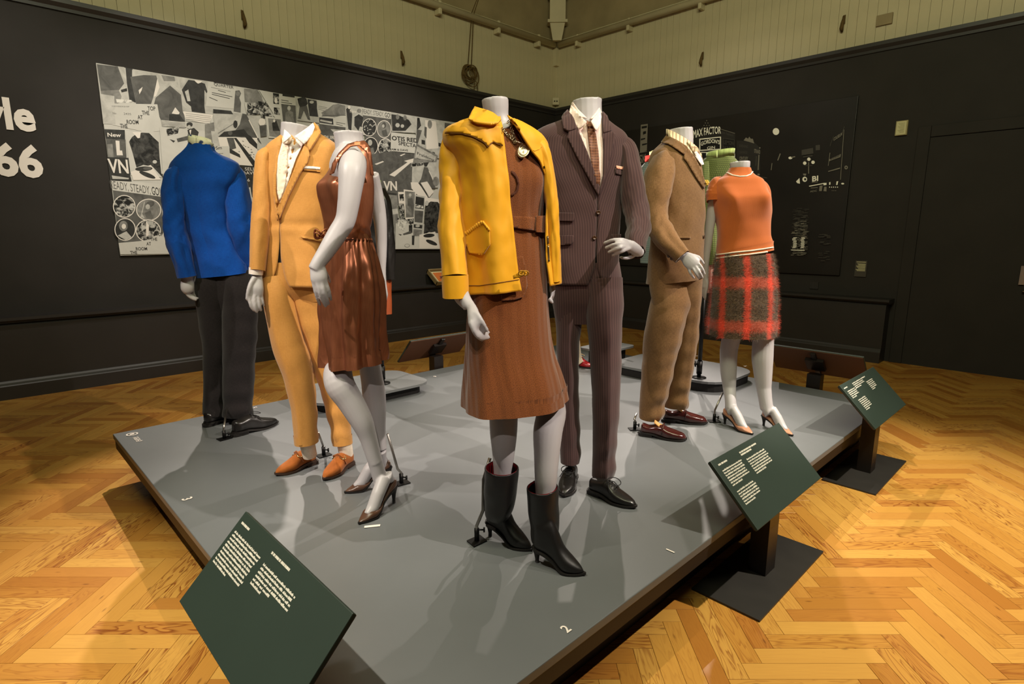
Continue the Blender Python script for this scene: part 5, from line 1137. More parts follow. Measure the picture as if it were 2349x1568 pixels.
F.sheet('shirt_collar', [(718, 281, .05), (722, 290, .08), (718, 305, .10), (706, 322, .12), (697, 331, .125), (676, 312, .125), (694, 300, .11), (708, 290, .07)], M_shirtw, .004); F.sheet('shirt_collar', [(652, 296, .06), (650, 312, .10), (651, 326, .115), (656, 322, .12), (668, 311, .125), (660, 303, .11)], M_shirtw, .004)
rl = [(718, 283), (727, 292), (735, 312), (730, 322), (712, 350), (710, 345), (712, 356), (708, 372), (690, 400), (664, 452), (645, 500), (638, 506), (640, 478), (652, 450), (668, 412), (690, 360), (706, 322)]
F.patch('lapel', rl, ['jacket', 'band'], M_tan, .008, .005, 5, jk, None, None, 10); F.patch('lapel', [(648, 318), (640, 336), (634, 372), (629, 410), (631, 450), (637, 500), (640, 506), (641, 470), (637, 440), (637, 402), (642, 360), (649, 330)], 'jacket', M_tan, .007, .004, 5, jk, None, None, 8)
F.patch('collar_fold', [(718, 283), (727, 292), (735, 311), (728, 324), (713, 348), (708, 340), (706, 326), (718, 305)], ['jacket', 'band'], M_tan, .013, .003, 4, jk, None, None, 6)
F.patch('breast_pocket', [(698, 384), (736, 388), (735, 395), (697, 391)], 'jacket', M_tan, .002, .003, 4, jk); F.patch('pocket_square', [(697, 381), (718, 382), (735, 384), (734, 389), (697, 387)], 'jacket', M_shirtw, .004, .003, 3)
F.patch('pocket_welt', [(691, 541), (735, 550), (735, 555), (693, 546)], 'jacket', M_tan, .003, .004, 3, jk); F.patch('pocket_welt', [(602, 545), (611, 541), (612, 545), (604, 549)], 'jacket', M_shirtp, .002, .003, 3, jk)
F.button(640, 532, 'jacket', M_horn, .012, jk); F.button(709, 357, 'jacket', M_tan, .006, jk)
l1 = [(634, 640, .0, 33), (640, 680, .02, 33), (650, 740, .03, 33), (662, 790, .04, 34), (673, 821, .05, 34), (688, 877, .06, 31), (698, 940, .07, 27), (703, 1013, .08, 25.5)]
l2 = [(696, 640, .0, 36), (704, 690, .0, 35), (722, 750, -.0, 34), (740, 810, .0, 32), (755, 860, .0, 29), (770, 920, .0, 26), (780, 970, .02, 24), (786, 1016, .04, 22)]
F.add('trousers', join(F.loft([(600, 601, 735, .66, 0), (640, 602, 736, .66, 0), (662, 606, 738, .60, 0), (690, 616, 736, .42, 0)], M=16, lip=False), F.tube(l1, 1.05, 32, 70, disp=leg_folds(.0036, -1.2, .5, -28), lip=.03), F.tube(l2, 1.05, 32, 70, disp=leg_folds(.0036, 2.0, .6, -28), lip=.03)), M_tan, None, True, 'trousers')
F.add('turn_up', F.tube([(700.5, 995, .079, 26), (703, 1015, .08, 26.3)], 1.05, M=6, lip=.01), M_tan); F.add('turn_up', F.tube([(784, 998, .035, 23), (786, 1018, .04, 22.6)], 1.05, M=6, lip=.01), M_tan)
torso_core(F, tor[2:]); F.limb([(683, 288, .0, 32.5), (682, 298, 0, 32), (680, 312, 0, 31), (682, 345, 0, 40)], .9); inner(F, sL, .6); inner(F, sR, .6); inner(F, l1, .6); inner(F, l2, .6)
F.limb([(590, 614, .06, 10), (590, 632, .065, 10.5), (588, 648, .075, 14), (587, 664, .085, 15.5), (588, 677, .085, 14)], .5)
for p, a_, b_ in (([(585, 636, .075), (576, 650, .09), (570, 668, .10), (567, 685, .10)], .0125, .0078), ([(578, 668, .09), (572, 686, .10), (575, 700, .105), (582, 711, .10)], .0088, .0066), ([(585, 672, .09), (584, 688, .10), (586, 703, .105), (589, 715, .10)], .0088, .0066), ([(592, 672, .085), (593.5, 688, .095), (596, 702, .10), (598.5, 711, .095)], .0084, .0062), ([(598, 668, .08), (600.5, 682, .085), (603, 693, .088), (605, 700, .085)], .008, .006)): F.finger(p, a_, b_)
F.add('shirt_cuff', F.tube([(588, 614, .06, 14.5), (587, 629, .06, 13.8)], 1.1, M=6, lip=.01), M_shirtw)
for sx, t_ in (((723, 1060), (633, 1091)), ((806, 1063), (743, 1102))): S = shoe(F, sx, t_, 'suede', [M_suede, M_suedesole, M_brass], .02)
F.limb([(704, 1000, .07, 14), (708, 1030, .06, 13), (713, 1046, .05, 12)]); F.limb([(788, 1000, .04, 13), (792, 1030, .03, 13), (796, 1046, .03, 12)])
F.add('sock', F.tube([(704, 1003, .07, 17), (706, 1022, .06, 16.5), (711, 1044, .05, 15.5)], 1.15, M=10), M_sock); F.add('sock', F.tube([(788, 1003, .04, 17), (791, 1022, .04, 16.5), (795, 1046, .03, 15.5)], 1.15, M=10), M_sock)
F.finish_body(M_skin, .0038, 3)
ankle_rod(F, (730, 993, -.02), (741, 1022), (743, 1044))

# ================================================================== 3  copper satin dress
F = Fig('mannequin in a sleeveless copper satin dress and brown stiletto pumps, arm bent at the hip', (868, 1150), -58)
def bustf(amp, z0, zw, spread=.55, dz=.0):
    def g(t, zf, a, b):
        w = np.exp(-((zf-z0)/zw)**2)*amp*(np.exp(-((np.abs(t)-spread)/.34)**2)+.25*np.exp(-(t/.5)**2)); return a, b+w*(np.cos(t) > 0)
    return g
tor = [(324, 806, 838, .8, 0), (332, 792, 845, .72, 0), (345, 781, 850, .66, 0), (370, 764, 853, .68, 0), (400, 744, 856, .72, 0), (428, 725, 858, .76, 0), (446, 727, 858, .74, 0), (470, 733, 857, .72, 0), (510, 741, 854, .72, 0), (540, 746, 851, .74, 0), (554, 745, 852, .76, 0)]
F.shape = None
bd = F.loft(tor, power=2.2, shape=bustf(.22, .46, .16), disp=lambda t, z, p: .004*nz(p[0]*9, p[1]*9, p[2]*7)+.003*math.sin(p[2]*120+t*5)*math.exp(-((z-.95)/.12)**2)+.004*nz(t*2, z*5, 3.3))
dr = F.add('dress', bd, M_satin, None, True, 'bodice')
skr = [(546, 746, 852, .78, 0), (556, 742, 854, .78, 0), (580, 737, 860, .78, 0), (610, 734, 868, .76, 0), (650, 732, 874, .76, 0), (700, 732, 875, .76, 0), (760, 735, 877, .78, 0), (805, 738, 880, .78, 0), (832, 740, 882, .78, 0)]
def skf(t, z, p):
    w = min(1, z*3); return w*(.013*math.sin(t*8+1.3*math.sin(z*3))*(.4+.6*z)+.008*math.sin(t*15+2+z*2)*(1-z*.4)+.010*nz(t*2.2, z*3, 8.1)+.004*nz(t*5, z*9, 2.2))+.003*math.sin(t*34)*math.exp(-(z/.10)**2)
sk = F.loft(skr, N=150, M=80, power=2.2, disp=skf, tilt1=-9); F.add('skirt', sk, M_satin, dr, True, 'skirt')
F.add('waist_band', F.loft([(546, 742, 855, .80, 0), (550, 741.5, 855.5, .80, 0)], M=5, tilt0=5, tilt1=5, lip=False), plain('dark_copper_cord', (70, 34, 20), .4, metal=.4), dr)
m = MB(); c = F.P(737, 540, .05)
for sg in (-1, 1):
    for e in (0, 1): m.tube([c+F.r*(sg*.022*math.sin(q))+Uz*(.016*math.sin(2*q)*(.6+.4*e)+.006*e)-F.v*(.012*math.cos(q)) for q in np.linspace(0, 3.14, 12)], .0055, 6, True, .5)
m.ball(c, .011, 8, 6); F.add('waist_bow', m, M_satin, dr)
an = [(812, 366, .09, 27), (808, 390, .13, 29), (804, 430, .15, 25.5), (799, 470, .16, 23), (793, 503, .165, 21.5), (776, 533, .17, 21), (757, 563, .18, 19), (741, 588, .185, 17), (730, 604, .19, 15.5), (724, 618, .19, 16)]
F.limb(an, .95, 40, 20); F.blob(800, 385, .05, .062, .085, .07); F.blob(796, 385, -.02, .055, .075, .09)
F.limb([(799, 303, .0, 31), (800, 315, .0, 30), (803, 333, .0, 31), (806, 350, .0, 36), (808, 380, 0, 40)], .9)
F.sheet('shoulder_strap', [(756, 400, .11), (762, 374, .11), (777, 350, .11), (797, 330, .11), (819, 323, .11), (838, 329, .11), (852, 350, .11), (858, 402, .11), (852, 402, .118), (849, 374, .12), (842, 349, .12), (824, 333, .12), (804, 335, .12), (788, 349, .122), (775, 368, .122), (765, 396, .12)], M_satin, .004, dr)
torso_core(F, tor[3:], .6)
F.limb([(726, 606, .19, 14), (730, 622, .195, 18), (732, 638, .20, 18.5), (735, 650, .20, 16)], .55)
for p in ([(718, 640, .20), (723, 665, .20), (730, 688, .19), (734, 698, .17)], [(726, 642, .205), (733, 668, .21), (740, 690, .20), (747, 702, .18)], [(736, 642, .205), (744, 668, .21), (750, 686, .20), (754, 696, .18)], [(744, 638, .20), (753, 662, .20), (757, 678, .19), (759, 687, .17)], [(744, 620, .17), (752, 634, .15), (757, 646, .13)]): F.finger(p, .0080, .0055)
af = [(850, 400, -.10, 18), (860, 440, -.13, 17), (868, 480, -.14, 16), (873, 515, -.14, 14), (875, 550, -.14, 12.5), (876.5, 590, -.13, 10), (877, 625, -.12, 8), (879, 650, -.11, 7.5), (881, 668, -.10, 8)]
F.limb(af, .9, 34, 14); F.limb([(881, 660, -.10, 6), (882, 675, -.10, 8), (880, 686, -.10, 7)], .8)
for p in ([(883, 682, -.10), (884, 691, -.09), (880, 696, -.08)], [(880, 683, -.09), (880, 692, -.08), (877, 696, -.075)], [(878, 682, -.09), (876, 690, -.085), (875, 694, -.08)], [(876, 664, -.08), (874, 675, -.075), (875, 684, -.07)]): F.finger(p, .008, .006)
ln = [(800, 760, -.02, 20), (790, 800, -.01, 24), (781, 834, -.02, 27), (775, 854, .0, 31.5), (778, 878, .03, 33), (800, 914, .04, 30), (818, 944, .045, 28), (832, 970, .05, 25), (845, 1004, .05, 20), (857, 1045, .05, 17.5), (862, 1060, .05, 17)]
lf = [(836, 760, -.03, 22), (844, 812, -.07, 25), (852, 860, -.09, 25), (858, 905, -.10, 26.5), (861, 945, -.10, 24.5), (866, 990, -.10, 19), (872, 1030, -.10, 15.5)]
F.limb(ln, 1.0, 40, 20); F.limb(lf, 1.0, 36, 18)
S1 = shoe(F, (908, 1150), (824, 1202), 'pump', [M_pump, M_sole, plain('pump_bow', (196, 170, 140), .5)], .075, label='brown stiletto pump with a tiny pale bow'); S2 = shoe(F, (897, 1105), (792, 1131), 'pump', [M_pump, M_sole, plain('pump_bow_far', (196, 170, 140), .5)], .075)
g1, g2 = F.goff(890, 1158), F.goff(884, 1110)
F.limb([(857, 1045, .05, 17.5), (866, 1076, (.05+g1)/2, 17), (873, 1102, g1, 17)], 1, 12, 18); F.limb([(872, 1030, -.10, 15.5), (872, 1050, (g2-.1)/2, 14.5), (873, 1066, g2, 14)], 1, 12, 16)
add_foot(F, S1, (873, 1102, g1, 17), .075, (866, 1076, (.05+g1)/2)); add_foot(F, S2, (873, 1066, g2, 14), .075, (872, 1050, (g2-.1)/2))
F.finish_body(M_skin, .0038, 3)
ankle_rod(F, (889, 995, -.1), (912, 1075), (921, 1108)); 

# ================================================================== 4  yellow jacket over tweed dress
F = Fig('mannequin in an open yellow jacket, belted rust tweed dress and black boots, front centre', (1212, 1262), 32)
dress = [(290, 1142, 1180, .9, 0), (300, 1126, 1196, .76, 0), (318, 1104, 1216, .66, 0), (345, 1090, 1236, .64, 0), (380, 1086, 1246, .68, 0), (415, 1084, 1249, .70, 0), (455, 1088, 1248, .68, 0), (500, 1096, 1245, .66, 0), (530, 1096, 1245, .66, 0), (560, 1091, 1249, .68, 0), (620, 1084, 1255, .70, 0), (690, 1078, 1259, .74, 0), (740, 1072, 1263, .76, 0), (780, 1070, 1267, .78, 0), (821, 1068, 1275, .78, 0), (860, 1066, 1288, .78, 0), (900, 1063, 1299, .78, 0), (927, 1062, 1304, .78, 0)]
dfold = lambda t, z, p: .004*nz(t*1.5, z*6, 5.5)+max(0, z-.55)*2*(.009*math.sin(t*5+.6)+.004*math.sin(t*11))+.004*math.sin(t*14)*math.exp(-((z-.36)/.05)**2)
dm = F.loft(dress, N=110, M=90, power=2.3, shape=bustf(.14, .19, .07), disp=dfold, tilt1=-2); dr = F.add('dress', dm, M_tweed, None, True, 'dress')
F.patch('belt', [(1150, 497), (1178, 495.5), (1205, 497), (1226, 498), (1246, 497), (1246, 530), (1226, 529), (1200, 526), (1178, 522), (1150, 522)], 'dress', M_tweed, .004, .006, 5, dr, None, None, 4)
F.patch('belt_buckle', [(1224, 495), (1249, 494), (1249, 534), (1224, 533)], 'dress', M_tweed, .011, .005, 4, dr, None, None, 4); F.button(1231, 514, 'dress', M_horn, .004, dr)
F.patch('patch_pocket', [(1150, 592), (1196, 588), (1203, 612), (1207, 655), (1200, 680), (1180, 687), (1150, 690)], 'dress', M_tweed, .003, .006, 6, dr, None, None, 4)
F.patch('bust_seam', [(1172, 392), (1180, 396), (1187, 408), (1190, 422), (1187, 437), (1178, 447), (1172, 449), (1172, 446), (1182, 438), (1186, 422), (1182, 408), (1172, 397)], 'dress', plain('tweed_seam_shade', (78, 36, 14), .9), .001, .003, 3, dr)  # dark strip along the bust seam, its shade put into the colour
jr = [(283, 1080, 1186, .82, 0, 1147, 1166), (292, 1054, 1206, .74, 0, 1147, 1172), (302, 1034, 1226, .68, 0, 1149, 1180), (315, 1026, 1244, .64, 0, 1151, 1189), (332, 1028, 1252, .64, 0, 1153, 1200), (355, 1042, 1254, .68, 0, 1157, 1217), (385, 1052, 1256, .72, 0, 1161, 1240), (420, 1058, 1258, .74, 0, 1166, 1249), (471, 1060, 1262, .74, 0, 1171, 1252), (520, 1063, 1266, .76, 0, 1177, 1254), (560, 1066, 1268, .78, 0, 1182, 1256), (600, 1069, 1270, .80, 0, 1187, 1257), (640, 1072, 1272, .82, 0, 1193, 1261), (661, 1074, 1274, .82, 0, 1197, 1264)]
jf = lambda t, z, p: .010+.012*z*math.sin(t*7+.5)*min(1, z*2)+.005*nz(t*2.5, z*3.5, 1.1)+.003*nz(t*6, z*12, 4.4)+.007*math.exp(-((t+.55)/.10)**2)*(1-z)
jm = F.loft(jr, N=110, M=80, power=2.3, disp=jf, tilt1=-9); jk = F.add('jacket', jm, M_yel, None, True, 'jacket', solid=.005)
sL = [(1054, 300, .0, 14), (1046, 318, .02, 24), (1040, 352, .04, 27), (1036, 420, .06, 28), (1034, 480, .08, 27), (1037, 545, .10, 28), (1041, 600, .12, 29), (1043, 634, .13, 30)]
sR = [(1226, 322, .0, 12), (1243, 345, .0, 16), (1256, 392, .0, 15), (1263, 450, .0, 14.5), (1267, 500, .0, 14), (1271, 560, .0, 13.5), (1274, 645, .0, 13)]
F.add('sleeve', F.tube(sL, 1.1, 32, 60, sleeve_folds(.0045, .4, .45, 7, .3)), M_yel, jk, True, 'sleeveL'); F.add('sleeve', F.tube(sR, 1.6, 28, 50, sleeve_folds(.003, 2, .5), lip=.03), M_yel, jk, True, 'sleeveR')
F.add('cuff', F.tube([(1043, 630, .13, 30.5), (1044, 655, .13, 30.6), (1045, 682, .13, 30)], 1.1, 32, 14, lambda q, s_, f: .0012*math.sin(5*q), lip=.06), M_yel, jk)
F.patch('yoke', [(1024, 305), (1036, 292), (1056, 283), (1082, 279), (1110, 288), (1132, 290), (1147, 292), (1153, 333), (1141, 330), (1130, 325), (1123, 330), (1119, 337), (1112, 327), (1104, 322), (1085, 313), (1062, 306), (1042, 305)], ['jacket', 'sleeveL'], M_yel, .003, .003, 5, jk, None, None, 4, 'yoke')
F.add('piping', F.cord([(1243, 335), (1236, 342), (1226, 346), (1214, 343)], ['jacket', 'sleeveR'], .0012, .0), M_yel, jk)
M_stitch = plain('dark_stitching', (120, 76, 10), .8)
F.add('piping', F.cord([(1024, 306), (1042, 306), (1062, 307), (1085, 314), (1104, 323), (1112, 328), (1119, 338), (1123, 331), (1130, 326), (1141, 331), (1153, 334)], ['jacket', 'sleeveL'], .002, .003), M_stitch, jk)
F.patch('collar', [(1090, 249), (1082, 265), (1076, 281), (1096, 290), (1126, 292), (1140, 290), (1148, 283), (1128, 268), (1108, 256)], ['jacket', 'yoke'], M_yel, .010, .005, 5, jk, None, None, 6); F.patch('collar', [(1163, 267), (1176, 276), (1190, 291), (1191, 303), (1187, 306), (1180, 296), (1170, 282)], ['jacket'], M_yel, .008, .005, 4, jk, None, None, 4); F.sheet('collar_back', [(1090, 249, -.01), (1100, 252, -.05), (1135, 258, -.09), (1163, 266, -.01), (1165, 282, -.03), (1135, 290, -.08), (1096, 286, -.02)], M_yel, .004, jk)
F.patch('patch_pocket', [(1070, 534), (1082, 526), (1110, 506), (1124, 524), (1126, 560), (1110, 585), (1078, 580), (1072, 560)], 'jacket', M_yel, .002, .004, 5, jk, None, None, 4)
m = MB()
for a, b in (((1070, 535), (1110, 507)), ((1110, 507), (1124, 526))):
    for k in range(9 if a[0] < 1100 else 4): f_ = (k+.5)/(9 if a[0] < 1100 else 4); x, y = a[0]+(b[0]-a[0])*f_, a[1]+(b[1]-a[1])*f_; F.cord([(x-2, y-2), (x+1.5, y+6)], 'jacket', .0032, .005, 6, m)
F.add('whip_stitch', m, M_yel, jk)
F.add('hem_stitch', F.cord([(1073, 655), (1100, 655), (1140, 649), (1196, 640)], 'jacket', .0016, -.0005), M_stitch, jk)
F.sheet('hem_tab', [(1176, 632, .17), (1196, 622, .18), (1209, 620, .18), (1209, 628, .18), (1196, 634, .18), (1178, 640, .17)], M_yel, .006, jk)
m = MB()
for sg in (-1, 1): c = F.P(1201+4*sg, 626, .19); m.tube([c+.009*(F.r*math.cos(q)+Uz*math.sin(q)*.7) for q in np.linspace(0, 6.283, 14)], .0022, 6, False)
F.add('tab_ring', m, plain('yellow_ring', (180, 130, 40), .3, metal=.6), jk)
F.add('zip', F.cord([(1188, 310), (1200, 331), (1216, 345), (1238, 372), (1246, 384), (1250, 420), (1252, 470), (1254, 540), (1257, 600)], ['jacket', 'dress'], .0032, .002), plain('zip_teeth', (120, 100, 70), .3, metal=.7), jk)
# necklace
M_gold = plain('antique_silver', (190, 178, 150), .3, .5, metal=.9); ch = MB(); tot = MB()
for A, B in (((1150, 298), (1179, 329)), ((1166, 280), (1180, 329))):
    n = 9
    for k in range(n):
        f_ = k/(n-1); x, y = A[0]+(B[0]-A[0])*f_, A[1]+(B[1]-A[1])*f_; h = F.hit(x, y, ['dress', 'jacket']) or (F.P(x, y, .1), -F.v)
        e1_ = F.r*math.cos(k*1.57)*.6+Uz*.8; e2_ = F.r*math.sin(k*1.57+.8)-F.v*.5; c = h[0]+h[1]*.006; ch.tube([c+.0046*(e1_*math.cos(q)+e2_*math.sin(q)) for q in np.linspace(0, 6.283, 10)], .0014, 5, False)
nk = F.add('necklace', ch, M_gold, None, label='silver chain with an oval medallion'); h = F.hit(1196, 350, 'dress'); c = h[0]+h[1]*.010; n = h[1]; ex = F.r*.93-Uz*.36; ey = np.cross(n, ex); ey /= np.linalg.norm(ey); m = MB(); V = []
for rr, hh in ((1, 0), (1, .004), (.86, .006), (.8, .003), (.45, .006), (.0, .009)): V += [c+n*hh+rr*(.017*ex*math.cos(q)+.027*ey*math.sin(q)) for q in np.linspace(0, 2*math.pi, 24, endpoint=False)]
m.add(V, [(i*24+j_, i*24+(j_+1) % 24, (i+1)*24+(j_+1) % 24, (i+1)*24+j_) for i in range(5) for j_ in range(24)]); F.add('medallion', m, M_gold, nk); F.add('drop_link', MB().tube([F.hit(1179, 327, 'dress')[0]+n*.008, c+ey*.026, c+ey*.02], .002, 6), M_gold, nk)
# body
F.limb([(1135.5, 226, .0, 29.5), (1137, 245, .0, 28.5), (1140, 270, .0, 26), (1146, 290, .0, 27), (1155, 306, 0, 38)], .92); torso_core(F, dress[2:12], .6)
inner(F, sL, .5); inner(F, [(1043, 634, .13, 15), (1055, 680, .12, 15), (1075, 700, .12, 15)], 1); F.limb([(1062, 672, .13, 14), (1068, 690, .15, 15), (1076, 704, .16, 15)], .9)
F.limb([(1070, 690, .15, 12), (1080, 702, .17, 12), (1086, 722, .19, 15), (1088, 742, .20, 15), (1090, 752, .20, 12)], .6)
for p in ([(1090, 715, .19), (1100, 728, .20), (1110, 744, .20), (1118, 758, .19)], [(1080, 738, .205), (1086, 756, .21), (1096, 772, .20), (1106, 779, .18)], [(1086, 744, .20), (1093, 760, .20), (1104, 770, .19), (1116, 776, .17)], [(1092, 744, .19), (1100, 756, .19), (1110, 766, .18), (1121, 774, .16)], [(1096, 738, .18), (1104, 750, .175), (1112, 757, .165), (1120, 762, .15)]): F.finger(p, .0088, .006)
inner(F, sR, .5); F.limb([(1268, 635, -.02, 8), (1267, 655, -.02, 7), (1267, 668, -.02, 8)], .9)
for p in ([(1265, 648, -.02), (1266, 664, -.015), (1266, 678, -.01)], [(1259, 684, .0), (1264, 690, .0), (1267, 693, .0)], [(1268, 664, -.03), (1267, 678, -.03), (1263, 688, -.03)]): F.finger(p, .0085, .0062)
ll = [(1160, 870, -.01, 26), (1156, 915, -.02, 33), (1155, 945, -.02, 34.5), (1155, 985, -.02, 33.5), (1155, 1035, -.02, 28), (1153, 1085, -.02, 22), (1152, 1140, -.02, 18), (1150, 1165, -.02, 18)]; lr = [(1244, 860, -.04, 24), (1255, 905, -.05, 31), (1265, 940, -.05, 35.5), (1257, 985, -.02, 35.5), (1254, 1045, .01, 31), (1252, 1105, .03, 27), (1250, 1180, .03, 21), (1250, 1205, .03, 20)]
F.limb(ll, 1, 36, 20); F.limb(lr, 1, 36, 20)
F.finish_body(M_skin)
M_redl = plain('red_boot_lining', (150, 14, 30), .6)
for (hl, to, sh_, bk) in (((1119, 1226), (1221, 1263), [(1151, 1070, -.02, 42.5), (1150, 1105, -.02, 41.5), (1146, 1140, -.02, 39), (1143, 1168, -.02, 35.5), (1141, 1186, -.02, 29)], None), ((1226, 1286), (1341, 1319), [(1244, 1114, .04, 39.5), (1246, 1150, .04, 39), (1248, 1190, .04, 37), (1248, 1224, .04, 35), (1246, 1244, .04, 29)], None)):
    S = shoe(F, hl, to, 'boot', [M_bootleather, M_sole], .055, label='black leather ankle boot, pointed toe, slim heel, red lining')
    out = F.tube(sh_, 1.15, 32, 40, lambda q, s_, f: .003*math.sin(f*9+2*math.cos(q))*f+.0015*nz(math.cos(q)*2, math.sin(q)*2, f*5)); inn = F.tube([(a, b+(0 if k_ == 0 else 0), o, w*.90) for k_, (a, b, o, w) in enumerate(sh_)], 1.15, 32, 40)
    nn_ = 33; lo_ = 30; u_ = MB().add(out.v, out.f); b_ = len(u_.v); u_.add(inn.v[:lo_*nn_], [f_[::-1] for f_ in inn.f if max(f_) < lo_*nn_])
    u_.f += [(j_+1, j_, b_+j_, b_+j_+1) for j_ in range(32)]+[tuple(39*nn_+j_ for j_ in range(32)), tuple(b_+(lo_-1)*nn_+j_ for j_ in range(32))[::-1]]; u_.mi += [0]*34
    me_ = S['shoe'].data; base_ = [tuple(np.array(v.co)+F.B) for v in me_.vertices]; u_.add(base_, [tuple(p.vertices) for p in me_.polygons])
    nm_ = remesh(u_, .003, 36); nm_.transform(Matrix.Translation(-Vector(F.B))); nm_.materials.append(M_bootleather); S['shoe'].data = nm_
    F.add('lining', F.tube([(a, b+2, o, w*.895) for a, b, o, w in sh_[:3]], 1.15, 32, 12), M_redl, S['shoe'], label='red lining inside the boot')
o = F.goff(1095, 1240); b = on_z(1094, 1241, PT); rod = F.add('support_rod', MB().tube([b+Uz*.01, b+Uz*.06, F.P(1108, 1170, o-.01), F.P(1109, 1100, o-.02), F.P(1124, 1050, o-.04)], .006, 8), M_rod); F.add('socket', MB().tube([b, b+Uz*.05], .009, 10), M_iron, rod)
k = b+Uz*.045; F.add('wing_nut', MB().tube([k, k+F.r*.024], .003, 6).obox(k+F.r*.026, Uz*.009, F.v*.002, F.r*.003), M_iron, rod); F.add('floor_plate', MB().obox(b+Uz*.002, Rt*.022+Fh*.02, Fh*.02-Rt*.014, Uz*.002), M_iron, rod, False)
# ================================================================== 5  pinstripe suit
F = Fig('mannequin in a dark brown pinstripe suit, white shirt and narrow brown tie', (1350, 1112), 12)
tor = [(262, 1308, 1382, .85, 0), (270, 1296, 1388, .8, 0), (280, 1276, 1400, .7, 0), (292, 1248, 1416, .6, 0), (306, 1228, 1436, .55, 0), (325, 1218, 1446, .54, 0), (355, 1219, 1447, .56, 0), (390, 1226, 1440, .6, 0), (430, 1234, 1434, .62, 0), (480, 1241, 1428, .62, 0), (520, 1245, 1423, .62, 0), (560, 1246, 1421, .64, 0), (600, 1250, 1421, .68, 0), (649, 1258, 1423, .7, 0)]
op = {262: (1312, 1376), 272: (1324, 1369), 284: (1340, 1358), 294: (1347, 1352), 440: (1371, 1372), 500: (1369, 1370.5), 560: (1367, 1369), 590: (1366, 1369.5), 615: (1365, 1371), 635: (1361, 1375), 649: (1348, 1384)}
oy = sorted(op); tor7 = [r+(float(np.interp(r[0], oy, [op[k][0] for k in oy])), float(np.interp(r[0], oy, [op[k][1] for k in oy]))) for r in tor]
j = F.loft(tor7, N=100, M=70, power=2.6, disp=lambda t, z, p: soft(.004, 9)(t, z, p)+.006*nz(t*2, z*6, 6.6)*z); jk = F.add('jacket', j, M_pin, None, True, 'jacket', solid=.004)
sR = [(1424, 322, .0, 12), (1437, 340, .01, 20), (1444, 380, .02, 24), (1451, 430, .03, 27), (1459, 478, .05, 27), (1463, 512, .09, 26), (1462, 540, .15, 24), (1460, 560, .20, 23), (1463, 578, .23, 19)]; sL = [(1240, 322, .0, 12), (1230, 345, -.02, 19), (1226, 420, -.05, 22), (1226, 500, -.06, 20), (1230, 600, -.05, 18)]
F.add('sleeve', F.tube(sR, 1.1, 32, 60, sleeve_folds(.005, 1.5, .62, 7, .25), lip=.03), M_pin, jk, True, 'sleeve'); F.add('sleeve', F.tube(sL, 1.1, disp=sleeve_folds(.004, 0)), M_pin, jk)
F.add('shirt_band', F.loft([(243, 1311, 1379, .9, 0, 1313, 1376), (258, 1308, 1381, .88, 0, 1326, 1369), (278, 1300, 1388, .84, 0, 1347, 1353)], M=10, tilt0=7, tilt1=6), M_shirtp, None, True, 'band', solid=.003)
F.patch('shirt', [(1308, 262), (1322, 280), (1346, 282), (1366, 284), (1377, 262), (1383, 345), (1382, 402), (1375, 440), (1366, 420), (1350, 365), (1330, 312)], ['jacket', 'band'], M_shirtp, .0045, .0015, 5, None, None, None, 8, 'shirt')
F.patch('tie', [(1345, 292), (1360, 290), (1366, 310), (1371, 345), (1376, 400), (1376, 424), (1371, 441), (1364, 420), (1355, 370), (1350, 330)], ['shirt', 'jacket', 'band'], M_tiebrown, .004, .004, 4, None, None, None, 6)
F.patch('tie_knot', [(1344, 277), (1352, 274), (1360, 275), (1362, 284), (1359, 296), (1347, 297), (1343, 286)], ['shirt', 'jacket', 'band'], M_tiebrown, .010, .006, 4, None, None, None, 6)
F.sheet('shirt_collar', [(1310, 240, .03), (1305, 258, .06), (1315, 280, .10), (1328, 296, .12), (1336, 290, .125), (1346, 279, .125), (1330, 265, .11), (1320, 250, .07)], M_shirtp, .004); F.sheet('shirt_collar', [(1378, 254, .04), (1380, 268, .07), (1376, 288, .11), (1368, 300, .125), (1362, 290, .13), (1356, 277, .125), (1366, 266, .10)], M_shirtp, .004)
F.patch('lapel', [(1305, 256), (1296, 266), (1290, 277), (1292, 299), (1304, 305), (1301, 316), (1320, 356), (1345, 402), (1371, 449), (1374, 430), (1362, 395), (1346, 350), (1330, 312), (1316, 278)], ['jacket', 'band'], M_pin, .008, .005, 5, jk, None, None, 10)
F.patch('collar_fold', [(1305, 256), (1296, 266), (1290, 277), (1292, 299), (1304, 305), (1322, 300), (1316, 278)], ['jacket', 'band'], M_pin, .013, .003, 4, jk, None, None, 6)
F.patch('lapel', [(1378, 262), (1388, 272), (1396, 292), (1400, 304), (1408, 309), (1405, 330), (1392, 385), (1378, 428), (1373, 448), (1374, 432), (1381, 402), (1382, 345), (1378, 290)], ['jacket', 'band'], M_pin, .008, .005, 5, jk, None, None, 10)
F.patch('collar_fold', [(1378, 262), (1388, 272), (1396, 292), (1400, 304), (1381, 309), (1379, 290)], ['jacket', 'band'], M_pin, .013, .003, 4, jk, None, None, 6)
for poly in ([(1278, 487), (1317, 488), (1318, 497), (1315, 508), (1280, 506)], [(1281, 540), (1315, 539), (1315, 553), (1311, 560), (1283, 562)], [(1402, 537), (1421, 537), (1421, 549), (1404, 551)]): F.patch('pocket_flap', poly, 'jacket', M_pin, .003, .005, 4, jk)
F.patch('breast_pocket', [(1410, 386), (1431, 390), (1429, 402), (1411, 399)], 'jacket', M_pin, .002, .003, 4, jk); F.patch('pocket_square', [(1412, 380), (1422, 382), (1432, 384), (1431, 390), (1412, 387)], 'jacket', plain('peach_silk', (244, 176, 146), .5), .004, .003, 3)
F.button(1372, 487, 'jacket', M_horn, .0085, jk); F.button(1363, 545, 'jacket', M_horn, .0085, jk)
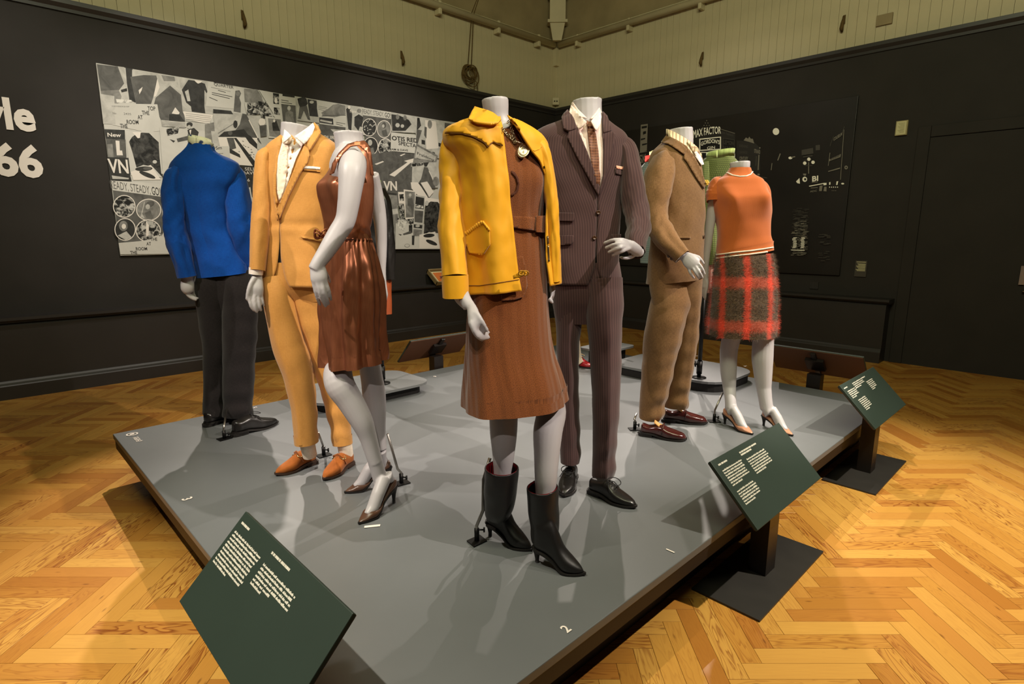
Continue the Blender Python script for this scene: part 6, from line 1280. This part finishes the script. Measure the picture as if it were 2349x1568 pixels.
l1 = [(1302, 640, .0, 40), (1304, 690, .0, 36), (1304, 740, .0, 30), (1303, 790, .0, 26.5), (1304, 850, .0, 24), (1305, 940, -.0, 24), (1308, 1010, .0, 25), (1309, 1060, .01, 24)]; l2 = [(1382, 640, .02, 44), (1385, 690, .03, 44), (1387, 740, .03, 41), (1389, 790, .03, 37), (1390, 858, .03, 34), (1390, 940, .03, 32), (1387, 1030, .02, 28), (1384, 1089, .01, 27)]
F.add('trousers', join(F.loft([(600, 1256, 1421, .62, 0), (650, 1262, 1428, .64, 0), (685, 1266, 1429, .58, 0), (712, 1271, 1428, .46, 0), (740, 1279, 1424, .36, 0)], M=22, lip=False), F.tube(l1, 1.15, 32, 60, leg_folds(.003, 0, .75, 12), lip=.03), F.tube(l2, 1.15, 36, 60, leg_folds(.004, .8, .75, 12), lip=.03)), M_pin, None, True, 'trousers')
F.limb([(1346.5, 229, .0, 32), (1347, 245, .0, 31), (1348, 270, 0, 31), (1348, 300, 0, 36)], .9); torso_core(F, tor[3:]); inner(F, sR, .55); inner(F, sL, .55); inner(F, l1, .6); inner(F, l2, .6)
F.limb([(1464, 574, .22, 9), (1468, 579, .25, 11), (1458, 572, .28, 13), (1445, 564, .30, 14), (1437, 561, .31, 12)], .6)
for p in ([(1440, 554, .31), (1425, 549, .33), (1406, 550, .335), (1387, 557, .32)], [(1437, 558, .315), (1422, 557.5, .345), (1406, 561.5, .345), (1390, 568, .33)], [(1438, 564, .315), (1424, 567, .35), (1411, 572, .345), (1396, 578, .33)], [(1443, 569, .31), (1430, 574.5, .34), (1419, 579.5, .34), (1406, 585, .325)], [(1456, 584, .26), (1446, 590, .27), (1434, 592, .29), (1424, 590, .29)]): F.finger(p, .0079, .0058)
F.finish_body(M_skin, .0036, 3)
shoe(F, (1313, 1094), (1293, 1141), 'derby', [M_blkleather, M_sole, M_cord2]); shoe(F, (1354, 1128), (1458, 1166), 'derby', [M_blkleather, M_sole, M_cord2], label='black lace-up shoe with a creased toe')

# ================================================================== 6  brown suit, seen from its right side
F = Fig('mannequin in a brown single-breasted suit, plaid shirt and oxblood loafers, one hand raised', (1545, 982), 52)
tor = [(318, 1528, 1574, .85, 0), (328, 1518, 1585, .78, 0), (338, 1508, 1592, .7, 0), (350, 1497, 1600, .64, 0), (366, 1491, 1607, .64, 0), (390, 1488, 1612, .68, 0), (430, 1490, 1618, .72, 0), (480, 1494, 1620, .74, 0), (530, 1492, 1618, .74, 0), (580, 1488, 1616, .76, 0), (620, 1483, 1612, .84, 0), (645, 1480, 1604, .90, 0)]
j = F.loft(tor, N=90, power=2.5, disp=lambda t, z, p: soft(.005, 21)(t, z, p)+.006*z*math.sin(t*4+1), tilt1=-6); jk = F.add('jacket', j, M_brownwool, None, True, 'jacket')
sN = [(1530, 352, .06, 12), (1521, 372, .10, 26), (1514, 400, .13, 32), (1507, 440, .16, 32), (1503, 478, .18, 27), (1507, 512, .20, 25), (1525, 544, .22, 25), (1547, 568, .23, 22.5), (1566, 588, .24, 20)]
F.add('sleeve', F.tube(sN, 1.0, 34, 70, sleeve_folds(.006, 1.2, .55, 6, .25), lip=.03), M_brownwool, jk, True, 'sleeve')
F.add('shirt_collar', F.loft([(316, 1532, 1586, .9, 0), (325, 1530, 1594, .9, 0), (341, 1526, 1600, .9, 0)], M=12, tilt0=15, tilt1=20), M_plaidshirt, None, True, 'band', solid=.003)
F.patch('shirt', [(1575, 326), (1598, 338), (1608, 356), (1612, 372), (1602, 372), (1590, 352)], ['jacket', 'band'], M_plaidshirt, .003, .003, 5, None, None, None, 4); F.patch('shirt_point', [(1586, 352), (1594, 348), (1606, 362), (1612, 378), (1606, 380), (1596, 366)], ['jacket', 'band'], M_shirtw, .006, .003, 4, None, None, None, 4)
F.patch('lapel', [(1531, 318), (1522, 328), (1540, 334), (1560, 348), (1567, 356), (1566, 364), (1574, 374), (1594, 408), (1612, 434), (1616, 424), (1606, 392), (1592, 364), (1572, 336), (1550, 322)], ['jacket', 'band'], M_brownwool, .004, .005, 5, jk, None, None, 8)
F.patch('collar_fold', [(1531, 313), (1518, 330), (1534, 334), (1552, 346), (1567, 357), (1572, 345), (1560, 330), (1545, 320)], ['jacket', 'band'], M_brownwool, .008, .003, 4, jk, None, None, 6)
F.patch('pocket_flap', [(1555, 543), (1583, 543), (1583, 547), (1555, 547)], 'jacket', M_brownwool, .002, .004, 3, jk)
for x, y in ((1534, 587), (1541, 593)): F.button(x, y, ['sleeve', 'jacket'], M_horn, .0075, jk)
F.button(1613, 543, 'jacket', M_horn, .009, jk)
l1 = [(1548, 655, .0, 34), (1538, 695, .03, 43), (1525, 750, .06, 42), (1514, 810, .06, 38), (1505, 870, .07, 34), (1497, 925, .08, 29), (1493, 958, .08, 27)]; l2 = [(1570, 640, -.03, 38), (1573, 700, -.04, 33), (1569, 770, -.05, 31), (1562, 840, -.06, 28.5), (1555, 890, -.06, 27), (1550, 932, -.06, 26)]
F.add('trousers', join(F.loft([(600, 1492, 1600, .6, 0), (645, 1490, 1602, .60, 0), (700, 1500, 1598, .40, 0)], M=14, lip=False), F.tube(l1, 1.1, 32, 60, leg_folds(.006, .5, .75, 45), lip=.03), F.tube(l2, 1.1, 32, 60, leg_folds(.005, 1.2, .75, 45), lip=.03)), M_brownwool, None, True, 'trousers')
F.limb([(1559.5, 296, .0, 26.5), (1560, 308, 0, 26), (1561, 330, 0, 26), (1555, 352, 0, 30)], .9); torso_core(F, tor[2:]); inner(F, sN, .55); inner(F, l1, .6); inner(F, l2, .6)
F.limb([(1566, 586, .24, 10), (1573, 590, .25, 13), (1583, 598, .26, 16.5), (1591, 606, .265, 16), (1595, 610, .265, 13)], .5)
for p in ([(1589, 585, .25), (1601, 588, .26), (1609, 596, .255), (1614, 604, .25)], [(1598, 600, .265), (1608, 611, .275), (1613, 620, .27), (1616, 628, .26)], [(1592, 606, .27), (1602, 620, .28), (1608, 629, .275), (1611, 636, .26)], [(1585, 609, .27), (1594, 622, .28), (1600, 632, .275), (1604, 638, .26)], [(1578, 608, .26), (1582, 622, .27), (1587, 631, .265), (1592, 637, .25)]): F.finger(p, .0082, .006)
F.finish_body(M_skin, .0038, 3)
shoe(F, (1470, 996), (1574, 1010), 'loafer', [M_oxblood, M_sole, M_tonguetan], label='polished oxblood loafer with a tan tongue'); shoe(F, (1522, 965), (1622, 971), 'loafer', [M_oxblood, M_sole, M_tonguetan])
ankle_rod(F, (1460, 948, .05), (1455, 962), (1456, 984)); 

# ================================================================== 7  rust sweater and mohair skirt
F = Fig('mannequin in a short-sleeved rust sweater, fluffy red and brown plaid skirt and bronze pumps', (1712, 972), 24)
tor = [(385, 1673.5, 1722, .9, 0), (394, 1668, 1725, .84, 0), (402, 1660, 1733, .72, 0), (411, 1644, 1750, .62, 0), (423, 1634, 1757, .6, 0), (440, 1632, 1764, .66, 0), (455, 1634, 1770, .72, 0), (486, 1638, 1771, .72, 0), (515, 1643, 1769, .70, 0), (545, 1647, 1769, .70, 0), (567, 1645, 1773, .72, 0), (587, 1643, 1775, .74, 0)]
sw = F.loft(tor, N=90, power=2.3, shape=bustf(.20, .36, .13, .6), disp=lambda t, z, p: .003*nz(t*2, z*5, 7)+.004*math.sin(z*16+t*3)*max(0, -math.sin(t))*(.2 < z < .9), tilt1=-13); jk = F.add('sweater', sw, M_knit, None, True, 'sweater')
F.add('sleeve', F.tube([(1652, 416, .0, 12), (1645, 428, .03, 18), (1640, 446, .05, 18), (1638, 463, .06, 16.5)], 1.1, disp=sleeve_folds(.003, 0, .7, 4), lip=.02), M_knit, jk); F.add('sleeve', F.tube([(1722, 424, -.02, 10), (1742, 428, -.05, 14), (1750, 442, -.07, 15), (1752, 460, -.08, 14.5)], 1.1, lip=.02), M_knit, jk)
F.add('neck_stripe', F.cord([(1662, 392), (1668, 396), (1680, 402), (1697, 405), (1712, 404), (1722, 400), (1726, 394)], 'sweater', .0036, 0), M_knitw, jk)
for dy in (0, 8): F.add('hem_stripe', F.cord([(1644, 592-dy), (1660, 590-dy), (1690, 586-dy), (1720, 583-dy), (1750, 579-dy), (1773, 575-dy)], 'sweater', .0042, 0), M_knitw, jk)
skr = [(580, 1645, 1773, .74, 0), (600, 1641, 1777, .76, 0), (630, 1638, 1781, .78, 0), (670, 1632, 1784, .80, 0), (710, 1627, 1785, .80, 0), (745, 1623, 1785, .80, 0), (768, 1622, 1783, .80, 0)]
sk = F.loft(skr, N=110, M=60, power=2.3, disp=lambda t, z, p: .004*nz(t*3, z*8, 1)+.006*z*math.sin(t*5)); so = F.add('skirt', sk, M_mohair, None, True, 'skirt')
# mohair pile: fine hairs standing off the skirt, coloured as the cloth under them
Vs = np.array(sk.v[:60*111]).reshape(60, 111, 3); Us = np.array(sk.uv[:60*111]).reshape(60, 111, 2); hm = MB(); cen = Vs.mean(1)
hv = []; hf = []; hu = []
for k in range(24000):
    i, jj = random.randint(0, 58), random.randint(0, 109); a, b = random.random(), random.random(); p = Vs[i, jj]*(1-a)*(1-b)+Vs[i, jj+1]*a*(1-b)+Vs[i+1, jj]*(1-a)*b+Vs[i+1, jj+1]*a*b
    n = p-cen[i]; n[2] = 0; n /= np.linalg.norm(n); t_ = np.array([-n[1], n[0], 0]); ln_ = random.uniform(.008, .028); dr_ = n*random.uniform(.25, .9)+t_*random.uniform(-1, 1)+Uz*random.uniform(-.8, .35); dr_ /= np.linalg.norm(dr_)
    w = np.cross(dr_, n); w = w/(np.linalg.norm(w)+1e-6)*.00042; m1 = p+dr_*ln_*.55; e = p+dr_*ln_+Uz*random.uniform(-.006, .002); u_ = tuple(Us[i, jj]); b0 = len(hv)
    hv += [p-w, p+w, m1+w*.8, m1-w*.8, e]; hf += [(b0, b0+1, b0+2, b0+3), (b0+3, b0+2, b0+4)]; hu += [u_]*5
hm.add(hv, hf, hu); F.add('mohair_pile', hm, M_mohair, so, True, kind='stuff')
F.limb([(1697.5, 371, .0, 20), (1697.5, 383, 0, 19.5), (1697.5, 390, 0, 18.5), (1697, 400, 0, 19), (1696, 425, 0, 20)], .9); torso_core(F, tor[3:], .6)
F.limb([(1648, 425, .02, 10), (1640, 450, .04, 11), (1632, 490, .04, 10.5), (1627, 530, .05, 9.5), (1622, 570, .06, 8.5), (1618, 615, .07, 7), (1617, 640, .07, 7)], .95, 30, 14)
F.limb([(1617, 634, .07, 6), (1617, 648, .075, 8.5), (1616, 660, .08, 8)], .6)
for p in ([(1620, 642, .08), (1622, 654, .085), (1621, 664, .085), (1620, 671, .08)], [(1618, 658, .08), (1619, 670, .085), (1618, 681, .08), (1618, 687, .075)], [(1615, 660, .08), (1615, 672, .08), (1615, 682, .075)], [(1612, 658, .075), (1611, 669, .075), (1612, 678, .07)], [(1610, 655, .07), (1608, 664, .07), (1609, 671, .065)]): F.finger(p, .0085, .006)
F.limb([(1744, 425, -.04, 11), (1750, 460, -.10, 11), (1748, 520, -.16, 9), (1735, 580, -.17, 8), (1728, 640, -.15, 7)], .95)
ll = [(1684, 735, .0, 24), (1678, 772, .0, 20), (1672, 803, .0, 18.8), (1671, 845, .0, 17.5), (1673, 888, .0, 14)]; lr = [(1750, 735, .0, 24), (1751, 775, .0, 21.5), (1749, 815, .0, 22), (1750, 850, .0, 19.5), (1752, 888, .0, 15.5)]
F.limb(ll, 1, 34, 18); F.limb(lr, 1, 34, 18)
S1 = shoe(F, (1659, 970), (1726, 997), 'pump', [M_pinkpump, M_sole, M_pinkpump], .06, label='bronze pink pump with a small bow'); S2 = shoe(F, (1748, 974), (1818, 1000), 'pump', [M_pinkpump, M_sole, M_pinkpump], .06)
g1, g2 = F.goff(1674, 976), F.goff(1763, 981)
F.limb([(1673, 888, .0, 14), (1675.5, 915, g1*.6, 12.2), (1677, 938, g1, 12.2)], 1, 12, 16); F.limb([(1752, 888, .0, 15.5), (1755.5, 915, g2*.6, 14), (1759, 938, g2, 13.6)], 1, 12, 16)
add_foot(F, S1, (1677, 938, g1, 12.2), .06, (1675.5, 915, g1*.6)); add_foot(F, S2, (1759, 938, g2, 13.6), .06, (1755.5, 915, g2*.6))
F.finish_body(M_skin)
ankle_rod(F, (1658, 900, -.02), (1640, 940), (1638, 966))

# ================================================================== figures and things behind

F = Fig('dark leather coat with a pale green collar displayed on a pole behind the copper dress', (878, 878), 150, PT+.075, 'display form', 'display_form')
tor = [(424, 842, 872, .8, 0), (434, 826, 879, .66, 0), (446, 815, 886, .56, 0), (470, 806, 893, .56, 0), (520, 804, 898, .6, 0), (560, 803, 898, .62, 0), (610, 802, 899, .64, 0), (640, 802, 900, .64, 0)]
F.add('jacket', F.loft(tor, power=2.5, disp=soft(.006, 4)), M_blkleather, None, True, 'jacket'); F.add('sleeve', F.tube([(874, 438, .02, 10), (884, 462, .05, 12), (890, 510, .06, 12), (894, 560, .07, 11.5), (896, 620, .08, 10.5), (897, 640, .08, 10)], 1.1, disp=sleeve_folds(.003, 1), lip=.02), M_blkleather)
F.add('coat_skirt', F.loft([(545, 812, 893, .62, .0), (600, 808, 897, .68, 0), (660, 806, 899, .70, 0), (718, 805, 899, .72, 0)], disp=lambda t, z, p: .010*z*math.sin(t*7)+.004*nz(t*3, z*5, 4)), plain('rust_leather', (134, 62, 30), .4, .5, bmp=.3, bscale=50), None); F.add('jacket_flap', F.loft([(610, 801, 900, .66, 0), (640, 800, 901, .66, 0)], M=8), M_blkleather)
F.add('shirt_collar', F.loft([(408, 845, 866, .9, 0), (418, 843, 870, .86, 0), (432, 838, 874, .8, 0)], M=10, tilt0=-3), plain('pale_green_cotton', (176, 196, 134), .8), None, solid=.004); F.add('core', F.tube([(856, 412, 0, 9), (856, 470, 0, 20), (855, 700, 0, 22)], .8, cap=True), M_bltr)
pole('black iron pole on the riser behind the copper dress', 878, 879, .075, .62)
F = Fig('green check tweed jacket displayed on a pole between the brown suit and the rust sweater', (1603, 866), 165, PT+.075, 'display form', 'display_form')
tor = [(352, 1628, 1672, .8, 0), (360, 1620, 1682, .7, 0), (370, 1610, 1692, .6, 0), (384, 1604, 1699, .56, 0), (410, 1602, 1702, .58, 0), (470, 1604, 1700, .62, 0), (540, 1605, 1698, .64, 0), (606, 1604, 1700, .68, 0)]
gj = F.add('jacket', F.loft(tor, power=2.5, disp=soft(.005, 14)), M_greencheck, None, True, 'jacket'); F.add('sleeve', F.tube([(1618, 372, .02, 10), (1621, 420, .03, 13), (1627, 480, .05, 15), (1632, 540, .06, 16), (1635, 606, .06, 16)], 1.1, disp=sleeve_folds(.003, 0), lip=.02), M_greencheck, gj)
F.add('jacket_collar', F.loft([(349, 1640, 1664, .85, 0), (354, 1632, 1672, .82, 0), (364, 1620, 1684, .72, 0)], M=10, tilt0=-3, tilt1=-3), fabric('pale_green_wool', (164, 182, 110), None, .9), gj, solid=.005); F.add('shirt_cuff', F.tube([(1631, 600, .06, 10.5), (1630, 640, .06, 9.5), (1629, 652, .06, 9.5), (1629, 671, .06, 9)], 1.1, lip=.02), M_pinkstripe)
m = MB(); c = F.P(1620, 419, .10)
for k in range(6): m.ball(c+F.r*.011*math.cos(k*1.05)+Uz*.011*math.sin(k*1.05), .009, 8, 6)
F.add('rosette', m.ball(c-F.v*.006, .008, 8, 6), plain('yellow_rosette', (214, 168, 60), .6)); F.add('core', F.tube([(1652, 356, 0, 10), (1652, 420, 0, 24), (1650, 590, 0, 24)], .8, cap=True), M_bltr)
pole('black iron pole on the riser behind the brown suit', 1603, 866, .075, .70)
F = Fig('grey blue check jacket with a red collar half hidden behind the brown suit', (1490, 812), 160, PT, 'display form', 'display_form', at=on_z(1510, 812, PT))
tor = [(360, 1488, 1530, .8, 0), (370, 1480, 1545, .66, 0), (382, 1470, 1556, .58, 0), (400, 1463, 1562, .56, 0), (430, 1463, 1562, .6, 0), (500, 1466, 1560, .62, 0), (603, 1468, 1562, .66, 0)]
bj = F.add('jacket', F.loft(tor, power=2.5, disp=soft(.005, 31)), M_bluecheck, None, True, 'jacket'); F.add('jacket_collar', F.loft([(357, 1486, 1526, .85, 0), (364, 1482, 1534, .8, 0), (371, 1479, 1540, .74, 0)], M=8), plain('red_wool', (206, 44, 34), .9), bj, solid=.004)
F.add('shirt_collar', F.loft([(343, 1494, 1522, .9, 0), (352, 1492, 1525, .88, 0), (362, 1489, 1528, .84, 0)], M=8, tilt0=-3), plain('pale_cotton', (206, 204, 150), .8), None, solid=.003); F.add('core', F.tube([(1508, 348, 0, 11), (1508, 420, 0, 24), (1510, 590, 0, 24)], .8, cap=True), M_bltr)
F.add('pole', F.tube([(1510, 560, 0, 5), (1510, 700, 0, 5), (1510, 812, 0, 5)], 1, 10, 10), M_iron)
F = Fig('red shoe with a cream stocking glimpsed between the pinstripe trouser legs', (1338, 842), 20, PT, 'shoe', 'display_shoe')
M_redshoe = plain('red_patent', (150, 16, 26), .25, .5, coat=.4); S = shoe(F, (1306, 834), (1344, 842), 'derby', [M_redshoe, M_sole, M_brass], .02, L=.24)
F.limb([(1318, 770, .0, 11), (1322, 800, 0, 10), (1326, 822, .0, 9), (1332, 832, .0, 8)], 1); F.finish_body(M_sock, .004, 2, 'stocking')
pole('short iron pole on the raised riser behind the pinstripe suit', 1383, 794, .13, .5)
